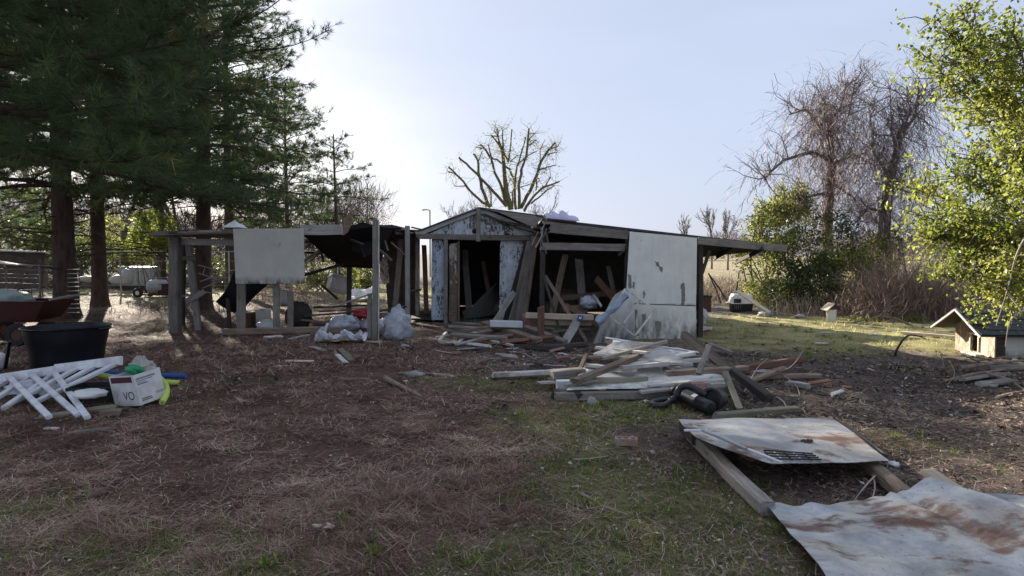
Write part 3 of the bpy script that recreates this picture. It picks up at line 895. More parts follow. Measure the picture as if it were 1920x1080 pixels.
def pine(name, base, H, r0, start, Lmax, seed, label, group, per=46, nl=0.17, step=0.42, perwhorl=5, mat='needles', dead=26, lean=(0, 0), width=0.006, top=0.25, azmask=None, droop=0.10, dens=1.0, bottom_fill=0.75):
    r = random.Random(seed); rn = np.random.default_rng(seed)
    root = empty(name, base, label, 'tree', group)
    base = Vector(base)

    def tp(h):
        s = h / H
        return base + Vector((lean[0] * s + 0.12 * math.sin(2.3 * s + seed) * s, lean[1] * s + 0.12 * math.cos(3.1 * s + seed) * s, h))
    tm = MB()
    hs = [-0.15, 0.0, 0.25, 0.8] + [H * q for q in (0.12, 0.2, 0.3, 0.4, 0.5, 0.6, 0.7, 0.8, 0.9, 1.0)]
    hs = sorted(set(hs))
    rr = [r0 * (1.35 if h < 0.1 else 1.12 if h < 0.5 else 1.0) * (1 - 0.88 * max(0, h) / H) + 0.01 for h in hs]
    tm.tube([tp(h) for h in hs], rr, 14)
    tm.build('trunk', M['bark_pine'], root, smooth=True)
    limbs = MB(); sb = []; sa = []; sl = []
    h = start
    while h < H - 0.3:
        f = (h - start) / (H - start)
        Lh = Lmax * ((1 - f) ** 0.75 * (bottom_fill + (1 - bottom_fill) * min(1, f * 5)) + top * f * 0.3)
        a0 = r.uniform(0, 6.28)
        for q in range(perwhorl):
            az = a0 + 6.283 * q / perwhorl + r.gauss(0, 0.25)
            if azmask and not azmask(az, h): continue
            L_ = Lh * r.uniform(0.65, 1.12)
            if L_ < 0.3: continue
            el = 0.10 + 0.75 * f + r.gauss(0, 0.08)
            p = tp(h); pts = [p]; d = Vector((math.cos(az) * math.cos(el), math.sin(az) * math.cos(el), math.sin(el)))
            nseg = 7
            for s in range(nseg):
                d = (d + Vector((r.gauss(0, 0.07), r.gauss(0, 0.07), (-droop if s < 4 else droop * 1.4) + r.gauss(0, 0.04)))).normalized()
                p = p + d * (L_ / nseg); pts.append(p)
            rb = 0.010 + 0.009 * L_
            limbs.tube(pts, [rb * (1 - 0.85 * s / nseg) for s in range(nseg + 1)], 5, cap=False)
            # side branches and shoots
            nsd = max(3, int(L_ * 3.4 * dens))
            for c in range(nsd):
                t = 0.22 + 0.78 * (c + r.random()) / nsd
                i = min(int(t * nseg), nseg - 1); fr = t * nseg - i
                q0 = pts[i].lerp(pts[i + 1], fr); bd = (pts[i + 1] - pts[i]).normalized()
                side = bd.cross(Vector((0, 0, 1))).normalized() * (1 if c % 2 else -1)
                l2 = L_ * (0.42 - 0.26 * t) * r.uniform(0.6, 1.2) + 0.14
                d2 = (bd * 0.75 + side * 0.8 + vrand(r, 0.18)).normalized()
                q1 = q0 + d2 * l2 * 0.55 + Vector((0, 0, r.gauss(0, 0.03))); q2 = q1 + (d2 + Vector((0, 0, 0.35)) + vrand(r, 0.15)).normalized() * l2 * 0.45
                limbs.tube([q0, q1, q2], [rb * 0.35 * (1 - t * 0.5) + 0.003, 0.004, 0.0025], 3, cap=False)
                ns = max(2, int(l2 * 7.0 * dens))
                for e in range(ns):
                    te = (e + 0.6) / ns
                    qq = q0.lerp(q1, te / 0.55) if te < 0.55 else q1.lerp(q2, (te - 0.55) / 0.45)
                    dd = (d2 + Vector((0, 0, 0.3)) + vrand(r, 0.55)).normalized()
                    sb.append(qq); sa.append(dd); sl.append(nl * r.uniform(0.8, 1.15))
            for e in range(int(L_ * 5 * dens)):
                t = r.uniform(0.3, 1.0); i = min(int(t * nseg), nseg - 1)
                sb.append(pts[i].lerp(pts[i + 1], t * nseg - i)); sa.append((d + Vector((0, 0, 0.4)) + vrand(r, 0.6)).normalized()); sl.append(nl)
            for e in range(3):
                sb.append(pts[-1]); sa.append((d + vrand(r, 0.3)).normalized()); sl.append(nl)
        h += step * r.uniform(0.8, 1.25) * (1.0 - 0.35 * f)
    # dead bare lower branches
    for q in range(dead):
        hh = r.uniform(max(0.9, start * 0.35), start * 1.05); az = r.uniform(0, 6.28); L_ = Lmax * r.uniform(0.3, 0.75)
        p = tp(hh); pts = [p]; d = Vector((math.cos(az), math.sin(az), r.uniform(-0.1, 0.3))).normalized()
        for s in range(5):
            d = (d + vrand(r, 0.10) + Vector((0, 0, -0.05))).normalized(); p = p + d * L_ / 5; pts.append(p)
        limbs.tube(pts, [0.020 * (1 - 0.8 * s / 5) for s in range(6)], 4, cap=False)
        for c in range(6):
            i = r.randint(1, 4); q0 = pts[i]
            d2 = ((pts[i + 1] - pts[i]).normalized() + vrand(r, 0.6)).normalized(); l2 = r.uniform(0.3, 0.9)
            q1 = q0 + d2 * l2 * 0.5; q2 = q1 + (d2 + vrand(r, 0.3)).normalized() * l2 * 0.5
            limbs.tube([q0, q1, q2], [0.007, 0.005, 0.003], 3, cap=False)
    limbs.build('limbs', M['bark_pine'], root)
    me = needle_mesh('crown', np.array([tuple(p) for p in sb]), np.array([tuple(p) for p in sa]), np.array(sl), per, rn, M[mat], width=width)
    o = bpy.data.objects.new('crown', me)
    place(o, Matrix.Identity(4), root)
    return root, len(sb)


PG = 'pine trees shading the yard'
b = at(125, 590, 16.0); n1_ = pine('pine_tree', onground(b.x, 16.0), 15.0, 0.26, 3.3, 5.4, 11, 'thick pine trunk standing behind the black tub beside the red cart', PG, per=24, nl=0.21, width=0.013, step=0.38, perwhorl=6, bottom_fill=0.95, dens=0.92)
b = at(188, 575, 19.5); n2_ = pine('pine_tree', onground(b.x, 19.5), 15.5, 0.21, 5.4, 4.4, 12, 'slender pine trunk just beyond the thick pine, in front of the caged tank', PG, per=24, nl=0.21, width=0.014, step=0.42, dens=0.9, bottom_fill=0.95)
b = at(380, 560, 18.5); n3_ = pine('pine_tree', onground(b.x, 18.5), 13.5, 0.23, 3.3, 4.6, 13, 'pine rising behind the flat roof of the pole shelter', PG, per=22, nl=0.20, width=0.013, step=0.46, perwhorl=5, dens=0.72, lean=(0.3, 0), bottom_fill=0.85)
n4_ = pine('pine_tree', onground(-7.1, 8.0), 12.0, 0.22, 3.0, 4.6, 14, 'nearest pine whose long-needled boughs hang over the upper corner of the yard', PG, per=40, nl=0.22, width=0.007, dead=0, step=0.36, perwhorl=6, azmask=lambda az, h: math.cos(az) > -0.5, bottom_fill=0.9, dens=0.95, droop=0.07)
b = at(430, 420, 27.0); n7_ = pine('pine_tree', onground(b.x, 27.0), 15.0, 0.2, 5.2, 4.2, 17, 'tall pine far behind the shelter panel', PG, per=14, nl=0.22, width=0.018, step=0.5, perwhorl=5, dens=0.75)
b = at(300, 420, 29.5); n8_ = pine('pine_tree', onground(b.x, 29.5), 16.0, 0.2, 5.6, 4.4, 18, 'tall pine far behind the end of the flat shelter roof', PG, per=14, nl=0.22, width=0.018, step=0.5, perwhorl=5, dens=0.75)
b = at(632, 420, 27.0); n5_ = pine('pine_tree', onground(b.x, 27.0), 6.6, 0.10, 3.3, 2.6, 15, 'small sparse pine behind the collapsed end of the shelter roof', PG, per=22, width=0.013, step=0.55, perwhorl=3, mat='needles_far', dead=4, dens=0.9)
b = at(540, 420, 30.0); n6_ = pine('pine_tree', onground(b.x, 30.0), 9.5, 0.13, 2.2, 3.3, 16, 'distant pine seen above the wall panel of the shelter', PG, per=18, nl=0.2, width=0.017, step=0.5, perwhorl=5, mat='needles_far', dead=4, dens=0.8)
print('pine shoots', n1_[1], n2_[1], n3_[1], n4_[1], n5_[1], n6_[1])


def grow(mb, r, p, d, L_, rad, depth, up=0.1, spread=0.55, seg=4, kids=(2, 4), shrink=0.68, n=6, tips=None, wob=0.12, minr=0.004):
    pts = [p]; q = p; dd = d
    for s in range(seg):
        dd = (dd + vrand(r, wob) + Vector((0, 0, up * 0.4))).normalized()
        q = q + dd * L_ / seg; pts.append(q)
    r1 = max(rad * (0.62 if depth else 0.4), minr)
    mb.tube(pts, [rad + (r1 - rad) * s / seg for s in range(seg + 1)], max(3, n), cap=False)
    if depth == 0:
        if tips is not None: tips.append((q, dd))
        return
    for c in range(r.randint(*kids)):
        t = r.uniform(0.35, 1.0); i = min(int(t * seg), seg - 1)
        q0 = pts[i].lerp(pts[i + 1], t * seg - i)
        nd = (dd + vrand(r, spread) + Vector((0, 0, up))).normalized()
        grow(mb, r, q0, nd, L_ * shrink * r.uniform(0.7, 1.15), max(rad * 0.55, minr), depth - 1, up, spread, seg, kids, shrink, max(3, n - 1), tips, wob, minr)
    grow(mb, r, q, (dd + vrand(r, spread * 0.3)).normalized(), L_ * shrink, r1, depth - 1, up, spread, seg, kids, shrink, max(3, n - 1), tips, wob, minr)


def bare_tree(name, base, H, rad, seed, label, group, depth=4, mat='bark_grey', spread=0.5, up=0.22, kids=(2, 3), minr=0.006):
    r = random.Random(seed); mb = MB(); tips = []
    root = empty(name, base, label, 'tree', group)
    b = Vector(base)
    tr = MB(); tr.tube([b - Vector((0, 0, 0.1)), b + Vector((0, 0, H * 0.12)), b + Vector((r.gauss(0, 0.05), r.gauss(0, 0.05), H * 0.3))], [rad * 1.25, rad, rad * 0.85], 9, cap=False)
    tr.build('trunk', M[mat], root, smooth=True)
    grow(mb, r, tr.v[-1] * 0 + b + Vector((0, 0, H * 0.28)), Vector((r.gauss(0, 0.1), r.gauss(0, 0.1), 1)).normalized(), H * 0.30, rad * 0.85, depth, up, spread, 4, kids, 0.66, 6, tips, minr=minr)
    mb.build('crown', M[mat], root, smooth=True)
    return root, tips


# the pollarded tree behind the shed: limbs traced at their own depths
PY = 29.0
prt = empty('pollarded_tree', onground(at(955, 400, PY).x, PY), 'hard-pruned bare tree with stub limbs fanned out behind the gable', 'tree')
tm = MB()
c0 = at(958, 398, PY)
tm.tube([onground(c0.x, PY, -0.1), onground(c0.x + 0.05, PY, 1.2), c0 + Vector((0, 0, -0.5)), c0], [0.42, 0.36, 0.36, 0.30], 12)
tm.build('trunk', M['bark_moss'], prt, smooth=True)


def cpx(cx, cy):       # crop (800,220)-(1120,420) at 1728 wide -> photograph pixels
    return 800 + cx * 320 / 1728.0, 220 + cy * 320 / 1728.0


limb_px = [
    ([(640, 900), (560, 860), (440, 740), (340, 610), (220, 505)], 0.075, -0.8), ([(390, 695), (280, 695)], 0.03, -0.8), ([(260, 560), (218, 550)], 0.03, -0.8),
    ([(640, 910), (560, 720), (525, 560), (525, 440), (475, 370)], 0.09, 0.5), ([(525, 440), (560, 345)], 0.035, 0.5),
    ([(810, 900), (720, 800), (620, 690), (510, 570), (400, 470), (325, 405)], 0.085, -0.3), ([(655, 900), (650, 770), (625, 710)], 0.05, 0.9),
    ([(800, 870), (760, 700), (690, 560), (650, 420), (600, 330), (540, 275)], 0.085, 0.2), ([(660, 460), (625, 280)], 0.05, 0.2), ([(560, 320), (500, 298)], 0.035, 0.2),
    ([(850, 930), (810, 760), (785, 560), (770, 350)], 0.16, 0.0), ([(770, 350), (720, 260), (655, 180)], 0.06, 0.0), ([(765, 340), (720, 190), (718, 115)], 0.055, 0.15), ([(770, 340), (770, 130)], 0.05, -0.1), ([(720, 190), (685, 135)], 0.04, 0.15),
    ([(775, 350), (830, 450), (845, 330), (862, 120)], 0.06, 0.3), ([(845, 450), (915, 385)], 0.03, 0.3),
    ([(900, 930), (890, 760), (890, 650), (840, 530), (740, 450), (650, 400)], 0.08, 0.6), ([(895, 650), (915, 500), (960, 350), (1000, 200)], 0.06, 0.7), ([(930, 470), (1020, 390), (1110, 345)], 0.04, 0.7),
    ([(935, 930), (935, 700), (960, 520), (1015, 380), (1035, 115)], 0.085, -0.5), ([(1040, 220), (1090, 165)], 0.035, -0.5), ([(1045, 280), (1105, 230)], 0.035, -0.5),
    ([(950, 920), (1050, 740), (1120, 570), (1160, 440), (1230, 340), (1305, 260)], 0.095, 0.1), ([(1230, 380), (1300, 355)], 0.035, 0.1), ([(1250, 320), (1318, 298)], 0.04, 0.1), ([(1140, 530), (1220, 505), (1305, 485)], 0.045, 0.1), ([(1150, 440), (1150, 320), (1200, 225)], 0.025, 0.1),
    ([(980, 950), (1080, 800), (1180, 710), (1345, 650)], 0.075, -0.6), ([(1110, 740), (1115, 620), (1140, 620)], 0.04, -0.6), ([(1200, 700), (1255, 610)], 0.04, -0.6), ([(1060, 870), (1160, 790), (1220, 740), (1290, 690)], 0.045, -0.9), ([(905, 720), (1090, 665)], 0.03, 0.4),
    ([(820, 700), (850, 620)], 0.03, 0.0), ([(870, 900), (870, 760), (905, 650)], 0.05, 0.3)]
lm = MB(); r = random.Random(3)
for pts, rad, dy in limb_px:
    P = []
    for i, (cx, cy) in enumerate(pts):
        px_, py_ = cpx(cx, cy)
        P.append(at(px_, py_, PY + dy * (0.3 + 0.35 * i)))
    dense = []
    for i in range(len(P) - 1):
        for s in range(3):
            dense.append(P[i].lerp(P[i + 1], s / 3.0) + vrand(r, 0.012))
    dense.append(P[-1])
    m = len(dense)
    lm.tube(dense, [rad * 0.88 * (1 - 0.45 * i / (m - 1)) for i in range(m)], 7)
lm.build('limbs', M['bark_moss'], prt, smooth=True)
tw = MB(); lp = []
for q in range(420):
    pts, rad, dy = r.choice(limb_px); i = r.randint(0, len(pts) - 1)
    px_, py_ = cpx(*pts[i]); p = at(px_, py_, PY + dy * (0.3 + 0.35 * i)); d = vrand(r, 1).normalized()
    P = [p]
    for s in range(3):
        d = (d + vrand(r, 0.45)).normalized(); p = p + d * r.uniform(0.12, 0.28); P.append(p); lp.append(p)
    tw.tube(P, [0.010, 0.008, 0.006, 0.004], 3, cap=False)
tw.build('twigs', M['twig'], prt)['kind'] = 'stuff'
rn = np.random.default_rng(5)
pos = np.array([tuple(p) for p in lp]); pos = pos[rn.random(len(pos)) < 0.55]
pos = np.repeat(pos, 3, axis=0) + rn.normal(0, 0.09, (len(pos) * 3, 3)); n = len(pos)
me = leaf_quads(pos, rn.normal(size=(n, 3)), rn.normal(size=(n, 3)), 0.05 + 0.04 * rn.random(n), 0.03 + 0.02 * rn.random(n), rn.normal(0, .1, n), rn.random(n), M['leaf_bud'], 'buds')
o = bpy.data.objects.new('buds', me); place(o, Matrix.Identity(4), prt); o['kind'] = 'stuff'


def leaf_cloud(lumps, n, seed, size, mat, name, flat=0.6, shell=0.55, wr=0.6):
    """leaves spread through ellipsoid lumps (centre, radii), denser towards the outside, broken by noise gaps"""
    rn = np.random.default_rng(seed)
    vol = np.array([l[1][0] * l[1][1] * l[1][2] for l in lumps]); w = vol ** 0.75; w /= w.sum()
    which = rn.choice(len(lumps), n, p=w)
    u = rn.normal(size=(n, 3)); u /= np.linalg.norm(u, axis=1, keepdims=True)
    rad = (shell + (1 - shell) * rn.random(n)) * (0.82 + 0.36 * vn(u[:, 0] * 3 + which * 7.1, u[:, 1] * 3 + u[:, 2] * 2, seed))
    C = np.array([tuple(l[0]) for l in lumps])[which]; Rr = np.array([l[1] for l in lumps])[which]
    pos = C + u * rad[:, None] * Rr
    nz = vn(pos[:, 0] * 2.6 + pos[:, 1] * 1.3, pos[:, 2] * 2.9 + pos[:, 1] * 0.7, seed + 1)
    keep = nz > 0.28 + 0.2 * rn.random(n)
    pos, u, nz = pos[keep], u[keep], nz[keep]; n = len(pos)
    d = u * 0.6 + rn.normal(0, 0.7, (n, 3)) + np.array([0, 0, -0.25])
    nr = rn.normal(0, 0.7, (n, 3)) + np.array([0, 0, flat])
    ln = size * (0.6 + 0.7 * rn.random(n))
    return leaf_quads(pos, d, nr, ln, ln * wr * (0.8 + 0.4 * rn.random(n)), rn.normal(0.1, 0.12, n), np.clip(rn.normal(0.5, 0.22, n) + (nz - 0.6) * 0.3, 0, 1), mat, name)


def shrub(name, lumps, n, size, mat, seed, label, group=None, cat='shrub', stems=22, stem_mat='twig', wr=0.6):
    c = Vector((0, 0, 0))
    for l in lumps: c += Vector(l[0])
    c /= len(lumps)
    base = onground(c.x, c.y)
    root = empty(name, base, label, cat, group)
    r = random.Random(seed); st = MB()
    for q in range(stems):
        l = r.choice(lumps)
        p0 = onground(base.x + r.gauss(0, 0.35), base.y + r.gauss(0, 0.35), -0.05)
        p2 = Vector(l[0]) + Vector((r.uniform(-1, 1) * l[1][0], r.uniform(-1, 1) * l[1][1], r.uniform(-0.4, 1) * l[1][2])) * 0.85
        p1 = p0.lerp(p2, 0.5) + Vector((r.gauss(0, 0.15), r.gauss(0, 0.15), 0.25))
        st.tube([p0, p0.lerp(p1, 0.5) + vrand(r, 0.05), p1, p1.lerp(p2, 0.5) + vrand(r, 0.05), p2], [0.03, 0.024, 0.018, 0.011, 0.004], 4, cap=False)
    st.build('stems', M[stem_mat], root)
    me = leaf_cloud(lumps, n, seed, size, M[mat], 'foliage', wr=wr)
    o = bpy.data.objects.new('foliage', me); place(o, Matrix.Identity(4), root)
    return root


def lump(x, y, Y, rx, ry=None, rd=None):
    """ellipsoid centred where pixel x, y lies at depth Y; radii in pixels at that depth"""
    ry = ry or rx
    k = Y / F
    return (at(x, y, Y), (rx * k, (rd if rd is not None else rx * k * 0.9), ry * k))


# leafy tree at the right edge; its trunk stands outside the view
LY = 8.2
lt_base = onground(8.6, 9.6)
lt = empty('leafy_tree', lt_base, 'tree in fresh yellow-green leaf reaching over the dog house', 'tree')
r = random.Random(21)
tm = MB()
tm.tube([lt_base - Vector((0, 0, .1)), lt_base + Vector((0.0, -0.05, 0.9)), lt_base + Vector((-0.15, -0.2, 2.2)), lt_base + Vector((-0.2, -0.4, 3.8)), lt_base + Vector((0, -0.5, 6.2))], [0.19, 0.16, 0.14, 0.11, 0.05], 10)
tm.build('trunk', M['bark_grey'], lt, smooth=True)
targets = [(1745, 40, 7.6), (1790, 110, 7.6), (1740, 110, 7.8), (1850, 190, 7.4), (1900, 60, 7.2), (1900, 250, 7.2), (1830, 290, 7.8), (1790, 330, 8.2), (1710, 430, 8.6), (1700, 350, 9.0), (1760, 400, 8.2), (1850, 400, 7.6), (1800, 480, 8.2), (1770, 520, 8.0), (1860, 530, 7.8), (1910, 480, 7.4), (1910, 350, 7.0), (1950, 150, 7.4), (1990, 300, 7.5), (1980, 450, 7.2), (1840, 90, 7.8), (1720, 400, 8.8), (1880, 560, 8.0), (1960, 20, 7.6), (1800, 20, 7.8), (1750, 450, 8.6), (1780, 60, 7.6)]
lb = MB(); leafpos = []; leaft = []
for (tx, ty, tY) in targets:
    p2 = at(tx, ty, tY)
    h0 = min(max(p2.z * 0.55, 1.4), 5.5)
    p0 = lt_base + Vector((-0.15, -0.25, h0))
    p1 = p0.lerp(p2, 0.5) + Vector((0, 0, 0.15)) + vrand(r, 0.12)
    P = [p0, p0.lerp(p1, 0.5) + vrand(r, 0.05), p1, p1.lerp(p2, 0.5) + vrand(r, 0.07), p2]
    lb.tube(P, [0.036, 0.028, 0.02, 0.012, 0.004], 5, cap=False)
    bt = r.gauss(0.5, 0.16)
    for q in range(52):
        t = r.uniform(0.3, 1.0) ** 0.7
        ct = bt + r.gauss(0, 0.13)
        i = min(int(t * 4), 3); b0 = P[i].lerp(P[i + 1], t * 4 - i)
        d = ((p2 - p0).normalized() * 0.5 + vrand(r, 0.6)).normalized(); l2 = r.uniform(0.15, 0.55)
        q1 = b0 + d * l2 * 0.5; q2 = q1 + (d + vrand(r, 0.35)).normalized() * l2 * 0.5
        lb.tube([b0, q1, q2], [0.009, 0.006, 0.003], 3, cap=False)
        for e in range(7):
            s = r.random(); pp = (b0.lerp(q1, s * 2) if s < 0.5 else q1.lerp(q2, s * 2 - 1))
            leafpos.append(pp + vrand(r, 0.035)); leaft.append(ct)
        for e in range(5): leafpos.append(q2 + vrand(r, 0.045)); leaft.append(ct + 0.12)
lb.build('limbs', M['bark_grey'], lt)
rn = np.random.default_rng(23)
pos = np.array([tuple(p) for p in leafpos]); pos = np.concatenate([pos, pos + rn.normal(0, 0.05, pos.shape)]); n = len(pos)
lt_t = np.concatenate([leaft, leaft]); ln = 0.024 + 0.05 * rn.random(n) ** 1.3
me = leaf_quads(pos, rn.normal(0, 0.7, (n, 3)) + np.array([0, 0, -0.35]), rn.normal(0, 0.6, (n, 3)) + np.array([0, 0, 0.7]), ln, ln * (0.6 + 0.2 * rn.random(n)), rn.normal(0.16, 0.12, n), np.clip(lt_t + rn.normal(0, 0.16, n), 0, 1), M['leaf_spring'], 'crown')
o = bpy.data.objects.new('crown', me); place(o, Matrix.Identity(4), lt)

# thicket on the right: evergreen shrubs
SG = 'evergreen shrubs of the thicket'
shrub('evergreen_shrub', [lump(1450, 425, 20.0, 52, 52), lump(1420, 495, 19.6, 42, 50), lump(1480, 395, 20.2, 45, 42), lump(1440, 540, 19.2, 46, 38), lump(1500, 375, 20.3, 16, 40), lump(1425, 395, 20.2, 14, 34), lump(1460, 370, 20.4, 12, 34), lump(1395, 470, 19.8, 14, 30)], 19000, 0.085, M and 'leaf_privet', 31, 'yellow-green evergreen shrub beside the tip of the overhanging roof', SG)
shrub('evergreen_shrub', [lump(1505, 470, 18.6, 55, 62), lump(1530, 540, 18.2, 55, 45), lump(1475, 550, 18.4, 45, 36), lump(1560, 455, 18.9, 50, 62)], 17000, 0.085, 'leaf_dark', 32, 'dark green shrub behind the plastic pet carrier', SG)
shrub('evergreen_shrub', [lump(1600, 510, 18.2, 45, 55), lump(1575, 555, 17.6, 42, 30), lump(1640, 490, 18.8, 45, 55)], 11000, 0.08, 'leaf_privet', 33, 'dark shrub behind the white bucket', SG)
shrub('evergreen_shrub', [lump(1700, 600, 15.6, 40, 14), lump(1620, 605, 15.8, 50, 13), lump(1590, 612, 15.2, 30, 10)], 3000, 0.05, 'leaf_privet', 34, 'low green weeds at the foot of the brush by the bucket', None, 'weeds', stems=8)

# bare trees smothered in vines
VG = 'vine-covered bare trees of the thicket'


def vine_tree(name, base, trunk_px, Y, branches, seed, label, nv_):
    r = random.Random(seed)
    root = empty(name, base, label, 'tree', VG)
    tm = MB(); P = [Vector(base) - Vector((0, 0, .1))] + [at(x_, y_, Y) for x_, y_ in trunk_px]
    m = len(P)
    tm.tube(P, [0.20 * (1 - 0.75 * i / (m - 1)) + 0.02 for i in range(m)], 8)
    tm.build('trunk', M['bark_grey'], root, smooth=True)
    bm_ = MB(); tips = []
    allb = []
    for br, rad in branches:
        Q = [at(x_, y_, Y + dy) for x_, y_, dy in br]
        mm = len(Q)
        bm_.tube(Q, [rad * (1 - 0.7 * i / (mm - 1)) for i in range(mm)], 5, cap=False)
        allb.append(Q)
        for q in range(len(Q) * 5):
            i = r.randint(0, mm - 2); p = Q[i].lerp(Q[i + 1], r.random())
            grow(bm_, r, p, (vrand(r, 0.8) + Vector((0, 0, 0.4))).normalized(), r.uniform(0.3, 0.75), 0.018, 2, 0.12, 0.6, 3, (1, 3), 0.62, 4, None, 0.2, 0.005)
    bm_.build('limbs', M['bark_grey'], root)
    # hanging vines: thin flat strands
    vs = []; fs = []; tint = []
    for q in range(nv_):
        low = r.random() < 0.3
        Q = P[1:] if low else r.choice(allb + [P[2:]] * 2); i = r.randint(0, len(Q) - 2); p = Q[i].lerp(Q[i + 1], r.random()) + vrand(r, 0.38 if low else 0.13)
        d = Vector((r.gauss(0, 0.7), r.gauss(0, 0.6), r.gauss(0.25, 0.5))).normalized(); ln = r.uniform(0.5, 2.6); wd = r.uniform(0.008, 0.018)
        t = r.random(); prev = None; ns = 7
        for s in range(ns + 1):
            side = Vector((r.gauss(0, 1), r.gauss(0, 1), 0)).normalized() * wd
            o_ = len(vs); vs.extend([p - side / 2, p + side / 2])
            if s:
                fs.append((o_ - 2, o_ - 1, o_ + 1, o_)); tint.append(t)
            d = (d + Vector((r.gauss(0, 0.42), r.gauss(0, 0.42), r.gauss(-0.20, 0.25)))).normalized(); p = p + d * ln / ns
            if p.z < 0.05: p.z = 0.05
    me = np_mesh('vines', np.array([tuple(p) for p in vs]), np.array(fs).ravel(), 4, M['vines'], tint=np.array(tint))
    o = bpy.data.objects.new('vines', me); place(o, Matrix.Identity(4), root)
    return root


vine_tree('vine_tree', onground(at(1548, 560, 20.5).x, 20.5), [(1550, 470), (1552, 400), (1560, 320), (1556, 260), (1548, 215)], 20.5,
          [([(1558, 300, 0), (1520, 285, -.3), (1470, 300, -.6), (1445, 322, -.8), (1432, 338, -.9)], 0.07), ([(1556, 270, 0), (1530, 225, -.3), (1510, 205, -.5), (1480, 215, -.8)], 0.06), ([(1550, 230, 0), (1575, 205, .4), (1590, 150, .5)], 0.05),
           ([(1558, 310, 0), (1600, 290, .4), (1640, 310, .6)], 0.06), ([(1548, 220, 0), (1535, 205, .2), (1560, 200, .3)], 0.04), ([(1590, 220, .3), (1600, 170, .3), (1605, 145, .3)], 0.03), ([(1555, 360, 0), (1510, 370, -.4), (1475, 400, -.6)], 0.05), ([(1555, 340, 0), (1600, 370, .3), (1620, 410, .3)], 0.05)],
          41, 'bare tree draped in grey vines with one drooping bough over the shrubs', 2600)
vine_tree('vine_tree', onground(at(1660, 560, 19.0).x, 19.0), [(1655, 480), (1660, 400), (1668, 340), (1680, 290), (1690, 240)], 19.0,
          [([(1690, 250, 0), (1715, 220, -.2), (1722, 180, -.2)], 0.06), ([(1668, 330, 0), (1640, 290, -.3), (1635, 245, -.3), (1628, 190, -.3)], 0.05), ([(1680, 290, 0), (1672, 240, .2), (1668, 160, .3)], 0.04), ([(1690, 260, 0), (1705, 210, .2), (1700, 160, .2)], 0.03),
           ([(1668, 350, 0), (1700, 360, -.5), (1740, 380, -.6)], 0.05), ([(1660, 400, 0), (1630, 390, -.2), (1600, 420, -.2)], 0.05), ([(1715, 220, 0), (1760, 170, .2), (1770, 130, .3)], 0.025), ([(1660, 420, 0), (1690, 450, -.3), (1700, 520, -.3)], 0.05)],
          42, 'forked bare tree wrapped in reddish vines beside the leafy tree', 2200)


def brush_heap(name, cx, Y, w, h, n, seed, label, mat='brush', lean=0.0):
    r = random.Random(seed); vs = []; fs = []; tint = []
    c = at(cx, 560, Y)
    for q in range(n):
        a = r.gauss(0, 0.42); b_ = r.gauss(0, 0.4)
        p = onground(c.x + a * w, Y + b_ * 1.2, 0.0)
        d = Vector((r.gauss(lean, 0.45), r.gauss(0, 0.4), 1.0)).normalized()
        ln = h * r.uniform(0.3, 1.1) * math.exp(-a * a * 0.9); wd = r.uniform(0.006, 0.014); t = r.random(); ns = 6
        for s in range(ns + 1):
            side = Vector((r.gauss(0, 1), r.gauss(0, 1), 0)).normalized() * wd * (1 - 0.6 * s / ns)
            o_ = len(vs); vs.extend([p - side / 2, p + side / 2])
            if s: fs.append((o_ - 2, o_ - 1, o_ + 1, o_)); tint.append(t)
            d = (d + Vector((r.gauss(0, 0.3), r.gauss(0, 0.3), -0.13 * s / 3))).normalized(); p = p + d * ln / ns
            if p.z < 0.03: p.z = 0.03
    me = np_mesh(name, np.array([tuple(p) for p in vs]), np.array(fs).ravel(), 4, M[mat], tint=np.array(tint))
    o = bpy.data.objects.new(name, me); place(o, Matrix.Identity(4))
    return tag(o, label, 'brush', kind='stuff')


brush_heap('dry_brush', 1705, 16.6, 2.0, 2.2, 5200, 51, 'tangle of dry reddish brown brush below the vine-covered trees')
brush_heap('dry_brush', 1850, 18.5, 4.0, 2.1, 3600, 52, 'dry brown brush behind the dog house')
brush_heap('dry_brush', 1360, 24.0, 2.2, 1.5, 1100, 53, 'thin dry weeds beyond the roof overhang', mat='dead_grass')
brush_heap('dry_brush', 120, 30.0, 6.0, 1.9, 2200, 55, 'brown brush along the far fence behind the pines', mat='woods')
brush_heap('dry_brush', 420, 31.0, 6.0, 1.9, 2200, 56, 'brown brush along the far fence behind the shelter', mat='woods')
brush_heap('dry_brush', 545, 22.0, 2.6, 1.2, 900, 54, 'low brush behind the open pole shelter', mat='vines')

# woods far behind
BG = 'bare trees far behind the yard'
far = [(1290, 60, 6.0, 'bare far tree nearest the roof end on the skyline'), (1335, 66, 7.0, 'rounded bare far tree on the skyline above the overhang'), (1365, 62, 6.5, 'bare far tree on the skyline next to the evergreen shrub')]
for i, (px_, Y, H_, lab) in enumerate(far):
    b = at(px_, 470, Y); bare_tree('far_tree', Vector((b.x, Y, 0)), H_ * 0.92, 0.10, 60 + i, lab, BG, 4, spread=0.45, up=0.2, kids=(2, 4), minr=0.018)
mid_ = [(20, 34, 9), (75, 30, 10), (150, 36, 9), (235, 33, 11), (290, 38, 10), (330, 30, 8), (430, 40, 9), (470, 36, 10), (510, 42, 8), (585, 38, 7.5), (655, 34, 6.8), (690, 30, 5.2)]
words_ = ['leftmost bare tree behind the dark trailer box', 'bare tree behind the dark trailer box and thick pine', 'bare tree showing between the two pine trunks', 'bare tree behind the caged tank', 'bare tree behind the end of the flat roof', 'bare sapling behind the corner post of the shelter', 'bare tree behind the middle of the flat roof', 'tall bare tree behind the shelter wall panel', 'bare tree just beyond the shelter wall panel', 'bare tree behind the small sparse pine', 'slender bare tree beside the small sparse pine', 'low spreading bare tree behind the tall white-edged post']
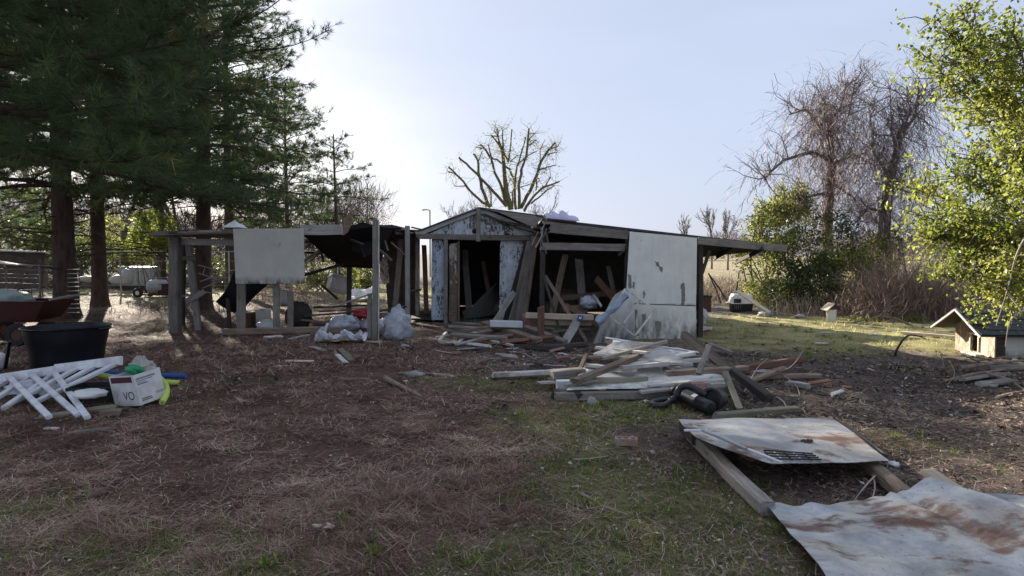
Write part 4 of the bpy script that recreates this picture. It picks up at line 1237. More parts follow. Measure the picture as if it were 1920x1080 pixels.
for i, ((px_, Y, H_), lab) in enumerate(zip(mid_, words_)):
    b = at(px_, 470, Y); bare_tree('bare_tree', Vector((b.x, Y, 0)), H_ * 0.85, 0.12, 80 + i, lab, BG, 4, spread=0.5, up=0.18, kids=(2, 3), minr=0.009)
for i, (px_, Y, H_, lab) in enumerate([(845, 30, 4.2, 'wispy sapling showing over the gable roof edge'), (1005, 27, 4.4, 'twiggy sapling behind the roof ridge beside the pollarded tree'), (905, 28, 4.0, 'twiggy sapling at the foot of the pollarded tree'), (1045, 29, 3.6, 'short twiggy sapling above the lavender sheet on the roof')]):
    b = at(px_, 470, Y); bare_tree('sapling', Vector((b.x, Y, 0)), H_, 0.05, 100 + i, lab, 'saplings behind the shed', 4, spread=0.55, up=0.15, kids=(2, 4), mat='bark_grey', minr=0.006)
# greenery behind the pines
UG = 'yellow-green shrubs behind the pines'
for i, (px_, py_, Y, rx_, ry_, mt, lab) in enumerate([(285, 430, 27, 45, 40, 'leaf_spring', 'sunlit yellow-green shrub behind the flat roof corner'), (45, 440, 24, 70, 40, 'leaf_dark', 'dark leafy shrub behind the trailer box'), (240, 470, 33, 55, 26, 'leaf_privet', 'low green shrub behind the caged tank'), (610, 500, 27, 55, 35, 'leaf_privet', 'olive shrub seen under the collapsed shelter roof'), (470, 500, 30, 60, 40, 'leaf_dark', 'dim shrub behind the shelter wall panel'), (690, 510, 30, 40, 30, 'leaf_privet', 'olive shrub behind the tall white-edged post'), (120, 470, 31, 60, 35, 'leaf_dark', 'dark shrub between the thick pine and the far woods'), (360, 480, 33, 55, 32, 'leaf_dark', 'dark shrub behind the corner post of the shelter'), (-20, 500, 28, 60, 40, 'leaf_dark', 'dark shrub at the picture edge behind the livestock panel'), (200, 440, 36, 50, 40, 'leaf_privet', 'taller green shrub behind the slender pine')]):
    shrub('undergrowth_shrub', [lump(px_, py_, Y, rx_, ry_), lump(px_ + rx_ * 0.5, py_ + 18, Y + 0.6, rx_ * 0.7, ry_ * 0.7), lump(px_ - rx_ * 0.6, py_ + 25, Y - 0.4, rx_ * 0.6, ry_ * 0.6)], 4200, 0.13, mt, 120 + i, lab, UG, stems=10)


def treeline(name, x0, x1, Y, h, n, seed, mat, label):
    rn = np.random.default_rng(seed)
    x = rn.uniform(x0, x1, n); y = Y + rn.normal(0, 3, n)
    top = h * (0.6 + 0.55 * vn(x * 0.12, x * 0 + 3, seed))
    z = top * rn.random(n) ** 0.8
    d = rn.normal(0, 0.75, (n, 3)) + np.array([0, 0, 0.8]); nr = rn.normal(size=(n, 3))
    ln = (0.8 + 1.8 * rn.random(n)) * h / 6
    me = leaf_quads(np.stack([x, y, z], -1), d, nr, ln, (0.02 + 0.035 * rn.random(n)) * Y / 62, rn.normal(0, .1, n), np.clip(rn.normal(0.4, 0.2, n), 0, 1), M[mat], name)
    o = bpy.data.objects.new(name, me); place(o, Matrix.Identity(4)); tag(o, label, 'woods', kind='stuff')


treeline('far_woods', 25, 150, 150, 5.5, 30000, 71, 'vines', 'far line of brown woods across the field')
treeline('far_woods', -75, -9, 44, 5.2, 60000, 72, 'woods', 'brown bare woods beyond the fence behind the pines')
treeline('far_woods', -8, 30, 120, 2.5, 9000, 73, 'vines', 'low far woods behind the shed')

# ------------------------------------------------------------------ the derelict shed (gable and lean-to)
SY = 15.2                                            # gable front
shed = empty('derelict_shed', onground(at(900, 600, SY).x, SY), 'derelict grey shed with peeling white gable and low lean-to roof', 'shed')


def quadslab(name, pts, t, mat, parent, away=(0, 1, 0), **kw):
    """flat slab from 4+ corner points, thickness t pushed along -normal side facing `away`"""
    P = [Vector(p) for p in pts]
    nn = (P[1] - P[0]).cross(P[2] - P[0]).normalized()
    if nn.dot(Vector(away)) < 0: nn = -nn
    n = len(P); mb = MB()
    mb.add(P + [p + nn * t for p in P], [tuple(range(n)), tuple(reversed(range(n, 2 * n)))] + [(i, i + n, (i + 1) % n + n, (i + 1) % n) for i in range(n)])
    return mb.build(name, mat, parent, **kw)


def pxpoly(name, pts, Y, t, mat, parent=None, away=(0, 1, 0), **kw):
    return quadslab(name, [at(x_, y_, Y if not hasattr(Y, '__len__') else Y[i]) for i, (x_, y_) in enumerate(pts)], t, mat, parent, away, **kw)


def grounded(p):
    return Vector((p.x, p.y, float(gh(p.x, p.y)) - 0.03))


def post(name, x_, y0, Y, w, mat, parent, x2=None, t=None, **kw):
    """upright from the ground at depth Y up to pixel (x2 or x_, y0)"""
    top = at(x2 if x2 is not None else x_, y0, Y)
    bot = grounded(at(x_, 600, Y))
    return board(name, bot, top, w, t or w, mat, parent, up=(0, -1, 0), **kw)


# gable sheathing
pxpoly('gable_sheet', [(806, 438), (894, 396), (894, 448), (806, 448)], SY, 0.02, M['peeling'], shed)
pxpoly('gable_sheet', [(900, 396), (1003, 438), (1003, 448), (900, 448)], SY, 0.02, M['peeling'], shed)
pxpoly('siding_panel', [(809, 450), (836, 450), (836, 600), (809, 600)], SY, 0.02, M['peeling_blue'], shed)
pxpoly('siding_panel', [(938, 451), (988, 451), (988, 600), (936, 600)], SY, 0.02, M['peeling'], shed)
pxpoly('torn_lining', [(842, 458), (857, 455), (858, 530), (843, 534)], SY + 0.03, 0.03, M['peeling_cream'], shed)
pxpoly('torn_lining', [(843, 534), (858, 530), (857, 602), (841, 603)], SY + 0.035, 0.03, M['wood_brown'], shed)
# round holes in the gable: flat black discs paint the unlit space behind, just proud of the sheet
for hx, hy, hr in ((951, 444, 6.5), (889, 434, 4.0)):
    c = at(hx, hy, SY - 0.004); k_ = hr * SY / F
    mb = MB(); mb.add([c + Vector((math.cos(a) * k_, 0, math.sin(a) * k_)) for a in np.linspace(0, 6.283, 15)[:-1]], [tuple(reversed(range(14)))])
    mb.build('hole_shade', M['tarp_black'], shed)
# frame of the gable
FR = SY - 0.06
board('rafter', at(898, 393, FR), at(780, 439, FR), 0.13, 0.05, M['wood_silver'], shed, up=(0, -1, 0))
board('rafter', at(898, 393, FR), at(1012, 441, FR), 0.13, 0.05, M['wood_silver'], shed, up=(0, -1, 0))
board('king_post', at(897, 452, FR - 0.055), at(897, 391, FR - 0.055), 0.10, 0.05, M['wood_grey'], shed, up=(0, -1, 0))
board('header_beam', at(784, 443, FR - 0.01), at(1012, 447, FR - 0.01), 0.13, 0.06, M['wood_grey'], shed, up=(0, -1, 0))
post('door_post', 836, 449, FR, 0.09, M['wood_grey'], shed)
post('door_post', 860, 452, FR + 0.05, 0.05, M['wood_brown'], shed)
post('door_post', 783, 440, FR + 0.6, 0.10, M['wood_grey'], shed)
post('wall_post', 764, 424, FR - 0.1, 0.11, M['wood_silver'], shed)
board('rail', at(762, 548, FR + 0.3), at(790, 543, FR + 0.5), 0.10, 0.04, M['wood_dark'], shed)
# dark interior
XL, XR = at(745, 500, SY).x, at(1312, 500, 12.6).x
BY = 20.2
bx0, bx1 = at(785, 430, SY).x, at(1020, 404, SY).x
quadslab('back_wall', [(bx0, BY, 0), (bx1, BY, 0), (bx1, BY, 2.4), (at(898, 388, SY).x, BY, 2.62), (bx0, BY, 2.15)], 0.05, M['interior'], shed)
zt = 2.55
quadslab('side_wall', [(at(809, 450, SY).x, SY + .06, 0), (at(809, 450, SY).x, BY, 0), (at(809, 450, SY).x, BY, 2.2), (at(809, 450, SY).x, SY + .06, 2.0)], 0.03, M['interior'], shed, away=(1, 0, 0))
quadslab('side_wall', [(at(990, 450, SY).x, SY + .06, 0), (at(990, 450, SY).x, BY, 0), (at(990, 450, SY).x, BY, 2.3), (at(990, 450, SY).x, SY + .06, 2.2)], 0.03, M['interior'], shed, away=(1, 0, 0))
# main roof: ridge at the gable, low slope to the east and steeper to the west
ridge_f = at(898, 389, SY - 0.13); ridge_b = Vector((ridge_f.x, BY + 0.4, ridge_f.z))
we = at(716, 428, SY - 0.15); we_b = Vector((we.x, BY + 0.4, we.z))
quadslab('roof', [ridge_f, at(785, 431, SY - 0.13), at(785, 431, SY - 0.13) + Vector((0, BY + .53 - SY, 0)), ridge_b], 0.03, M['felt'], shed, away=(0, 0, -1))
quadslab('roof', [at(785, 431, SY - 0.1), we, we_b, Vector((at(785, 431, SY).x, BY + .4, at(785, 431, SY).z))], 0.04, M['felt'], shed, away=(0, 0, -1))
LYF = 12.5                                            # front of the lean-to
ea = at(1020, 404, SY - 0.3)
e0 = at(1016, 409, LYF); e1 = at(1478, 461, LYF + 0.3)
quadslab('roof', [ridge_f + Vector((0.02, 0, 0.01)), ea, Vector((ea.x, BY + .4, ea.z)), ridge_b + Vector((0.02, 0, 0.01))], 0.05, M['felt'], shed, away=(0, 0, -1))
ez = lambda x_: e0.z + (e1.z - e0.z) * (x_ - e0.x) / (e1.x - e0.x)
em = e0.lerp(e1, (at(1312, 450, LYF).x - e0.x) / (e1.x - e0.x))
qb = Vector((3.72, 18.7, 1.66)); qa = Vector((e1.x - 1.7, e1.y + 1.5, 1.56))
quadslab('lean_to_roof', [e0, em, qb, e0 + Vector((0, 7.6, 0))], 0.045, M['felt'], shed, away=(0, 0, -1))
quadslab('lean_to_roof', [em + Vector((.004, 0, 0)), e1, qa, qb + Vector((.004, 0, 0))], 0.045, M['felt'], shed, away=(0, 0, -1))
pxpoly('roof_fascia', [(905, 391), (1021, 407), (1012, 432), (990, 422), (935, 398)], SY - 0.28, 0.02, M['wood_grey'], shed)
# lean-to beams and posts
board('fascia_board', at(1310, 452, LYF - 0.03), at(1476, 466, LYF + 0.27), 0.14, 0.04, M['wood_grey'], shed, up=(0, -1, 0))
board('fascia_board', at(1018, 417, LYF - 0.03), at(1180, 436, LYF - 0.03), 0.055, 0.03, M['wood_grey'], shed, up=(0, -1, 0))
board('beam', at(1030, 428, LYF - 0.06), at(1176, 441, LYF - 0.06), 0.17, 0.05, M['wood_grey'], shed, up=(0, -1, 0))
board('beam', at(1013, 462, LYF - 0.02), at(1172, 464, LYF - 0.02), 0.14, 0.05, M['wood_grey'], shed, up=(0, -1, 0))
board('brace', at(1160, 478, LYF + 0.0), at(1178, 462, LYF - 0.0), 0.06, 0.04, M['wood_dark'], shed, up=(0, -1, 0))
board('post', grounded(at(1016, 600, LYF + .05)), at(1018, 425, LYF + .05), 0.10, 0.10, M['wood_dark'], shed, up=(0, -1, 0))
board('post', grounded(at(1172, 600, LYF + .05)), at(1177, 436, LYF + .05), 0.09, 0.09, M['wood_dark'], shed, up=(0, -1, 0))
board('post', grounded(at(1313, 600, LYF + .1)), at(1313, 449, LYF + .1), 0.10, 0.10, M['wood_dark'], shed, up=(0, -1, 0))
board('brace', at(1314, 520, LYF + .1), at(1330, 470, LYF + .1), 0.06, 0.05, M['wood_dark'], shed, up=(0, -1, 0))
for fx in (1060, 1110, 1160, 1210, 1260, 1330, 1380, 1430):
    p = at(fx, 409 + (fx - 1016) * 0.1126 + 4, LYF + 0.1)
    dy_ = 5.5 if fx < 1280 else 1.3
    board('joist', p + Vector((0, 0, -0.07)), p + Vector((0, dy_, -.07 - (.03 if fx < 1180 else .045 if fx < 1280 else .2) * dy_)), 0.04, 0.08, M['wood_dark'], shed)
# back and side walls of the lean-to
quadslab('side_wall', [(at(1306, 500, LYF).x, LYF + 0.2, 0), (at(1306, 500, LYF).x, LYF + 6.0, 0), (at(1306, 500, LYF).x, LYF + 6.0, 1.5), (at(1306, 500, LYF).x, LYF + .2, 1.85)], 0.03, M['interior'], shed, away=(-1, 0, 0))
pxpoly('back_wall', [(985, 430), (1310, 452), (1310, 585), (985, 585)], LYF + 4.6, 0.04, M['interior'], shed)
# the big white wall sheets
pxpoly('wall_sheet', [(1181, 434), (1307, 446), (1305, 573), (1173, 568)], LYF - 0.12, 0.02, M['panel_top'], shed)
pxpoly('wall_sheet', [(1173, 569.5), (1305, 574.5), (1305, 648), (1172, 641)], LYF - 0.12, 0.02, M['panel_white'], shed)
for pts in ([(1276, 534), (1283, 530), (1285, 552), (1284, 571), (1277, 573), (1278, 552)], [(1228, 490), (1234, 492), (1243, 503), (1242, 511), (1237, 506), (1231, 497)], [(1178, 512), (1183, 516), (1184, 540), (1179, 545)], [(1187, 528), (1191, 530), (1190, 541), (1187, 540)], [(1205, 548), (1209, 545), (1210, 556), (1206, 560)], [(1176, 576), (1196, 581), (1191, 606), (1199, 628), (1177, 636)], [(1204, 590), (1211, 588), (1208, 622), (1203, 618)], [(1228, 600), (1240, 604), (1236, 630), (1230, 634)]):
    jg = random.Random(len(pts) * 7 + int(pts[0][0])); jp = []
    for i_ in range(len(pts)):
        (xa_, ya_), (xb_, yb_) = pts[i_], pts[(i_ + 1) % len(pts)]
        for s_ in range(4): jp.append((xa_ + (xb_ - xa_) * s_ / 4 + jg.gauss(0, .7), ya_ + (yb_ - ya_) * s_ / 4 + jg.gauss(0, .9)))
    pts = jp
    pxpoly('bare_patch', pts, LYF - 0.1235, 0.002, M['patch'], shed)
# splintered strips on the roof edges
rr_ = random.Random(5)
for q in range(9):
    x_ = rr_.uniform(905, 1000); y_ = 397 + (x_ - 898) * 0.40 + rr_.uniform(-3, 3)
    board('splinter', at(x_, y_, SY - 0.3 + rr_.uniform(-.1, .1)), at(x_ + rr_.uniform(25, 60), y_ + rr_.uniform(8, 22), SY - 0.3), 0.05, 0.02, M['wood_dark'], shed, roll=rr_.uniform(-.5, .5))
for q in range(8):
    x_ = rr_.uniform(715, 775); y_ = rr_.uniform(424, 447)
    board('splinter', at(x_, y_, SY - 0.1), at(x_ + rr_.uniform(15, 40), y_ + rr_.uniform(-8, 14), SY + .3), 0.05, 0.025, M[rr_.choice(['wood_silver', 'wood_grey', 'wood_dark'])], shed, roll=rr_.uniform(-.8, .8))
for q in range(10):
    x_ = rr_.uniform(1003, 1030); y_ = rr_.uniform(405, 450)
    board('splinter', at(x_, y_, LYF - 0.08), at(x_ + rr_.uniform(-16, 14), y_ + rr_.uniform(8, 26), LYF), 0.04, 0.02, M[rr_.choice(['wood_silver', 'wood_grey', 'wood_dark'])], shed, roll=rr_.uniform(-.8, .8))
# west bay wall scraps
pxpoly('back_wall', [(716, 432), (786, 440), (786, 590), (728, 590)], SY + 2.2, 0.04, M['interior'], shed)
pxpoly('torn_lining', [(712, 480), (726, 482), (730, 530), (720, 534), (712, 520)], SY + 0.5, 0.02, M['peeling_cream'], shed)
pxpoly('floor_deck', [(775, 582), (832, 582), (838, 597), (770, 597)], [SY + 1.6, SY + 1.6, SY + .1, SY + .1], 0.04, M['wood_dark'], shed, away=(0, 0, -1))
# lavender sheet bundled on the roof edge
mb = MB()


def bun(u, v):
    a = at(1022 + 62 * u, 411 + 6 * u, LYF - 0.02)
    th = math.pi * v
    rr2 = 0.17 * (1 - 0.35 * abs(2 * u - 1) ** 3) * (1 + 0.08 * math.sin(13 * u))
    return a + Vector((.03 * mnoise.noise(Vector((u * 7, v * 5, 3))), 0.25 * -math.cos(th) + 0.15, 0.02 + rr2 * math.sin(th) * (1 - 0.4 * u) * (1 + .5 * mnoise.noise(Vector((u * 5, v * 4, 8))) + .3 * mnoise.noise(Vector((u * 13, v * 9, 1))))))


mb.patch(bun, 30, 16, 0.006)
mb.build('bundled_sheet', M['lavender'], None, smooth=True, label='lavender sheet bundled over the lean-to roof edge', cat='sheet')

# boards leaning inside and beside the doorway
LG = 'boards leaning by the doorway'
ln_ = [((945, 601), (989, 452), 14.9, 14.95, .12, 'wood_dark', 'dark board leaning closest to the open doorway'),
       ((957, 600), (992, 453), 14.8, 14.9, .10, 'wood_grey', 'narrow grey board leaning second from the doorway'),
       ((968, 602), (1003, 445), 14.6, 14.8, .16, 'wood_grey', 'wide grey board leaning third from the doorway'),
       ((982, 600), (1006, 448), 14.5, 14.7, .07, 'wood_brown', 'thin brown strip leaning nearest the lean-to post'),
       ((918, 603), (964, 549), 14.3, 14.6, .13, 'wood_silver', 'short pale board propped low across the doorway corner')]
for (a, b_, Y0, Y1, w_, mt, lab) in ln_:
    p0 = grounded(at(a[0], a[1], Y0)); p1 = at(b_[0], b_[1], Y1)
    board('leaning_board', p0, p1, w_, 0.04, M[mt], None, up=(0.3, -1, 0), label=lab, cat='board', group=LG)
mb = MB()


def ol(u, v):
    a = at(868 + 62 * v, 598 - 66 * v ** 0.8, SY + 0.9); b2 = at(935, 592 - 60 * v, SY + 0.9)
    p = a.lerp(b2, u); return p + Vector((0, 0.35 * u * u, 0))


mb.patch(ol, 6, 8, 0.02); mb.build('curved_panel', M['olive_panel'], None, smooth=True, label='dull olive curved panel lying just inside the dark doorway', cat='panel')

IJ = 'junk boards inside the dark shed'
for (a, b_, Y0, Y1, w_, mt, lab) in [((880, 604), (872, 470), 16.3, 16.6, .16, 'wood_grey', 'grey board leaning inside the doorway by the torn lining'), ((925, 600), (905, 490), 16.8, 17.2, .12, 'wood_brown', 'brown board leaning inside the doorway'), ((870, 590), (935, 575), 16.2, 16.4, .2, 'wood_brown', 'brown board lying across the shed floor'), ((1035, 590), (1060, 480), 14.2, 14.6, .14, 'wood_brown', 'brown board leaning at the back of the lean-to'), ((1095, 590), (1085, 485), 14.6, 14.9, .18, 'wood_grey', 'wide grey board standing at the back of the lean-to'), ((1160, 590), (1140, 500), 14.2, 14.4, .10, 'wood_grey', 'grey stud standing in the far corner of the lean-to'), ((1040, 560), (1165, 548), 14.4, 14.4, .12, 'wood_brown', 'brown shelf board along the lean-to back'), ((740, 590), (752, 450), 15.9, 16.1, .14, 'wood_grey', 'grey board standing in the bay left of the gable'), ((800, 592), (795, 460), 16.2, 16.3, .12, 'wood_brown', 'brown board standing beside the gable siding')]:
    p0 = at(*a, Y0); p0.z = max(p0.z, .03)
    board('inside_board', p0, at(*b_, Y1), w_, .04, M[mt], None, up=(0, -1, .1), label=lab, cat='board', group=IJ)

# ------------------------------------------------------------------ pole shelter on the left
PYF = 13.3
shel = empty('pole_shelter', onground(at(450, 610, PYF).x, PYF), 'open-sided pole shelter with flat roof and collapsed end', 'shelter')
rf = [at(282, 438, PYF - 0.35), at(586, 428, PYF - 0.35), at(586, 428, PYF - .35) + Vector((0, 4.2, 0.05)), at(282, 438, PYF - .35) + Vector((0, 4.2, 0.05))]
quadslab('roof', rf, 0.05, M['felt'], shel, away=(0, 0, -1))
board('roof_edge', at(283, 438, PYF - 0.37), at(445, 434, PYF - 0.37), 0.09, 0.025, M['wood_grey'], shel, up=(0, -1, 0))
board('fascia_board', at(566, 431, PYF - 0.38), at(642, 431, PYF - 0.38), 0.20, 0.025, M['wood_silver'], shel, up=(0, -1, 0))
pxpoly('torn_fascia', [(643, 442), (645, 408), (660, 396), (659, 420), (652, 436)], PYF - 0.36, 0.02, M['wood_brown'], shel)
post('post', 328, 442, PYF, 0.20, M['wood_grey'], shel)
board('post', grounded(at(372, 600, PYF + .4)), at(353, 452, PYF + .4), 0.13, 0.10, M['wood_silver'], shel, up=(0, -1, 0))
board('post', grounded(at(343, 600, PYF + 1.2)), at(345, 452, PYF + 1.2), 0.07, 0.07, M['wood_dark'], shel, up=(0, -1, 0))
board('post', grounded(at(452, 600, PYF - .05)), at(452, 470, PYF - .05), 0.18, 0.06, M['wood_grey'], shel, up=(0, -1, 0))
board('post', grounded(at(518, 600, PYF - .05)), at(517, 470, PYF - .05), 0.13, 0.06, M['wood_grey'], shel, up=(0, -1, 0))
board('post', grounded(at(545, 600, PYF + .3)), at(544, 548, PYF + .3), 0.12, 0.06, M['wood_grey'], shel, up=(0, -1, 0))
board('post', grounded(at(430, 600, PYF + .3)), at(427, 560, PYF + .3), 0.08, 0.05, M['wood_dark'], shel, up=(0, -1, 0))
board('post', grounded(at(654, 600, PYF + 2.4)), at(655, 496, PYF + 2.4), 0.11, 0.09, M['wood_dark'], shel, up=(0, -1, 0))
board('sill_beam', G(420, 622, 0.07), G(645, 618, 0.07), 0.14, 0.13, M['wood_brown'], shel)
board('header_beam', at(335, 453, PYF + .1), at(445, 455, PYF + .1), 0.13, 0.05, M['wood_silver'], shel, up=(0, -1, 0))
board('cross_rail', at(333, 484, PYF + .1), at(366, 484, PYF + .3), 0.09, 0.05, M['wood_grey'], shel, up=(0, -1, 0))
board('cross_rail', at(330, 557, PYF + .1), at(366, 552, PYF + .3), 0.05, 0.04, M['wood_grey'], shel, up=(0, -1, 0))
board('cross_rail', at(350, 565, PYF + .2), at(383, 547, PYF + .3), 0.12, 0.05, M['wood_silver'], shel, up=(0, -1, 0))
board('cross_rail', at(366, 556, PYF + .3), at(400, 565, PYF + .5), 0.04, 0.04, M['wood_dark'], shel, up=(0, -1, 0))
pxpoly('wall_panel', [(437, 429), (569, 428), (571, 532), (442, 532)], PYF - 0.42, 0.02, M['panel_grey'], shel)
# collapsed dark roof section
pxpoly('collapsed_roof', [(569, 438), (700, 420), (742, 424), (706, 500), (640, 497), (612, 478)], [PYF - .2, PYF - .2, PYF + 1.5, PYF + 2.0, PYF + 2.2, PYF + 1.2], 0.05, M['tarp_black'], shel)
quadslab('roof', [at(586, 429, PYF - .3), at(735, 421, SY), at(735, 421, SY) + Vector((0, 2.5, 0)), at(586, 429, PYF - .3) + Vector((0, 4.0, 0))], 0.04, M['felt'], shel, away=(0, 0, -1))
pxpoly('collapsed_roof', [(655, 424), (680, 416), (706, 424), (710, 470), (690, 480), (660, 470)], PYF + .6, 0.04, M['tarp_black'], shel)
board('fallen_rafter', at(545, 523, PYF + 1.2), at(648, 494, PYF + 1.8), 0.11, 0.06, M['wood_dark'], shel)
board('fallen_rafter', at(572, 474, PYF + 2.5), at(620, 474, PYF + 2.5), 0.07, 0.05, M['wood_dark'], shel)
board('fallen_rafter', at(573, 452, PYF + 2.9), at(602, 460, PYF + 2.9), 0.10, 0.05, M['wood_grey'], shel)
# broken laths hanging from the collapsed roof
hr_ = random.Random(9)
for q in range(16):
    x_ = hr_.uniform(580, 735); y_ = hr_.uniform(432, 470); Yq = PYF + hr_.uniform(.2, 2.0)
    board('broken_lath', at(x_, y_, Yq), at(x_ + hr_.uniform(-35, 40), y_ + hr_.uniform(12, 48), Yq + hr_.uniform(-.2, .4)), hr_.uniform(.03, .08), .02, M[hr_.choice(['wood_grey', 'wood_dark', 'wood_silver', 'wood_brown'])], shel, roll=hr_.uniform(-1, 1))
for q in range(8):
    x_ = hr_.uniform(300, 560)
    board('roof_edge_scrap', at(x_, 437 - (x_ - 282) * .033 + hr_.uniform(-3, 2), PYF - .4), at(x_ + hr_.uniform(20, 60), 437 - (x_ - 260) * .033 + hr_.uniform(-2, 5), PYF - .38), .05, .02, M[hr_.choice(['wood_grey', 'wood_dark', 'felt'])], shel, up=(0, -1, 0), roll=hr_.uniform(-.4, .4))
# tall post of its own with a white edge and the stub beside it
tp_ = empty('tall_post', grounded(at(704, 600, 12.1)), 'tall weathered post with a white edge strip standing before the shelter', 'post')
board('timber', grounded(at(703, 600, 12.1)), at(704, 412, 12.1), 0.10, 0.10, M['wood_grey'], tp_, up=(0, -1, 0))
board('edge_strip', grounded(at(709.5, 600, 12.05)), at(710, 413, 12.05), 0.025, 0.02, M['wood_white'], tp_, up=(0, -1, 0))
board('stub_post', grounded(at(693, 600, 12.2)), at(693, 551, 12.2), 0.08, 0.07, M['wood_grey'], None, up=(0, -1, 0), label='short grey stub post beside the tall white-edged post', cat='post')
# pale cap on the roof
c = at(440, 427, PYF + 0.6); mb = MB()
mb.add([c + Vector((-.2, -.2, 0)), c + Vector((.2, -.2, 0)), c + Vector((.2, .2, 0)), c + Vector((-.2, .2, 0)), c + Vector((0, 0, .16))], [(0, 1, 4), (1, 2, 4), (2, 3, 4), (3, 0, 4), (3, 2, 1, 0)])
mb.build('roof_cap', M['white_plastic'], None, label='pale pyramid cap sitting on the flat shelter roof', cat='cap')
# black tarp slung under the shelter
mb = MB()


def tarpf(u, v):
    a = at(404, 566, PYF + .9).lerp(at(446, 506, PYF + .9), v); b2 = at(452, 588, PYF + 1.3).lerp(at(512, 520, PYF + 1.0), v)
    return a.lerp(b2, u) + Vector((0, 0.12 * math.sin(3 * u + 5 * v), -0.10 * math.sin(math.pi * u)))


mb.patch(tarpf, 12, 12, 0.008); mb.build('slung_tarp', M['tarp_black'], None, smooth=True, label='black tarp slung low behind the shelter panel posts', cat='tarp')

# ------------------------------------------------------------------ left side: tub, railing, box, cart, fence
# black tub
tubc = grounded(at(128, 690, 8.75)); tubc.z += 0.03
tub = empty('plastic_tub', tubc, 'large black round tub standing behind the white railing', 'tub')
mb = MB(); R0, R1, TH = 0.395, 0.50, 0.66
prof = [(0.0, 0.0), (R0, 0.0), (R0 + .005, .03)] + [(R0 + (R1 - R0) * t + 0.006 * math.sin(t * 9), .03 + (TH - .05) * t) for t in np.linspace(0.05, 1, 8)] + [(R1 + .03, TH - .012), (R1 + .035, TH), (R1 + .005, TH + .006), (R1 - .012, TH - .005), (R0 - .012, .05), (0.0, .03)]
mb.lathe(prof, 40, c=tubc); mb.build('body', M['navy_plastic'], tub, smooth=True)
for s in (-1, 1):
    mb = MB(); an = [(-0.35 + 0.7 * q / 8) for q in range(9)]
    mb.tube([tubc + Vector((s * (R1 + .03 + .055 * math.cos(a * 4.4)) * math.cos(a * .7), (R1 + .03) * math.sin(a * .7), TH - .025)) for a in an], .016, 6)
    mb.build('handle', M['navy_plastic'], tub, smooth=True)

# white vinyl railing on its side
RY = 7.3
rl = empty('vinyl_railing', G(80, 760), 'white railing section with splayed balusters tipped over before the tub', 'railing')
board('rail', at(-40, 716, RY + .5), at(108, 694, RY + .45), 0.11, 0.05, M['white_vinyl'], rl, up=(0, -1, .3), rough=0.01, chip=0.02)
board('rail', at(104, 692, RY + .46), at(228, 676, RY + .4), 0.11, 0.05, M['white_vinyl'], rl, up=(0, -1, .3), rough=0.01, chip=0.02)
for (a, b_, ya, yb) in [((14, 704), (92, 782), RY + .42, RY - .35), ((57, 700), (146, 778), RY + .4, RY - .35), ((98, 693), (164, 783), RY + .38, RY - .4),
                        ((222, 680), (60, 757), RY + .42, RY - .1), ((182, 684), (76, 742), RY + .43, RY + .05), ((146, 690), (20, 757), RY + .44, RY + .0), ((100, 702), (6, 766), RY + .42, RY - .1), ((52, 710), (-20, 755), RY + .43, RY + .0), ((10, 716), (-40, 745), RY + .43, RY + .1)]:
    p1 = G(b_[0], b_[1], .03)
    board('baluster', at(a[0], a[1], ya), p1, 0.058, 0.042, M['white_vinyl'], rl, rough=0.01, chip=0.03, up=(0, -0.4, 1))

# lower board and clutter beneath
lie('grey_board', (75, 782, .02), (215, 762, .03), .09, .03, M['wood_moss'], 'mossy board lying under the white railing', roll=.1)
lie('grey_board', (128, 812, .01), (216, 802, .01), .06, .02, M['wood_grey'], 'half-buried grey slat in front of the railing')
lie('foam_block', (190, 775, .03), (226, 772, .03), .10, .06, M['wood_brown'], 'brown block on the ground before the carton', cat='block')
mb = MB(); c = G(97, 803, .01); mb.box(c, (.12, .05, .012)); mb.build('white_scrap', M['white_scrap'], None, label='small white scrap in front of the fallen railing', cat='scrap')
# pillow-like white bag between the balusters
def lumpy(name, c, s, mat, seed, label=None, cat=None, amp=.18, parent=None, group=None, nu=24, nv_=16, freq=2.2, crump=.0):
    r = random.Random(seed); off = Vector((r.uniform(0, 50), r.uniform(0, 50), r.uniform(0, 50))); mb = MB(); c = Vector(c)
    o = 0; rows = []
    for j in range(nv_ + 1):
        th = math.pi * j / nv_
        for i in range(nu):
            ph = 2 * math.pi * i / nu
            d = Vector((math.sin(th) * math.cos(ph), math.sin(th) * math.sin(ph), math.cos(th)))
            f = 1 + amp * 2 * mnoise.noise(d * freq + off) + amp * mnoise.noise(d * freq * 2.7 + off)
            if crump: f += crump * (abs(mnoise.noise(d * freq * 1.9 + off)) * 1.4 + .5 * abs(mnoise.noise(d * freq * 4.3 + off)) - .35)
            p = Vector((d.x * s[0] * f, d.y * s[1] * f, d.z * s[2] * f))
            mb.v.append(c + p)
    for j in range(nv_):
        for i in range(nu):
            i2 = (i + 1) % nu
            mb.f.append((j * nu + i, (j + 1) * nu + i, (j + 1) * nu + i2, j * nu + i2))
    zmin = float(gh(c.x, c.y)) - .01
    for p in mb.v:
        if c.z - s[2] < zmin + .3 and p.z < zmin: p.z = zmin
    return mb.build(name, mat, parent, smooth='soft', label=label, cat=cat, group=group)


lumpy('white_bag', at(55, 740, RY + .25), (.33, .2, .16), M['bag_white'], 3, 'crumpled white bag caught behind the railing balusters', 'bag')
lumpy('white_bag', G(168, 738, .17), (.17, .12, .05), M['white_plastic'], 4, 'white lid-like plastic heap on the dark crate', 'bag', amp=.1)
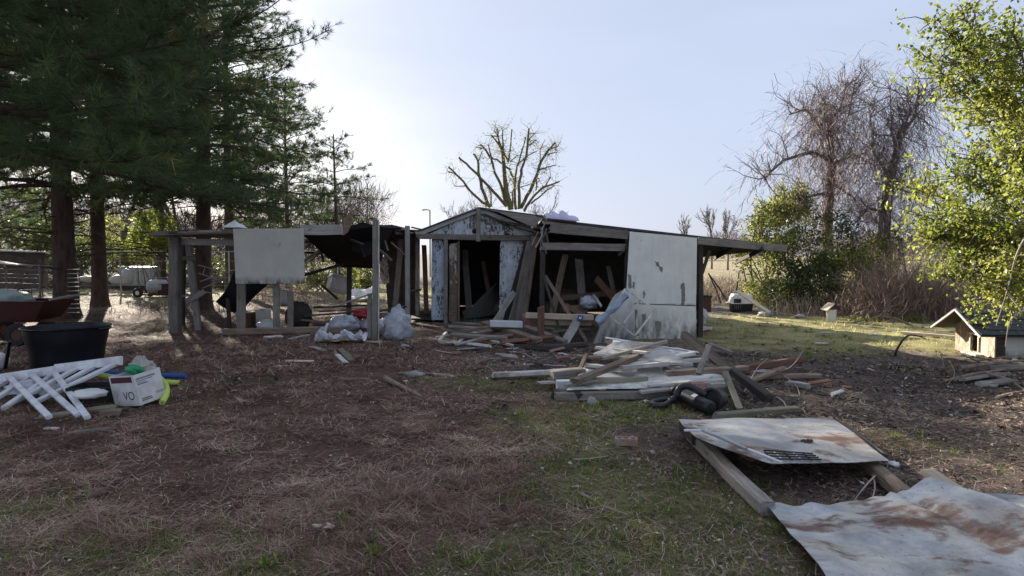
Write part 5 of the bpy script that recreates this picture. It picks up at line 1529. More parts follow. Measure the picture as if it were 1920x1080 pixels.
# dark crate
cr = empty('dark_crate', G(168, 762), 'low black crate between railing and printed carton', 'crate')
cc = G(186, 738, .08); Rz = Matrix.Rotation(.12, 3, 'Z')
for (o_, s_) in [((0, 0, -.09), (.5, .34, .02)), ((-.25, 0, 0), (.02, .34, .2)), ((.25, 0, 0), (.02, .34, .2)), ((0, -.17, 0), (.48, .02, .2)), ((0, .17, 0), (.48, .02, .2))]:
    mb = MB(); mb.box(cc + Rz @ Vector(o_), s_, Rz); mb.build('panel', M['black_plastic'], cr)
# printed carton
bx_ = empty('printed_carton', G(255, 765), 'white printed carton lying tilted beside the pool noodles', 'carton')
c0 = G(262, 766, .0)                                 # bottom front corner
az = Vector((-0.16, -0.06, 1)).normalized(); ax = Vector((0.42, 0.9, 0.0)); ax = (ax - az * ax.dot(az)).normalized(); ay = az.cross(ax)
Wd, Dp, Ht = 0.31, 0.40, 0.33
RB = Matrix((ax, ay, az)).transposed()
cen = c0 + ax * Wd / 2 + ay * Dp / 2 + az * Ht / 2 + Vector((0, 0, .03))


def bp(a, b_, c):
    return cen + RB @ Vector((a, b_, c))


faces = [('front', (0, -Dp / 2, 0), (Wd, .006, Ht)), ('side', (-Wd / 2, 0, 0), (.006, Dp - .014, Ht)), ('side', (Wd / 2, 0, 0), (.006, Dp - .014, Ht)), ('back', (0, Dp / 2, 0), (Wd, .006, Ht)), ('bottom', (0, 0, -Ht / 2 + .004), (Wd - .014, Dp - .014, .006))]
for nm, o_, s_ in faces:
    mb = MB(); mb.box(bp(*o_), s_, RB); mb.build(nm + '_panel', M['carton_white'], bx_)
# print on the two visible faces
mb = MB(); mb.box(bp(-Wd / 2 - .0045, .0, .12), (.003, Dp - .06, .06), RB); mb.build('printed_band', M['print_maroon'], bx_)


def textmesh(name, body, size, Mx, mat, parent):
    cu = bpy.data.curves.new(name, 'FONT'); cu.body = body; cu.size = size; cu.align_x = 'CENTER'; cu.align_y = 'CENTER'; cu.extrude = .0006
    cu.materials.append(mat)
    tmp = bpy.data.objects.new(name, cu); me = bpy.data.meshes.new_from_object(tmp); me.name = name
    o = bpy.data.objects.new(name, me); place(o, Mx, parent); bpy.data.objects.remove(tmp); return o


Mside = Matrix.Translation(bp(-Wd / 2 - .0045, -.07, -.06)) @ Matrix((-ay, az, -ax)).transposed().to_4x4()
textmesh('lettering', 'VO', .13, Mside, M['print_dark'], bx_)
Mfr = Matrix((ax, az, -ay)).transposed().to_4x4()
pr = random.Random(8)
for (lx, lz, lw, lh, mt) in [(-.03, .115, .21, .018, 'print_grey'), (-.05, .092, .17, .010, 'print_grey'), (-.09, .073, .08, .009, 'print_grey'), (-.075, .055, .11, .009, 'print_dark'), (-.07, -.105, .09, .010, 'print_dark'), (-.065, -.123, .10, .010, 'print_dark'), (.10, -.075, .10, .008, 'print_grey'), (.10, -.09, .09, .008, 'print_grey')]:
    x0 = lx - lw / 2
    mb = MB()
    while x0 < lx + lw / 2:
        ww = pr.uniform(.008, .022); mb.box(bp(x0 + ww / 2, -Dp / 2 - .004, lz), (ww, .002, lh), RB); x0 += ww + .004
    mb.build('printed_line', M[mt], bx_)
lumpy('clear_bag', cen + Vector((-.02, .12, .20)), (.13, .10, .09), M['clear_bag'], 6, 'milky plastic bag bulging from the printed carton', 'bag', amp=.25)
lumpy('green_bag', cen + Vector((-.03, .02, .185)), (.09, .05, .045), M['green_bag'], 7, 'bright green wrapper on top of the printed carton', 'wrapper', amp=.25)
# pool noodles
def noodle(name, pts, mat, label, rad=.033):
    P = [Vector(p) for p in pts]; Q = []
    for i in range(len(P) - 1):
        a0 = P[max(i - 1, 0)]; a1 = P[i]; a2 = P[i + 1]; a3 = P[min(i + 2, len(P) - 1)]
        for s in range(6):
            t = s / 6; Q.append(.5 * ((2 * a1) + (a2 - a0) * t + (2 * a0 - 5 * a1 + 4 * a2 - a3) * t * t + (3 * a1 - a0 - 3 * a2 + a3) * t ** 3))
    Q.append(P[-1]); mb = MB(); mb.tube(Q, rad, 14)
    root = empty(name, P[0], label, 'pool noodle', 'pool noodles behind the carton')
    mb.build('foam_tube', mat, root, smooth=True)
    for e, d in ((P[-1], (Q[-1] - Q[-2]).normalized()), (P[0], (Q[0] - Q[1]).normalized())):
        m2 = MB(); u = d.orthogonal().normalized(); w = d.cross(u)
        m2.add([e + d * .002 + (u * math.cos(a) + w * math.sin(a)) * rad * .33 for a in np.linspace(0, 6.283, 11)[:-1]], [tuple(range(10))])
        m2.build('bore_shade', M['print_grey'], root)  # flat grey disc paints the shaded bore at the noodle end


noodle('pool_noodle', [G(170, 697, .10), G(260, 702, .08), G(349, 705, .06)], M['noodle_blue'], 'straight blue pool noodle behind the carton')
noodle('pool_noodle', [G(178, 702, .12), G(250, 712, .10), G(335, 718, .04)], M['noodle_green'], 'straight lime pool noodle lying under the blue one')
noodle('pool_noodle', [G(275, 700, .20), G(296, 707, .22), G(310, 722, .17), G(312, 738, .10), G(304, 755, .035)], M['noodle_green'], 'bent lime pool noodle curling round the end of the carton')

# red dump cart
CY = 11.6
ct = empty('dump_cart', grounded(at(50, 640, CY)), 'dark red dump cart with pale tarp load under the pines', 'cart')
mb = MB()
z0, z1 = at(50, 597, CY).z, at(50, 563, CY).z
xa, xb = at(-60, 560, CY).x, at(112, 560, CY).x
top = [Vector((xa, CY - .4, z1)), Vector((xb, CY - .4, z1)), Vector((xb, CY + .4, z1)), Vector((xa, CY + .4, z1))]
bot = [Vector((xa + .15, CY - .33, z0)), Vector((xb - .22, CY - .33, z0)), Vector((xb - .22, CY + .33, z0)), Vector((xa + .15, CY + .33, z0))]
mb.add(top + bot, [(0, 1, 5, 4), (1, 2, 6, 5), (2, 3, 7, 6), (3, 0, 4, 7), (4, 5, 6, 7)]); mb.build('tub', M['red_paint'], ct)
mb = MB(); mb.tube(top + [top[0]], .016, 6); mb.build('rim', M['red_paint'], ct)
mb = MB(); mb.beam((xa, CY, z0 - .03), (xb - .1, CY, z0 - .03), .3, .05); mb.build('chassis', M['rust'], ct)
board('draw_bar', at(92, 562, CY - .3), at(166, 550, CY + .4), .04, .04, M['wood_grey'], ct)
for wx in (-20, 60):
    for dy in (-.36, .36):
        c = Vector((at(wx, 600, CY).x, CY + dy, .21)); RX = Matrix.Rotation(math.pi / 2, 3, 'X')
        mb = MB(); mb.lathe([(.10, -.045), (.185, -.045), (.205, -.02), (.205, .02), (.185, .045), (.10, .045), (.10, -.045)], 22, R=RX, c=c); wh = mb.build('wheel', M['rubber'], ct, smooth=True)
        mb = MB(); mb.lathe([(.0, -.03), (.10, -.03), (.10, .03), (.0, .03)], 16, R=RX, c=c); mb.build('rim', M['rust'], wh)
lumpy('tarp_load', Vector((at(5, 552, CY).x, CY, z1 + .02)), (.5, .3, .17), M['tarp_green'], 9, 'pale green tarp heaped in the red cart', 'tarp', amp=.12)
# bits at the frame edge
lumpy('white_bag', G(0, 678, .12), (.12, .1, .13), M['white_plastic'], 12, 'rounded white container at the picture edge beside the tub', 'container', amp=.06)
lumpy('straw_clod', G(8, 625, .07), (.2, .14, .10), M['cardboard'], 13, 'tan clod beneath the red cart at the picture edge', 'clod', amp=.2)
lie('dark_pipe', (10, 690, .05), (18, 640, .45), .04, .04, M['black_plastic'], 'short dark pipe leaning by the white container', cat='pipe')

# livestock gate panel behind the cart
gt = empty('livestock_panel', grounded(at(40, 600, 13.2)), 'steel tube livestock panel leaning behind the red cart', 'livestock panel')
for i, yy in enumerate((499, 507, 516, 523, 533, 545)):
    mb = MB(); mb.tube([at(-60, yy - 4, 13.0), at(78 + (20 if i == 0 else 0), yy, 13.3)], .016, 6); mb.build('rail', M['old_steel'], gt, smooth=True)
for xx in (-10, 12, 74):
    mb = MB(); mb.tube([at(xx, 496, 13.2), grounded(at(xx, 560, 13.2))], .018, 6); mb.build('upright', M['old_steel'], gt, smooth=True)
# dark trailer box
tb = empty('trailer_box', grounded(at(20, 520, 19)), 'dark box trailer with pale roof edge behind the livestock panel', 'trailer')
pxpoly('side_panel', [(-120, 468), (82, 474), (78, 540), (-120, 548)], 19, .05, M['interior'], tb)
pxpoly('end_panel', [(82, 474), (92, 478), (90, 535), (78, 540)], [19, 20.5, 20.5, 19], .04, M['interior'], tb, away=(-1, 0, 0))
quadslab('roof', [at(-120, 464, 18.8), at(84, 471, 18.8), at(94, 474, 20.6), at(-120, 467, 20.6)], .05, M['felt'], tb, away=(0, 0, -1))
board('roof_edge', at(-120, 466, 18.75), at(84, 472.5, 18.75), .05, .03, M['steel'], tb, up=(0, -1, 0))
for xx in (-50, 40):
    c = Vector((at(xx, 560, 18.9).x, 18.9, .3)); mb = MB(); mb.lathe([(0, -.08), (.3, -.08), (.32, 0), (.3, .08), (0, .08)], 20, R=Matrix.Rotation(math.pi / 2, 3, 'X'), c=c); mb.build('wheel', M['rubber'], tb, smooth=True)
for i, (a, b_, lab) in enumerate([((-20, 492), (42, 497), 'pale sheet lying highest on the livestock panel'), ((-20, 488), (60, 499), 'pale strip sloping over the livestock panel')]):
    board('pale_sheet', at(*a, 13.1 + .12 * i), at(*b_, 13.3 + .12 * i), .35, .012, M['white_scrap'], None, label=lab, cat='sheet')
# welded wire leaned on the thick pine
ww_ = empty('wire_mesh_roll', grounded(at(140, 590, 15.3)), 'welded wire panel propped against the thick pine trunk', 'wire panel')
for i in range(11):
    yy = 505 + 8.1 * i; mb = MB(); mb.tube([at(126, yy, 15.35), at(150, yy, 15.3)], .011, 5); mb.build('cross_wire', M['wire'], ww_)
for xx in (127, 149):
    mb = MB(); mb.tube([at(xx, 502, 15.3), at(xx, 590, 15.3)], .008, 5); mb.build('stay_wire', M['rust'], ww_)

# fence along the back of the yard
fn_ = empty('wire_fence', Vector((at(200, 540, 25).x, 25, 0)), 'wire fence with steel top rail and thin posts behind the pines', 'fence')
FX0, FX1 = at(-80, 500, 25).x, at(735, 500, 25).x
nf_ = 9
for i in range(nf_):
    x_ = FX0 + (FX1 - FX0) * i / (nf_ - 1); mb = MB(); mb.tube([(x_, 25, -.1), (x_, 25, 1.72)], .028, 6); mb.build('post', M['steel'], fn_, smooth=True)
for i in range(nf_ - 1):
    xa_ = FX0 + (FX1 - FX0) * i / (nf_ - 1); xb_ = FX0 + (FX1 - FX0) * (i + 1) / (nf_ - 1)
    mb = MB(); mb.tube([(xa_, 25, 1.72), (xb_, 25, 1.72)], .020, 6); mb.build('top_rail', M['steel'], fn_, smooth=True)
for zz in (0.15, 0.4, 0.7, 1.0, 1.35):
    mb = MB(); mb.tube([(FX0, 25 + .01, zz), (FX1, 25 + .01, zz)], .006, 4); mb.build('line_wire', M['wire'], fn_)
# caged tank
IB = 29.0
ib = empty('caged_tank', Vector((at(265, 540, IB).x, IB, 0)), 'white square tank in a wire cage far behind the pines', 'tank')
ca = at(236, 534, IB); cb = at(294, 499, IB)
mb = MB(); wx_, hz_ = cb.x - ca.x, cb.z - ca.z
mb.box(((ca.x + cb.x) / 2, IB, (ca.z + cb.z) / 2), (wx_ - .06, 1.0, hz_ - .05)); mb.build('bottle', M['dull_white'], ib)
for i in range(8):
    x_ = ca.x + wx_ * i / 7; mb = MB(); mb.tube([(x_, IB - .53, ca.z), (x_, IB - .53, cb.z)], .014, 5); mb.build('cage_bar', M['steel'], ib)
for i in range(5):
    z_ = ca.z + hz_ * i / 4; mb = MB(); mb.tube([(ca.x, IB - .545, z_), (cb.x, IB - .545, z_)], .014, 5); mb.build('cage_bar', M['steel'], ib)
mb = MB(); mb.box(((ca.x + cb.x) / 2, IB, ca.z / 2 + .01), (wx_, 1.0, max(.12, ca.z - .03))); mb.build('pallet', M['wood_dark'], ib)
# sprayer trailer
SP = 24.0
sp = empty('sprayer_trailer', Vector((at(295, 555, SP).x, SP, 0)), 'small red trailer carrying a rounded white tank near the fence', 'trailer')
c = at(296, 538, SP); mb = MB(); mb.lathe([(0, -.34), (.20, -.33), (.27, -.26), (.28, 0), (.27, .26), (.20, .33), (0, .34)], 22, R=Matrix.Rotation(math.pi / 2, 3, 'Y'), c=c); mb.build('tank', M['dull_white'], sp, smooth=True)
mb = MB(); mb.box(at(316, 542, SP), (.5, .5, .42)); mb.build('engine_box', M['red_paint'], sp)
mb = MB(); mb.beam(at(262, 552, SP), at(326, 552, SP), .4, .06); mb.build('chassis', M['rust'], sp)
for dy in (-.4, .4):
    c = Vector((at(270, 547, SP).x, SP + dy, .19)); mb = MB(); mb.lathe([(.08, -.05), (.17, -.05), (.19, 0), (.17, .05), (.08, .05), (.08, -.05)], 20, R=Matrix.Rotation(math.pi / 2, 3, 'X'), c=c); wh = mb.build('wheel', M['rubber'], sp, smooth=True)
    mb = MB(); mb.lathe([(0, -.04), (.08, -.04), (.08, .04), (0, .04)], 14, R=Matrix.Rotation(math.pi / 2, 3, 'X'), c=c); mb.build('rim', M['white_plastic'], wh)
for i, (px_, py_, s_, lab) in enumerate([(238, 519, (.25, .2, .35), 'pale drum standing before the caged tank'), (220, 525, (.3, .2, .2), 'pale heap left of the caged tank'), (165, 523, (.5, .2, .12), 'pale stacked sheets between the pine trunks')]):
    lumpy('pale_drum' if i == 0 else 'pale_heap', at(px_, py_, 26.5), s_, M['dull_white'], 30 + i, lab, 'drum' if i == 0 else 'heap', amp=.08)
# street lamp far behind
lp_ = empty('street_lamp', Vector((at(806, 420, 45).x, 45, 0)), 'thin street lamp post rising beyond the gable roof', 'street lamp')
mb = MB(); t_ = at(806, 394, 45); mb.tube([(t_.x, 45, 0), t_], [.07, .05], 8); mb.build('pole', M['steel'], lp_)
mb = MB(); mb.tube([t_, at(798, 393, 45), at(792, 394, 45)], [.03, .05, .06], 6); mb.build('lamp_head', M['steel'], lp_)

# ------------------------------------------------------------------ clutter under the pole shelter
def sheetpx(name, pts, mat, label, cat='sheet', thick=.006, nu=8, nv_=6, wave=.012, seed=0, group=None, parent=None):
    """bent sheet from four pixel corners with heights (far-left, far-right, near-right, near-left)"""
    P = [G(*p) if len(p) == 3 else at(p[0], p[1], p[3]) for p in pts]
    off = seed * 3.7

    def fn(u, v):
        p = P[0].lerp(P[1], u).lerp(P[3].lerp(P[2], u), v)
        return p + Vector((0, 0, wave * (math.sin(5 * u + off) * math.cos(4 * v + off) + .6 * math.sin(9 * v + 7 * u + off))))
    mb = MB(); mb.patch(fn, nu, nv_, thick)
    return mb.build(name, mat, parent, smooth=False, label=label, cat=cat, group=group)


# tipped white cooler box
cb_ = empty('plastic_box', grounded(at(632, 560, 17.5)), 'white plastic box tipped on its corner behind the shelter', 'box')
RT = Matrix.Rotation(.35, 3, 'Y') @ Matrix.Rotation(.5, 3, 'Z') @ Matrix.Rotation(-.45, 3, 'X')
c = at(633, 534, 17.5)
mb = MB(); mb.box(c, (.48, .4, .36), RT); mb.build('body', M['white_plastic'], cb_)
mb = MB(); mb.box(c + RT @ Vector((0, 0, .2)), (.52, .44, .05), RT); mb.build('lid', M['white_plastic'], cb_)
mb = MB(); mb.box(c + RT @ Vector((0, -.1, -.21)), (.44, .2, .05), RT); mb.build('base', M['foam'], cb_)
pr = random.Random(31)
sheetpx('crumpled_sheet', [(660, 545, .35), (705, 536, .4), (712, 560, .12), (655, 562, .1)], M['white_scrap'], 'crumpled pale sheet on the heap behind the tall post', wave=.05, seed=2)
hp = [((640, 570), (706, 548), 'wood_silver', 'pale stick crossing the heap behind the tall post'), ((590, 576), (700, 572), 'wood_dark', 'dark pole on the heap under the collapsed roof'), ((600, 584), (690, 578), 'wood_red', 'reddish board on the heap under the collapsed roof'), ((570, 592), (660, 586), 'wood_dark', 'dark board low in the shelter heap'), ((630, 582), (690, 580), 'wood_white', 'white board flat on the shelter heap'), ((700, 585), (760, 575), 'wood_dark', 'dark plank between the tall post and the grey bag'), ((566, 600), (640, 606), 'wood_brown', 'brown plank behind the shelter sill'), ((605, 536), (632, 560), 'wood_dark', 'dark stick leaning on the tipped box')]
for i, (a, b_, mt, lab) in enumerate(hp):
    Y0 = 15.2 - .12 * (a[1] - 560) / 3
    p0, p1 = at(a[0], a[1], Y0), at(b_[0], b_[1], Y0 + .3)
    for p in (p0, p1): p.z = max(p.z, float(gh(p.x, p.y)) + .03)
    board('heap_board', p0, p1, .11, .035, M[mt], None, label=lab, cat='board', group='boards heaped under the shelter')
lumpy('grey_bag', G(645, 608, .16), (.30, .2, .18), M['bag_grey'], 41, 'grey bag slumped behind the shelter sill', 'bag', amp=.16, crump=.3)
lumpy('red_cloth', at(682, 588, 13.4), (.22, .15, .10), M['red_cloth'], 42, 'red cloth crumpled beside the stub post', 'cloth', amp=.3)
lumpy('grey_bag', G(680, 608, .12), (.2, .15, .13), M['bag_white'], 43, 'pale bag between the red cloth and the stub post', 'bag', amp=.16, crump=.3)
gb = lumpy('grey_bag', G(748, 612, .26), (.26, .24, .30), M['bag_grey'], 44, 'big crumpled grey bag right of the tall post', 'bag', amp=.16, crump=.34, freq=1.5)
lumpy('white_bag', G(722, 612, .15), (.22, .18, .17), M['bag_white'], 45, 'pale blue-white bag between tall post and big grey bag', 'bag', amp=.16, crump=.32, freq=1.5)
lumpy('log_chunk', G(725, 622, .08), (.19, .13, .09), M['bark_stick'], 46, 'brown log chunk at the foot of the bags', 'log', amp=.12)
lumpy('white_bag', G(505, 612, .06), (.28, .2, .16), M['white_plastic'], 47, 'white feed sack lying behind the shelter sill', 'bag', amp=.1)
lumpy('dark_basket', at(560, 592, 14.2), (.30, .24, .34), M['wood_dark'], 48, 'dark woven basket under the shelter', 'basket', amp=.06)
for i, (px_, py_, s_, mt, lab) in enumerate([(462, 600, (.32, .3, .34), 'rust', 'rusty box under the black tarp'), (494, 594, (.3, .3, .3), 'panel_grey', 'grey carton beside the rusty box'), (529, 560, (.22, .3, .34), 'panel_grey', 'pale grey box high behind the shelter posts')]):
    mb = MB(); c = at(px_, py_, 14.4); mb.box(c, s_, Matrix.Rotation(.3 * i, 3, 'Z')); bx0 = mb.build('storage_box', M[mt], None, label=lab, cat='box')
    mb = MB(); mb.box(c + Vector((0, 0, s_[2] / 2 + .012)), (s_[0] * 1.05, s_[1] * 1.05, .024), Matrix.Rotation(.3 * i, 3, 'Z')); mb.build('lid', M['white_scrap'], bx0)
# white trash bag torn open in front
tbg = empty('torn_bag', G(630, 645), 'torn white sack with ochre lining on the needles before the shelter', 'bag')
mb = MB()


def trough(u, v):
    x_ = -0.42 + .84 * u; a = math.pi * (v - .5) * 1.15
    rr2 = .12 * (1 + .7 * mnoise.noise(Vector((u * 6, v * 3, 1.7))) + .5 * mnoise.noise(Vector((u * 15, v * 7, 4.1))))
    return G(640, 643, .0) + Vector((x_, .02 + rr2 * 1.5 * math.sin(a) + .05 * math.sin(3 * u), .015 + .02 * u + rr2 * (1.0 - math.cos(a)) * (1.15 - .5 * v)))


mb.patch(trough, 34, 14, .008); mb.build('sack', M['bag_white'], tbg, smooth=False)
mb = MB(); mb.patch(lambda u, v: G(632, 640, .05) + Vector((-.28 + .5 * u, -.06 + .16 * v, .02 + .015 * math.sin(9 * u + 5 * v))), 8, 4, .006); mb.build('lining', M['yellow_paper'], tbg)
mb = MB(); mb.patch(lambda u, v: G(600, 640, .02) + Vector((-.10 + .2 * u + .1 * v * v, .05 * math.sin(4 * u), .30 * v * (0.75 + .5 * u) + .02 * math.sin(13 * u))), 8, 6, .006); mb.build('torn_flap', M['bag_white'], tbg)

# wire rack behind the corner posts
wr_ = empty('wire_rack', grounded(at(405, 560, 15.5)), 'folded wire rack stacked behind the corner posts of the shelter', 'wire rack')
for (a, b_) in [((372, 497), (432, 513)), ((372, 512), (425, 530)), ((375, 528), (437, 506)), ((380, 540), (430, 520)), ((385, 500), (380, 515)), ((398, 505), (392, 522)), ((410, 510), (404, 530)), ((420, 512), (415, 530)), ((372, 545), (412, 552))]:
    mb = MB(); mb.tube([at(*a, 15.4), at(*b_, 15.7)], .013, 5); mb.build('bar', M['steel'], wr_)

# ------------------------------------------------------------------ plank heap before the doorway
HG = 'planks of the heap before the doorway'
ha = [((822, 640, .04), (920, 649, .05), .05, .04, 'wood_white', 'peeling white strip at the front edge of the doorway heap'),
      ((824, 638, .06), (838, 622, .10), .05, .03, 'wood_white', 'short white strip propped at the corner of the doorway heap'),
      ((910, 636, .08), (975, 651, .05), .05, .03, 'wood_white', 'white strip sloping down the front of the doorway heap'),
      ((860, 632, .06), (935, 618, .14), .15, .05, 'wood_brown', 'wide brown plank slanting across the doorway heap'),
      ((836, 622, .10), (905, 628, .10), .12, .04, 'wood_brown', 'brown plank at the back corner of the doorway heap'),
      ((842, 612, .16), (918, 616, .17), .07, .04, 'wood_grey', 'grey lath lying second from the top of the doorway heap'),
      ((850, 605, .20), (930, 610, .21), .12, .04, 'wood_grey', 'grey plank topmost at the back of the doorway heap'),
      ((907, 604, .26), (1012, 638, .12), .13, .05, 'wood_brown', 'long plank laid diagonally down the doorway heap'),
      ((925, 622, .12), (1005, 602, .22), .12, .04, 'wood_red', 'reddish plank crossing under the long diagonal plank'),
      ((935, 634, .07), (1000, 640, .07), .22, .02, 'wood_red', 'splintered reddish sheet low in the doorway heap'),
      ((960, 612, .16), (1036, 617, .15), .05, .03, 'wood_silver', 'thin pale lath reaching out of the doorway heap'),
      ((965, 650, .05), (1072, 655, .04), .10, .07, 'wood_dark', 'dark sill timber along the foot of the doorway heap'),
      ((855, 655, .03), (912, 652, .03), .16, .015, 'felt', 'dark roofing scrap at the foot of the doorway heap'),
      ((818, 632, .03), (842, 629, .04), .04, .02, 'wood_white', 'small white chip board off the end of the doorway heap')]
ha += [((870, 620, .20), (960, 606, .30), .11, .04, 'wood_brown', 'brown plank propped high toward the foam slab'),
       ((846, 628, .12), (950, 634, .13), .10, .05, 'wood_grey', 'long grey timber across the middle of the doorway heap'),
       ((880, 640, .08), (960, 628, .14), .13, .04, 'wood_brown', 'brown plank slanting up at the front of the doorway heap'),
       ((940, 642, .09), (1040, 630, .14), .09, .05, 'wood_red', 'reddish timber running toward the upright post'),
       ((985, 612, .25), (1060, 640, .06), .10, .04, 'wood_grey', 'grey plank sliding down behind the upright post'),
       ((1020, 650, .05), (1100, 645, .06), .12, .05, 'wood_dark', 'dark plank on the ground right of the upright post'),
       ((1035, 622, .20), (1105, 616, .22), .08, .04, 'wood_brown', 'brown batten under the pale level plank'),
       ((855, 646, .06), (905, 634, .12), .06, .03, 'wood_silver', 'short silvery batten at the near end of the doorway heap')]
for (a, b_, w_, t_, mt, lab) in ha:
    lie('heap_plank', a, b_, w_ * 1.1, t_ * 1.25, M[mt], lab, 'plank', HG, roll=pr.uniform(-.25, .25))
mb = MB(); c = G(949, 607, .30); mb.box(c, (.62, .22, .11), Matrix.Rotation(.05, 3, 'Z') @ Matrix.Rotation(.03, 3, 'Y')); mb.build('foam_block', M['foam'], None, label='pale foam slab on top of the doorway heap', cat='foam')
board('upright_post', grounded(at(1014, 640, 11.7)), at(1014, 574, 11.7), .125, .10, M['wood_red'], None, up=(0, -1, 0), label='short reddish post standing upright before the lean-to', cat='post')
lt2 = board('bench_plank', at(988, 592, 12.3), at(1112, 596, 12.2), .12, .30, M['wood_pale'], None, roll=1.45, label='pale new plank set level across the lean-to opening', cat='plank')
board('bench_plank', at(1010, 604, 12.35), at(1110, 606, 12.25), .10, .05, M['wood_pale'], None, up=(0, -1, 0), label='second pale plank just below the level one in the lean-to', cat='plank')
mb = MB(); mb.box(at(993, 600, 12.6), (.26, .3, .2)); mb.build('red_block', M['brick'], None, label='red block under the end of the pale plank', cat='block')
LN = 'boards fallen inside the lean-to'
for (a, b_, Y0, Y1, w_, mt, lab) in [((1100, 640), (1022, 518), 11.9, 12.6, .07, 'wood_brown', 'long brown pole slanting out of the lean-to'), ((1055, 640), (1020, 520), 12.0, 12.5, .05, 'wood_dark', 'thin dark stick slanting beside the lean-to post'), ((1060, 641), (1082, 602), 11.7, 12.1, .16, 'wood_silver', 'short wide grey board propped on the pale plank'), ((1125, 612), (1060, 572), 12.6, 13.0, .10, 'wood_red', 'reddish board sloping inside the lean-to'), ((1150, 560), (1118, 522), 13.6, 13.8, .14, 'wood_red', 'red-brown board leaning deep inside the lean-to'), ((1110, 575), (1056, 580), 13.0, 13.2, .12, 'wood_brown', 'brown board lying across the lean-to floor clutter'), ((1128, 575), (1112, 552), 12.7, 12.8, .05, 'wood_white', 'white painted stick poking up in the lean-to'), ((1040, 640), (1100, 632), 12.0, 12.0, .12, 'wood_dark', 'dark board on the ground under the lean-to')]:
    p0 = at(*a, Y0); p0.z = max(p0.z, float(gh(p0.x, p0.y)) + .02)
    board('fallen_board', p0, at(*b_, Y1), w_, .045, M[mt], None, up=(0, -1, .2), label=lab, cat='board', group=LN)
lumpy('grey_bag', at(1106, 566, 12.9), (.18, .15, .13), M['bag_grey'], 51, 'small grey bundle among the lean-to boards', 'bundle', amp=.22)
mb = MB(); mb.box(at(1088, 596, 11.9), (.10, .05, .09), Matrix.Rotation(.3, 3, 'Y')); o_ = mb.build('blue_box', M['noodle_blue'], None, label='small blue carton on the slanting pole', cat='carton')
mb = MB(); mb.box(at(1088, 596, 11.87), (.045, .004, .035), Matrix.Rotation(.3, 3, 'Y')); mb.build('label_patch', M['label_white'], o_)
# dark clutter inside the lean-to
for i, (px_, py_, s_, lab) in enumerate([(1062, 545, (.5, .4, .8), 'dim upright cabinet inside the lean-to'), (1035, 580, (.4, .3, .5), 'dim low cabinet inside the lean-to')]):
    mb = MB(); c = at(px_, py_, 15.2); c.z = s_[2] / 2; mb.box(c, s_, Matrix.Rotation(.2, 3, 'Z')); cbt = mb.build('cabinet', M['wood_dark'], None, label=lab, cat='cabinet')
    mb = MB(); mb.box(c + Vector((0, -s_[1] / 2 - .02, 0)), (s_[0] * .8, .02, s_[2] * .8), Matrix.Rotation(.2, 3, 'Z')); mb.build('door', M['interior'], cbt)
# bent white sheet and window frame leaning on the wall
mb = MB()


def bent(u, v):
    a = at(1166 - 56 * v ** 0.55, 545 + 102 * v, 11.95 - .3 * v); b2 = at(1186 + 2 * v, 541 + 108 * v, 12.2 - .1 * v)
    return a.lerp(b2, u) + Vector((0, .10 * math.sin(3.1 * u) - .18 * math.sin(3.1 * v), 0))


mb.patch(bent, 10, 14, .008); mb.build('bent_sheet', M['panel_bent'], None, smooth=True, label='bent pale sheet bulging in front of the white wall', cat='sheet')
mb = MB(); mb.patch(lambda u, v: at(1116 + 56 * v + 8 * u, 598 - 50 * v + 14 * u - 4 * u * v, 11.5 + .2 * v) + Vector((.05 * mnoise.noise(Vector((u * 3, v * 5, 2))), -.06 * math.sin(3.1 * u), .05 * mnoise.noise(Vector((u * 4, v * 6, 7))))), 8, 14, .006)
mb.build('blue_sheet', M['fabric_blue'], None, smooth=True, label='blue-grey crumpled film draped over the bent sheet', cat='film')
wf = empty('window_frame', grounded(at(1188, 640, 11.5)), 'empty white window frame leaning cornerwise on the wall sheet', 'window frame')
A_, B_, C_, D_ = at(1172, 542, 11.85), at(1229, 580, 11.75), at(1190, 630, 11.45), at(1144, 594, 11.55)
for p, q in ((A_, B_), (B_, C_), (C_, D_), (D_, A_), (A_.lerp(B_, .52), D_.lerp(C_, .48))):
    board('frame_bar', p, q, .036, .03, M['wood_white'], wf, up=(0, -1, 0), chip=.05)

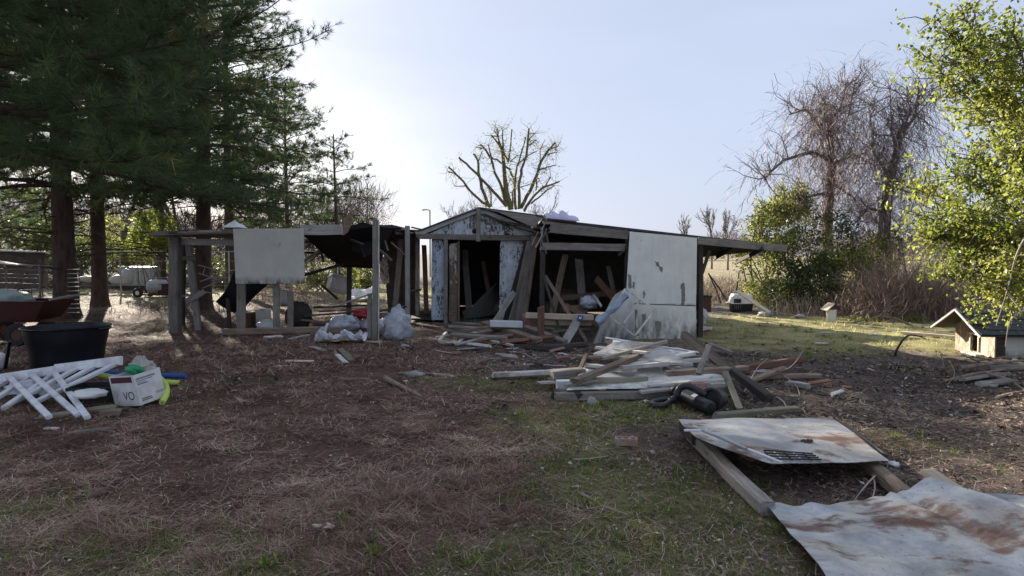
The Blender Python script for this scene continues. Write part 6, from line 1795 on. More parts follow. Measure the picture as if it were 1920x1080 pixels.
# ------------------------------------------------------------------ lumber heap in the middle of the yard
LG2 = 'timbers of the lumber heap in the yard'
lb_ = [((1040, 744, .05), (1375, 734, .05), .10, .10, 'wood_grey', 'long grey beam along the front foot of the lumber heap'),
       ((1036, 738, .07), (1090, 741, .06), .12, .09, 'wood_dark', 'dark beam end jutting at the near corner of the lumber heap'),
       ((925, 703, .07), (1140, 692, .12), .13, .06, 'wood_white', 'pale board sticking far out of the lumber heap'),
       ((1010, 718, .05), (1090, 712, .07), .10, .03, 'wood_silver', 'thin silvery board below the pale protruding board'),
       ((1033, 703, .14), (1092, 697, .16), .14, .11, 'wood_grey', 'short rough grey block on the pale protruding board'),
       ((1078, 715, .22), (1234, 652, .40), .10, .06, 'wood_brown', 'brown timber rising diagonally over the lumber heap'),
       ((1206, 658, .34), (1365, 700, .20), .13, .11, 'wood_grey', 'heavy grey timber running down the back of the lumber heap'),
       ((1068, 719, .14), (1213, 716, .14), .04, .125, 'wood_moss', 'weathered grained board set on edge on red bricks'),
       ((1282, 628, .55), (1442, 748, .04), .10, .10, 'wood_dark', 'dark heavy post slanting off the end of the lumber heap'),
       ((1082, 668, .18), (1165, 676, .16), .10, .04, 'wood_brown', 'thin brown board poking from the back of the lumber heap'),
       ((1140, 640, .40), (1168, 664, .30), .10, .03, 'wood_red', 'short pinkish board on the white sheets of the lumber heap'),
       ((1360, 700, .25), (1388, 770, .02), .07, .05, 'wood_moss', 'mossy stake leaning at the end of the lumber heap'),
       ((1375, 694, .16), (1508, 673, .18), .10, .08, 'wood_red', 'long reddish timber reaching out behind the slanting post'),
       ((1420, 706, .06), (1535, 704, .05), .10, .05, 'wood_brown', 'brown board half sunk beyond the lumber heap'),
       ((1400, 694, .05), (1460, 700, .06), .16, .03, 'wood_silver', 'pale plank lying under the reddish timber'),
       ((1340, 780, .03), (1497, 767, .03), .09, .06, 'wood_moss', 'mossy timber lying flat beside the tin sheet'),
       ((1330, 645, .12), (1372, 662, .06), .07, .05, 'wood_grey', 'short grey batten beyond the slanting post'),
       ((1476, 718, .04), (1516, 724, .04), .08, .06, 'wood_silver', 'pale wood offcut on the dark soil past the lumber heap'),
       ((1300, 735, .10), (1370, 728, .12), .10, .10, 'wood_grey', 'grey block behind the black pump'),
       ((1160, 714, .10), (1180, 702, .14), .10, .06, 'wood_brown', 'brown wedge on the pale sheet of the lumber heap'),
       ((1245, 690, .20), (1325, 722, .12), .05, .03, 'wood_grey', 'narrow grey lath crossing the pale sheets'),
       ((1290, 668, .16), (1360, 674, .14), .12, .05, 'wood_grey', 'grey board lying behind the cream plastic'),
       ((1120, 712, .18), (1060, 722, .14), .06, .03, 'wood_silver', 'short pale lath at the low end of the diagonal timber')]
lb_ += [((1110, 700, .22), (1300, 662, .36), .09, .05, 'wood_white', 'white painted timber laid long across the top of the lumber heap'),
        ((1165, 690, .30), (1345, 672, .32), .07, .05, 'wood_silver', 'silvery batten crossing the heavy grey timber'),
        ((1095, 684, .20), (1190, 694, .24), .10, .04, 'wood_white', 'white board end showing at the back corner of the lumber heap'),
        ((1215, 722, .16), (1355, 712, .20), .09, .03, 'wood_white', 'white board lying along the pale sheet toward the pump'),
        ((1130, 672, .34), (1250, 640, .50), .06, .04, 'wood_grey', 'grey batten sticking up over the back of the lumber heap'),
        ((1250, 700, .28), (1400, 690, .26), .08, .06, 'wood_brown', 'brown timber running under the dark slanting post'),
        ((1310, 700, .30), (1330, 648, .58), .06, .04, 'wood_grey', 'grey stub poking up beside the dark slanting post'),
        ((1200, 735, .11), (1330, 722, .13), .07, .03, 'wood_silver', 'thin silvery board resting on the front beam'),
        ((1390, 720, .05), (1470, 690, .16), .08, .04, 'wood_brown', 'short brown board propped past the slanting post'),
        ((1120, 652, .36), (1215, 662, .42), .08, .04, 'wood_white', 'white batten on top of the door-like sheet'),
        ((1085, 700, .16), (1100, 664, .30), .05, .04, 'wood_brown', 'thin brown stick standing out of the heap corner')]
for (a, b_, w_, t_, mt, lab) in lb_:
    lie('timber', a, b_, w_, t_, M[mt], lab, 'timber', LG2, roll=pr.uniform(-.12, .12), rough=.05)
SG2 = 'pale sheets in the lumber heap'
sheetpx('pale_sheet', [(1095, 690, .16), (1345, 686, .19), (1366, 725, .125), (1062, 732, .115)], M['panel_top'], 'large pale sheet spread through the lumber heap', wave=.012, seed=1, group=SG2)
sheetpx('pale_sheet', [(1152, 644, .42), (1225, 645, .44), (1300, 688, .30), (1112, 668, .32)], M['wood_white'], 'white door-like sheet tilted at the back of the lumber heap', wave=.008, seed=3, group=SG2, thick=.03)
sheetpx('pale_sheet', [(1150, 636, .42), (1205, 645, .42), (1205, 660, .36), (1142, 664, .34)], M['wood_white'], 'small white sheet on top of the lumber heap', wave=.006, seed=4, group=SG2)
sheetpx('pale_sheet', [(1262, 692, .22), (1340, 694, .2), (1335, 718, .12), (1305, 722, .12)], M['fabric_blue'], 'blue-grey bent sheet near the slanting post', wave=.03, seed=5, group=SG2)
sheetpx('pale_sheet', [(1240, 655, .18), (1300, 655, .2), (1296, 672, .12), (1246, 670, .14)], M['white_scrap'], 'pale torn sheet behind the heavy grey timber', wave=.03, seed=6, group=SG2)
lumpy('cream_plastic', G(1346, 712, .10), (.085, .06, .12), M['cream_plastic'], 61, 'crumpled cream plastic beside the slanting post', 'plastic', amp=.35, nu=12, nv_=8)
mb = MB(); mb.tube([G(1135, 633, .50), G(1225, 648, .40), G(1318, 662, .26)], .014, 8); mb.build('metal_tube', M['white_vinyl'], None, smooth=True, label='thin white tube lying over the top of the lumber heap', cat='tube')
mb = MB(); mb.box(G(1057, 722, .10), (.17, .12, .11), Matrix.Rotation(.1, 3, 'Z')); mb.build('white_block', M['foam'], None, label='white foam block at the low end of the lumber heap', cat='block')


def brick(c, rz, mat, label, group=None, holes=False):
    root = empty('brick', Vector((c.x, c.y, c.z - .03)), label, 'brick', group)
    Rz_ = Matrix.Rotation(rz, 3, 'Z')
    mb = MB()
    if not holes:
        mb.box(c, (.19, .09, .057), Rz_)
    else:                      # three cored holes seen on the upper face: built from a frame of bars
        for y_ in (-.034, .034): mb.box(c + Rz_ @ Vector((0, y_, 0)), (.19, .022, .057), Rz_)
        for x_ in (-.083, -.030, .030, .083): mb.box(c + Rz_ @ Vector((x_, 0, -.001)), (.024, .046, .055), Rz_)
        mb.box(c + Vector((0, 0, -.022)), (.186, .05, .008), Rz_)
    mb.build('body', mat, root)
    return root


BGp = 'red bricks'
brick(G(1101, 728, .09), .1, M['brick'], 'red brick under the left end of the grained board', BGp)
brick(G(1199, 728, .09), .05, M['brick'], 'whitened red brick under the far end of the grained board', BGp)
brick(G(1310, 722, .17), .2, M['brick'], 'red brick lying on the grey block behind the pump', BGp)
brick(G(1174, 827, .045), -.12, M['brick_pale'], 'cored pink brick lying alone in the grass', BGp, True)
# splintered scraps between and around the heaps: too alike to tell apart
sr = random.Random(404)
for q in range(70):
    ax_, ay_ = sr.choice([(1040, 670, ), (1000, 655), (900, 650), (1150, 690), (1320, 700), (1420, 720), (700, 640), (860, 640), (1120, 660)])
    px_, py_ = ax_ + sr.gauss(0, 70), ay_ + abs(sr.gauss(0, 16)) - 6
    p = G(px_, py_, .02 + abs(sr.gauss(0, .03))); an = sr.uniform(0, 6.28); ln_ = sr.uniform(.08, .38)
    d = Vector((math.cos(an), math.sin(an), sr.gauss(.05, .18))) * ln_
    p1_ = p + d; p1_.z = max(p1_.z, float(gh(p1_.x, p1_.y)) + .01)
    board('wood_splinter', p, p1_, sr.uniform(.02, .07), sr.uniform(.008, .025), M[sr.choice(['wood_grey', 'wood_brown', 'wood_silver', 'wood_red', 'wood_white', 'wood_dark'])], None, roll=sr.uniform(-.9, .9), chip=.8, seg=2, label='small splintered wood scrap strewn around the board heaps', cat='wood scrap', group='wood scraps around the heaps')
# pool pump and filter
pm = empty('pool_pump', G(1300, 765), 'black pool pump and filter canister with looped hose at the lumber heap', 'pump')
a0, a1 = G(1266, 734, .11), G(1334, 766, .085)
dr = (a1 - a0).normalized(); Rq = dr.to_track_quat('Z', 'Y').to_matrix(); ln_b = (a1 - a0).length
mb = MB(); mb.lathe([(0, 0), (.075, .0), (.088, .02), (.088, .06), (.076, .065), (.076, ln_b - .06), (.071, ln_b - .02), (.055, ln_b), (0, ln_b + .004)], 24, R=Rq, c=a0); cn = mb.build('canister', M['black_plastic'], pm, smooth=True)
for fr, off, sz in ((.25, -.3, (.035, .05)), (.62, -.15, (.05, .075))):
    cpt = a0 + dr * ln_b * fr; nv2 = (Vector((0, -1, .55)) + dr * off * 0).normalized(); nv2 = (nv2 - dr * nv2.dot(dr)).normalized(); sdv = dr.cross(nv2)
    mb = MB(); mb.add([cpt + nv2 * .0775 + dr * (i_ * sz[1] / 2) + sdv * (j_ * sz[0] / 2) for i_, j_ in ((-1, -1), (1, -1), (1, 1), (-1, 1))], [(0, 1, 2, 3)]); mb.build('sticker', M['label_white'], cn)
c = G(1340, 748, .13); Rm = (Vector((-.6, -.75, .15))).normalized().to_track_quat('Z', 'Y').to_matrix()
mb = MB(); mb.lathe([(0, -.16), (.09, -.16), (.10, -.1), (.10, .05), (.118, .06), (.118, .10), (.095, .10), (.085, .06), (.0, .05)], 24, R=Rm, c=c); mb.build('motor_housing', M['black_plastic'], pm, smooth=True)


def smoothpts(P, k_=6):
    P = [Vector(p) for p in P]; Q = []
    for i in range(len(P) - 1):
        a_, b_, c_, d_ = P[max(i - 1, 0)], P[i], P[i + 1], P[min(i + 2, len(P) - 1)]
        for s in range(k_):
            t = s / k_; Q.append(.5 * ((2 * b_) + (c_ - a_) * t + (2 * a_ - 5 * b_ + 4 * c_ - d_) * t * t + (3 * b_ - a_ - 3 * c_ + d_) * t ** 3))
    return Q + [P[-1]]


mb = MB(); mb.tube(smoothpts([G(1268, 745, .10), G(1258, 752, .06), G(1245, 760, .04), G(1228, 760, .04), G(1222, 755, .04), G(1240, 751, .04), G(1262, 748, .05)]), .032, 12); mb.build('hose', M['black_plastic'], pm, smooth=True)
mb = MB(); mb.tube(smoothpts([G(1268, 742, .14), G(1275, 728, .22), G(1290, 724, .25), G(1305, 730, .22), G(1325, 740, .18)]), .036, 12); mb.build('hose', M['black_plastic'], pm, smooth=True)
for q in (G(1257, 752, .062), G(1263, 748, .075)):
    mb = MB(); mb.lathe([(.034, -.008), (.037, -.008), (.037, .008), (.034, .008)], 14, R=Vector((.7, -.3, .5)).normalized().to_track_quat('Z', 'Y').to_matrix(), c=q); mb.build('hose_clamp', M['steel'], pm)

# ------------------------------------------------------------------ tin sheets in the right foreground
def curve(pts, t):
    n_ = len(pts) - 1; i = min(int(t * n_), n_ - 1); return pts[i].lerp(pts[i + 1], t * n_ - i)


LEF = [G(1272, 787, .20), G(1282, 800, .22), G(1305, 820, .24), G(1370, 846, .23), G(1448, 870, .22)]
RIG = [G(1560, 783, .12), G(1587, 803, .12), G(1614, 823, .12), G(1640, 844, .13), G(1668, 866, .13)]
mb = MB(); mb.patch(lambda u, v: curve(LEF, v).lerp(curve(RIG, v), u) + Vector((0, 0, .012 * mnoise.noise(Vector((u * 4, v * 4, 9.2))))), 26, 18, .004)
mb.build('tin_sheet', M['tin_a'], None, smooth=True, label='rust-stained tin sheet propped on timber with a pole on top', cat='tin sheet', group='rusty tin sheets')
FAR = smoothpts([G(1440, 950, .06), G(1520, 951, .05), G(1620, 946, .06), G(1680, 930, .11), G(1745, 898, .22)], 5)
NEA = [Vector((1.42, 2.1, .03)), Vector((2.0, 2.1, .02)), Vector((2.7, 2.2, .02)), Vector((3.4, 2.4, .03)), Vector((3.95, 2.65, .04))]
mb = MB(); mb.patch(lambda u, v: curve(FAR, u).lerp(curve(NEA, u), v) + Vector((0, 0, .03 * math.sin(math.pi * v) * (1 - u) + .012 * math.sin(6 * v + 3 * u) + .05 * mnoise.noise(Vector((u * 3, v * 3, 2.2))) + .018 * mnoise.noise(Vector((u * 9, v * 8, 5.2))) - .03 * max(0, 1 - abs(u + .35 * v - .75) / .05) - .022 * max(0, 1 - abs(u - .3 * v - .2) / .04) + (.025 * (1 - v * 12) * abs(math.sin(19 * u)) if v < .083 else 0))), 44, 40, .004)
mb.build('tin_sheet', M['tin_b'], None, smooth=True, label='big rust-streaked tin sheet sagging flat in the near corner', cat='tin sheet', group='rusty tin sheets')
sheetpx('tin_sheet', [(1835, 930, .05), (2030, 930, .04), (2060, 1010, .03), (1852, 958, .05)], M['tin_c'], 'dull tin sheet tucked behind the big streaked one', 'tin sheet', .004, 12, 8, .012, 7, 'rusty tin sheets')
UG2 = 'timbers under the tin sheets'
lie('support_timber', (1296, 815, .06), (1440, 955, .05), .10, .10, M['wood_grey'], 'long timber lying from the propped tin toward the big sheet', 'timber', UG2)
lie('support_timber', (1625, 868, .06), (1702, 932, .06), .10, .09, M['wood_brown'], 'short timber between the two tin sheets', 'timber', UG2)
lie('support_timber', (1738, 884, .16), (1852, 958, .05), .10, .05, M['wood_pale'], 'pale timber along the raised edge of the big tin sheet', 'timber', UG2)
lie('support_timber', (1282, 795, .12), (1306, 818, .12), .08, .14, M['wood_dark'], 'dark block holding up the corner of the propped tin', 'timber', UG2)
lie('support_timber', (1575, 800, .05), (1650, 858, .05), .09, .08, M['wood_dark'], 'dark timber hidden beneath the propped tin edge', 'timber', UG2)
# pole and grille on the first sheet
pl_ = empty('metal_pole', G(1370, 835, .26), 'rusted white pole with bent end lying on the propped tin', 'pole')
mb = MB(); mb.tube([G(1283, 807, .27), G(1325, 807, .27)], .010, 8); mb.build('bent_end', M['white_vinyl'], pl_, smooth=True)
mb = MB(); mb.tube([G(1300, 799, .27), G(1350, 820, .28), G(1400, 842, .28)], .014, 8); mb.build('sleeve', M['steel'], pl_, smooth=True)
mb = MB(); mb.tube([G(1398, 840, .28), G(1466, 867, .26)], .009, 8); mb.build('rod', M['white_vinyl'], pl_, smooth=True)
gr_ = empty('wire_grille', G(1480, 855, .23), 'small dark grille lying on the near edge of the propped tin', 'grille')
GA, GB2, GC, GD = G(1433, 846, .245), G(1524, 852, .215), G(1540, 863, .21), G(1448, 862, .235)
for i in range(6):
    mb = MB(); mb.tube([GA.lerp(GB2, i / 5), GD.lerp(GC, i / 5)], .006, 5); mb.build('bar', M['white_vinyl'] if i % 2 else M['rubber'], gr_)
for i in range(4):
    mb = MB(); mb.tube([GA.lerp(GD, i / 3) + Vector((0, 0, .006)), GB2.lerp(GC, i / 3) + Vector((0, 0, .006))], .006, 5); mb.build('bar', M['rubber'], gr_)
lumpy('leaf_clump', G(1512, 828, .19), (.045, .03, .018), M['pine_cone'], 71, 'dark leaf clump resting on the propped tin', 'leaf clump', amp=.4)
lumpy('leaf_clump', G(1488, 829, .19), (.06, .025, .012), M['cardboard'], 72, 'flat dirt clod beside the leaf clump on the propped tin', 'clod', amp=.4)


def curled_leaf(c, s, rz, mat, label, group=None):
    mb = MB(); Rz_ = Matrix.Rotation(rz, 3, 'Z')
    mb.patch(lambda u, v: c + Rz_ @ Vector(((u - .5) * s, (v - .5) * s * .5 * math.sin(math.pi * (u * .9 + .05)), .004 + s * .5 * (v - .5) ** 2 + s * .3 * (u - .5) ** 2)), 8, 6, .001)
    mb.build('dead_leaf', mat, None, smooth=True, label=label, cat='leaf', group=group)


curled_leaf(G(1562, 1050, .06), .075, .3, M['pine_cone'], 'dark curled leaf on the big tin sheet', 'leaves on the tin')
curled_leaf(G(1550, 1056, .06), .065, -.7, M['wood_red'], 'reddish curled leaf under the dark one on the big tin sheet', 'leaves on the tin')

# ------------------------------------------------------------------ right side: dog house, bucket, pet carrier
dl, drr = G(1790, 656), G(1864, 672)
fw = (drr - dl); fw.z = 0; Wh = fw.length; fx = fw.normalized(); bk = Vector((-fx.y, fx.x, 0))       # into the house
if bk.x < 0: bk = -bk
dz = float(gh(dl.x, dl.y))
dh = empty('dog_house', Vector(((dl.x + drr.x) / 2, (dl.y + drr.y) / 2, dz)), 'small dog house with shingled gable roof and stone-patterned front', 'dog house')


def dp(a, b_, z):     # a across the front (m), b into the house, z up
    return Vector((dl.x, dl.y, dz)) + fx * a + bk * b_ + Vector((0, 0, z))


Hw, Hr, Dl = 0.44, 0.72, 1.25
dw0, dw1, dzb, dzt = Wh * .44, Wh * .62, .06, .33
# front wall as four pieces round the doorway
for nm, pts in [('front_wall', [(0, 0), (dw0, 0), (dw0, Hw + (Hr - Hw) * dw0 / (Wh / 2)), (0, Hw)]), ('front_wall', [(dw1, 0), (Wh, 0), (Wh, Hw), (dw1, Hw + (Hr - Hw) * (Wh - dw1) / (Wh / 2))]),
                ('front_wall', [(dw0, dzt), (dw1, dzt), (dw1, Hw + (Hr - Hw) * (Wh - dw1) / (Wh / 2)), (Wh / 2, Hr), (dw0, Hw + (Hr - Hw) * dw0 / (Wh / 2))]), ('front_wall', [(dw0, 0), (dw1, 0), (dw1, dzb), (dw0, dzb)])]:
    quadslab(nm, [dp(a, 0, z) for a, z in pts], .02, M['osb'], dh, away=bk)
for (a0_, z0_, a1_, z1_) in [(dw0 - .015, dzb, dw0 - .015, dzt + .03), (dw1 + .015, dzb, dw1 + .015, dzt + .03), (dw0 - .03, dzt + .015, dw1 + .03, dzt + .015)]:
    board('door_trim', dp(a0_, -.012, z0_), dp(a1_, -.012, z1_), .03, .02, M['wood_pale'], dh, up=-bk, chip=.02)
board('door_step', dp(dw0 - .1, -.05, .02), dp(dw1 + .12, -.06, .02), .12, .04, M['wood_white'], dh)
quadslab('side_wall', [dp(Wh, .02, 0), dp(Wh, .16, 0), dp(Wh, .16, Hw), dp(Wh, .02, Hw)], .02, M['wood_dark'], dh, away=-fx)
for i in range(2):
    quadslab('side_wall', [dp(Wh, .163 + i * .55, i * 0 + .0), dp(Wh, .71 + i * .54, 0), dp(Wh, .71 + i * .54, Hw), dp(Wh, .163 + i * .55, Hw)], .02, M['panel_grey'], dh, away=-fx)
quadslab('side_wall', [dp(0, 0.02, 0), dp(0, Dl, 0), dp(0, Dl, Hw), dp(0, .02, Hw)], .02, M['panel_grey'], dh, away=fx)
quadslab('back_wall', [dp(0, Dl, 0), dp(Wh, Dl, 0), dp(Wh, Dl, Hw), dp(Wh / 2, Dl, Hr), dp(0, Dl, Hw)], .02, M['panel_grey'], dh, away=-bk)
ov, sl_ = .30, (Hr - Hw) / (Wh / 2)
for s in (-1, 1):
    def rp(t, b_, lift=0.0):           # t: 0 ridge .. 1 eave
        a = Wh / 2 + s * (Wh / 2 + .16) * t
        return dp(a, b_, Hr + .035 - sl_ * (Wh / 2 + .16) * t + lift)
    deck = quadslab('roof_deck', [rp(0, -ov), rp(1, -ov), rp(1, Dl + .1), rp(0, Dl + .1)], .02, M['wood_dark'], dh, away=(0, 0, -1))
    board('barge_board', rp(0, -ov - .012, -.02), rp(1, -ov - .012, -.02), .038, .02, M['wood_silver'], dh, up=-bk, chip=.05)
    rows, per_ = 5, 6
    for q in range(rows):
        t0, t1 = 1.0 - q / rows + .04 * (q > 0), 1.0 - (q + 1) / rows
        for c_ in range(per_):
            b0 = -ov + (Dl + .1 + ov) * (c_ + (.5 if q % 2 else 0)) / per_ + .004; b1 = -ov + (Dl + .1 + ov) * (c_ + 1 + (.5 if q % 2 else 0)) / per_ - .004
            b1 = min(b1, Dl + .1); b0 = min(b0, Dl + .06)
            lf = .012 + random.uniform(0, .006)
            quadslab('shingle', [rp(t0, b0, lf + .012), rp(t0, b1, lf + .012), rp(max(t1, 0), b1, lf), rp(max(t1, 0), b0, lf)], .008, M['shingle'], deck, away=(0, 0, -1))
# white bucket with a peaked lid
bc_ = G(1558, 603); bkt = empty('white_bucket', bc_, 'white bucket wearing a small brown peaked cover by the brush', 'bucket')
mb = MB(); mb.lathe([(0, 0), (.10, 0), (.125, .27), (.132, .275), (.132, .295), (.12, .295), (.10, .02), (0, .015)], 22, c=bc_); mb.build('pail', M['white_plastic'], bkt, smooth=True)
mb = MB(); mb.tube([bc_ + Vector((.13 * math.cos(a), -.02 - .06 * math.sin(a), .27 - .10 * math.sin(a))) for a in np.linspace(0, math.pi, 10)], .004, 5); mb.build('handle', M['steel'], bkt)
for s, mt in ((-1, 'wood_pale'), (1, 'wood_dark')):
    a = bc_ + Vector((0, 0, .46)); b_ = bc_ + Vector((s * .19, 0, .29))
    quadslab('peaked_cover', [a + Vector((0, -.17, 0)), a + Vector((0, .17, 0)), b_ + Vector((0, .17, 0)), b_ + Vector((0, -.17, 0))], .02, M[mt], bkt, away=(0, 0, -1))
quadslab('cover_gable', [bc_ + Vector((0, -.13, .44)), bc_ + Vector((.16, -.13, .30)), bc_ + Vector((-.16, -.13, .30))], .01, M['wood_dark'], bkt)
# pet carrier
pcY = 18.3; pcc = grounded(at(1389, 583, pcY)); pcc.z += .03
pc = empty('pet_carrier', pcc, 'plastic pet carrier with pale top and dark base at the thicket edge', 'pet carrier')


def shell(z0_, z1_, i0, i1, taper):
    mb = MB(); hx, hy = .33, .24
    rows = []
    for (z_, k_) in ((z0_, i0), (z0_ + (z1_ - z0_) * .65, (i0 + i1) / 2 + .02), (z1_, i1)):
        ring = []
        for q in range(20):
            a = 2 * math.pi * q / 20; ex = .45
            ring.append(pcc + Vector((hx * k_ * math.copysign(abs(math.cos(a)) ** ex, math.cos(a)), hy * k_ * math.copysign(abs(math.sin(a)) ** ex, math.sin(a)), z_)))
        rows.append(ring)
    for rw in rows: mb.v.extend(rw)
    for j in range(2):
        for q in range(20):
            q2 = (q + 1) % 20; mb.f.append((j * 20 + q, j * 20 + q2, (j + 1) * 20 + q2, (j + 1) * 20 + q))
    mb.f.append(tuple(40 + q for q in range(20))); mb.f.append(tuple(reversed(range(20))))
    return mb


shell(.0, .24, .86, .96, 0).build('base_shell', M['black_plastic'], pc, smooth=False)
shell(.25, .50, 1.0, .74, 0).build('top_shell', M['white_plastic'], pc, smooth=False)
mb = MB(); mb.box(pcc + Vector((0, 0, .245)), (.69, .51, .022)); mb.build('flange', M['white_plastic'], pc)
mb = MB(); mb.box(pcc + Vector((-.18, -.236, .22)), (.20, .03, .30)); dr_ = mb.build('door', M['rubber'], pc)
for i in range(4):
    mb = MB(); mb.tube([pcc + Vector((-.26 + .053 * i, -.256, .08)), pcc + Vector((-.26 + .053 * i, -.256, .36))], .004, 4); mb.build('bar', M['steel'], dr_)
board('leaning_plank', at(1382, 546, 17.9), G(1443, 586, .03), .12, .04, M['wood_pale'], None, up=(0, -1, 1), label='pale plank leaning over the pet carrier', cat='plank')
# stakes beyond the overhang
for i, (a, b_, lab) in enumerate([((1328, 512), (1366, 556), 'dark stake crossing lowest beyond the overhang'), ((1328, 512), (1352, 568), 'dark stake rising steeply beyond the overhang'), ((1386, 508), (1374, 552), 'dark stake nearest the evergreen shrub')]):
    q0 = at(*b_, 21.0); q0.z = 0; mb = MB(); mb.tube([q0, q0.lerp(at(*a, 21.2), .5) + Vector((.03, 0, 0)), at(*a, 21.2)], [.03, .028, .022], 6); mb.build('stake', M['wood_dark'], None, label=lab, cat='stake', group='dark stakes beyond the overhang')
# heap beside the white wall
mb = MB(); mb.box(at(1318, 570, 14.2), (.25, .4, .34)); ob_ = mb.build('brown_bin', M['wood_red'], None, label='brown bin just past the white wall sheet', cat='bin')
mb = MB(); mb.box(at(1318, 570, 14.2) + Vector((0, 0, .18)), (.27, .42, .03)); mb.build('lid', M['wood_dark'], ob_)
lumpy('white_bag', at(1316, 592, 13.6), (.13, .14, .16), M['bag_white'], 81, 'white bag stacked under the brown bin', 'bag', amp=.15)
lumpy('white_bag', G(1310, 604, .08), (.16, .14, .10), M['bag_white'], 82, 'white bag at the foot of the white wall sheet', 'bag', amp=.15)
sheetpx('white_scrap', [(1308, 612, .04), (1336, 613, .04), (1334, 619, .03), (1308, 620, .03)], M['white_scrap'], 'white sheet lying on grass past the wall', 'scrap')
for i, (px_, py_, w_, lab) in enumerate([(1541, 643, .22, 'white slat lying on the shaded soil edge'), (1552, 623, .18, 'white scrap in the grass below the bucket'), (1640, 627, .14, 'tan scrap in the grass by the brush')]):
    lie('white_scrap', (px_ - 12, py_, .03), (px_ + 12, py_ + 1, .03), .06, .02, M['white_scrap'], lab, 'scrap')
lie('long_plank', (1688, 623, .05), (1793, 632, .05), .12, .05, M['wood_pale'], 'long pale plank on the ground leading to the dog house', 'plank')


def stick(pts, rad, mat, label, name='fallen_stick', group=None, cat='stick', n=6):
    P = smoothpts(pts, 4); m_ = len(P); mb = MB(); mb.tube(P, [rad * (1 - .6 * i / (m_ - 1)) for i in range(m_)], n)
    mb.build(name, mat, None, smooth=True, label=label, cat=cat, group=group)


stick([G(1678, 668, .0), G(1682, 655, .12), G(1696, 634, .30), G(1712, 628, .33), G(1735, 635, .20)], .022, M['wood_dark'], 'dark curved hose arching out of the soil', cat='hose', name='arched_hose')
SK = 'fallen branches near the dog house'
for pts, rad, lab in [([G(1765, 664, .3), G(1770, 690, .15), G(1778, 702, .02)], .016, 'forked stick standing up left of the branch heap'), ([G(1800, 690, .05), G(1860, 682, .1), G(1920, 676, .14)], .035, 'thick branch lying before the dog house'), ([G(1830, 676, .06), G(1880, 670, .12), G(1930, 664, .16)], .018, 'thin pale branch over the thick one'), ([G(1770, 715, .03), G(1830, 700, .09), G(1910, 690, .13)], .02, 'long branch sloping across the heap'), ([G(1850, 700, .10), G(1890, 712, .06), G(1925, 735, .03)], .03, 'dark branch pointing out of the heap toward the edge'), ([G(1780, 676, .1), G(1790, 700, .06), G(1776, 722, .03)], .010, 'twig bent at the near end of the heap'), ([G(1870, 745, .02), G(1910, 735, .04), G(1960, 730, .05)], .018, 'branch at the picture edge below the heap')]:
    stick(pts, rad, M['bark_stick'], lab, 'fallen_branch', SK, 'branch')
for i, (a, b_, lab) in enumerate([((1800, 712, .05), (1880, 700, .06), 'grey bark slab under the branch heap'), ((1840, 720, .04), (1900, 712, .08), 'broad grey bark slab at the near side of the branch heap'), ((1860, 690, .04), (1925, 688, .05), 'weathered plank behind the branch heap')]):
    lie('bark_slab', a, b_, .16, .03, M['wood_grey'], lab, 'bark slab', 'bark slabs by the dog house', roll=.2 * i - .2)
# bare twigs at the right edge
TG = 'bare hanging twigs before the dog house'
for pts, lab in [([at(1925, 440, 7.2), at(1905, 480, 7.2), at(1890, 540, 7.3), at(1868, 610, 7.4)], 'pale bare twig crossing the dog house roof'), ([at(1925, 580, 7.4), at(1895, 600, 7.5), at(1885, 650, 7.6)], 'short bare twig hanging over the dog house wall'), ([at(1890, 550, 7.3), at(1910, 575, 7.2), at(1930, 585, 7.2)], 'bare twig forking off beside the dog house roof')]:
    stick(pts, .011, M['twig_pale'], lab, 'bare_twig', TG, 'twig')

# ------------------------------------------------------------------ things strewn over the yard
YG = 'sticks strewn over the yard'
stick([G(722, 709, .03), G(752, 724, .035), G(790, 743, .035)], .038, M['bark_stick'], 'thick peeled log lying on pine needles', 'small_log', YG, 'log', 9)
stick([G(745, 700, .02), G(785, 698, .02), G(828, 706, .015)], .018, M['bark_stick'], 'thin branch beyond the peeled log', group=YG)
stick([G(1090, 925, .01), G(1130, 948, .015), G(1178, 966, .01)], .012, M['bark_stick'], 'dark curved stick on the mossy ground', group=YG)
stick([G(1075, 862, .01), G(1105, 860, .015), G(1140, 855, .01)], .009, M['twig_pale'], 'pale twig lying near the cored brick', group=YG)
stick([G(448, 872, .01), G(476, 858, .015)], .010, M['twig_pale'], 'pale short stick on the needles left of centre', group=YG)
stick([G(160, 866, .01), G(200, 850, .015), G(235, 842, .01)], .012, M['bark_stick'], 'stick lying below the fallen railing', group=YG)
stick([G(1620, 850, .01), G(1640, 905, .06), G(1632, 945, .02)], .009, M['twig_pale'], 'bare twig arching up between the two tin sheets', group=YG)
stick([G(1655, 880, .02), G(1628, 905, .10), G(1600, 940, .01)], .008, M['twig_pale'], 'thin twig bowed beside the arching one between the tins', group=YG)
stick([G(1430, 700, .05), G(1480, 690, .2), G(1507, 655, .42)], .010, M['twig_pale'], 'long bare twig curving up by the reddish timber', group=YG)
stick([G(1395, 735, .02), G(1420, 690, .2), G(1440, 672, .3)], .008, M['twig_pale'], 'bare twig standing beside the slanting post', group=YG)
stick([G(1450, 690, .1), G(1490, 720, .05), G(1500, 745, .01)], .008, M['twig_pale'], 'bare twig drooping past the pale wood offcut', group=YG)
stick([G(1455, 745, .02), G(1468, 752, .06), G(1478, 770, .02)], .010, M['twig_pale'], 'white crooked root by the mossy timber', group=YG)
BGd = 'small boards strewn over the yard'
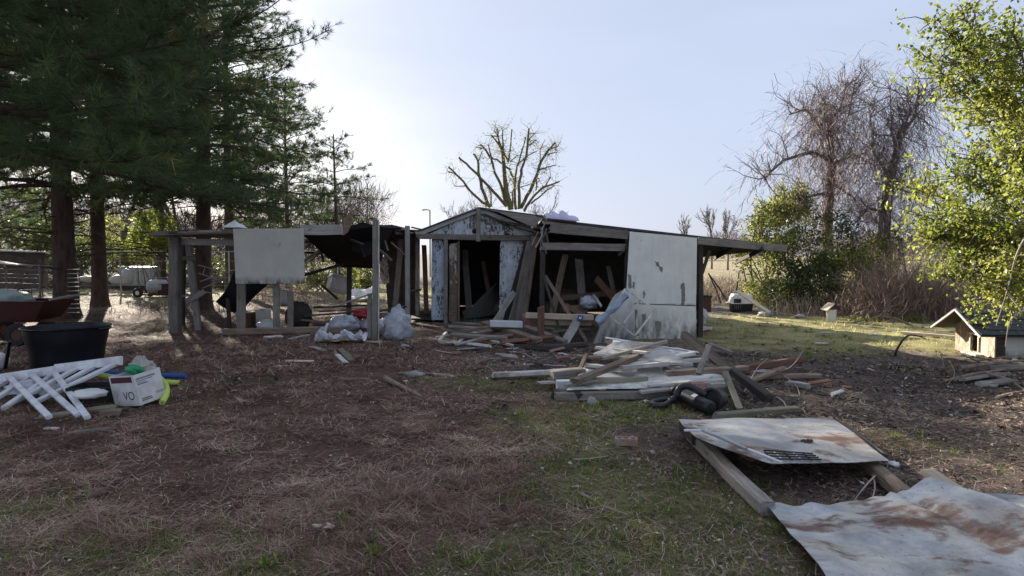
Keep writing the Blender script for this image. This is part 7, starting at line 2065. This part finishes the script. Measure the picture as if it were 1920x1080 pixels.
for a, b_, w_, mt, lab in [((519, 650, .02), (553, 668, .02), .05, 'wood_brown', 'thin slat lying askew before the shelter'), ((536, 677, .02), (587, 677, .02), .06, 'wood_pale', 'short pale board lying level before the shelter'), ((638, 655, .02), (660, 676, .02), .10, 'wood_moss', 'mossy board end below the torn sack'), ((632, 665, .02), (648, 680, .02), .09, 'wood_white', 'pale board end beside the mossy one'), ((584, 650, .015), (606, 656, .015), .12, 'wood_white', 'pale shard at the foot of the torn sack'), ((635, 711, .01), (692, 711, .01), .07, 'wood_brown', 'flat brown slab sunk in the needles'), ((498, 632, .03), (528, 630, .03), .14, 'white_scrap', 'pale scrap lying by the shelter sill'), ((540, 636, .02), (580, 628, .05), .06, 'wood_silver', 'silvery stick beside the shelter sill'), ((690, 640, .02), (712, 642, .02), .12, 'wood_pale', 'pale block at the foot of the tall post'), ((800, 700, .01), (850, 705, .01), .03, 'wood_silver', 'thin pale lath on the ground before the heap'), ((1000, 672, .01), (1040, 668, .01), .16, 'felt', 'dark shingle scrap between the two heaps'), ((985, 690, .01), (1055, 662, .02), .03, 'wood_brown', 'thin lath between the two heaps')]:
    lie('small_board', a, b_, w_, .025, M[mt], lab, 'board', BGd, roll=pr.uniform(-.2, .2))
for px_, py_, s_, mt, lab in [(522, 687, (.07, .04, .012), 'white_scrap', 'white crushed scrap on the needles before the shelter'), (775, 703, (.13, .08, .05), 'stone', 'crumbly pale clod beside the peeled log'), (1110, 755, (.06, .045, .06), 'stone', 'jagged grey stone in the grass before the lumber heap'), (1080, 912, (.032, .014, .008), 'white_scrap', 'small white bone-like scrap on the moss'), (1198, 912, (.022, .016, .014), 'stone', 'small pale stone near the dark stick'), (1675, 870, (.05, .04, .02), 'white_plastic', 'white lid scrap between the tin sheets'), (1870, 955, (.05, .03, .02), 'cream_plastic', 'cream scrap by the raised tin edge'), (1850, 722, (.12, .08, .05), 'stone', 'pale rock among the branch heap'), (1435, 590, (.2, .12, .07), 'stone', 'pale rubble at the foot of the leaning plank'), (1500, 594, (.15, .1, .06), 'stone', 'pale rubble before the dark shrub')]:
    lumpy('rock' if mt == 'stone' else 'scrap', G(px_, py_, s_[2] * .6), s_, M[mt], px_, lab, 'rock' if mt == 'stone' else 'scrap', amp=.35, nu=10, nv_=7)


def cone(c, s, label, rz=0.0):
    root = empty('pine_cone', c, label, 'pine cone', 'pine cones on the ground')
    mb = MB(); r_ = random.Random(int(c.x * 1000))
    A = Vector((math.cos(rz), math.sin(rz), .35)).normalized(); u = A.orthogonal().normalized(); w = A.cross(u)
    mb.tube([c - A * s * .4, c, c + A * s * .5], [s * .2, s * .26, s * .06], 7); mb.build('core', M['pine_cone'], root)
    mb = MB()
    for j in range(8):
        t = -0.4 + .9 * j / 7; rr2 = s * .42 * math.sin(math.pi * (j + 1.2) / 9.2)
        for q in range(8):
            a = 6.283 * (q + .5 * (j % 2)) / 8; d = u * math.cos(a) + w * math.sin(a); p = c + A * s * t; tn = A.cross(d)
            mb.add([p + d * rr2 * .4 - tn * s * .05, p + d * rr2 * .4 + tn * s * .05, p + d * rr2 + A * s * .12 + tn * s * .07, p + d * rr2 + A * s * .12 - tn * s * .07], [(0, 1, 2, 3)])
    o = mb.build('scales', M['pine_cone'], root); o['kind'] = 'stuff'


for px_, py_, s_, lab in [(945, 957, .075, 'open pine cone on moss below the centre'), (482, 682, .06, 'dark pine cone left of the white crushed scrap'), (518, 710, .06, 'pine cone on needles before the shelter'), (776, 691, .05, 'pine cone just behind the peeled log'), (442, 710, .055, 'pine cone on needles toward the tub'), (685, 675, .05, 'pine cone below the tall post'), (1880, 802, .07, 'pine cone on leaf litter at the far edge')]:
    cone(G(px_, py_, .025), s_, lab, px_ * .7)
# split bark piece in the left foreground
bp_ = empty('bark_piece', G(604, 990), 'pale split piece of bark lying in the grass', 'bark')
lumpy('bark_slab', G(600, 988, .02), (.075, .04, .028), M['wood_brown'], 91, amp=.35, parent=bp_, crump=.5)
lumpy('inner_wood', G(606, 986, .035), (.06, .018, .012), M['wood_pale'], 92, amp=.4, parent=bp_, crump=.5)
# weeds in the foreground grass
rw = random.Random(77)
for i, (px_, py_, lab) in enumerate([(640, 972, 'small broad-leaved weed by the split bark'), (885, 1058, 'leafy rosette weed at the bottom of the yard'), (1105, 948, 'low mossy weed beside the dark stick'), (700, 1040, 'leafy weed in the grass left of the rosette'), (500, 1060, 'leafy weed at the bottom in dark grass')]):
    c = G(px_, py_); N_ = 46; rn = np.random.default_rng(200 + i)
    a = rn.random(N_) * 6.283; el = np.abs(rn.normal(.5, .35, N_))
    d = np.stack([np.cos(a) * np.cos(el), np.sin(a) * np.cos(el), np.sin(el)], -1)
    pos = np.array(c)[None] + d * (rn.random(N_) * .03)[:, None] + np.stack([rn.normal(0, .03, N_), rn.normal(0, .03, N_), np.zeros(N_)], -1)
    nr = np.stack([rn.normal(0, .3, N_), rn.normal(0, .3, N_), np.ones(N_)], -1)
    ln = .03 + .04 * rn.random(N_)
    me = leaf_quads(pos, d, nr, ln, ln * .3, rn.normal(.1, .1, N_), np.clip(rn.normal(.45, .2, N_), 0, 1), M['grass'], 'weed')
    o = bpy.data.objects.new('weed', me); place(o, Matrix.Identity(4)); tag(o, lab, 'weed', 'weeds in the foreground')
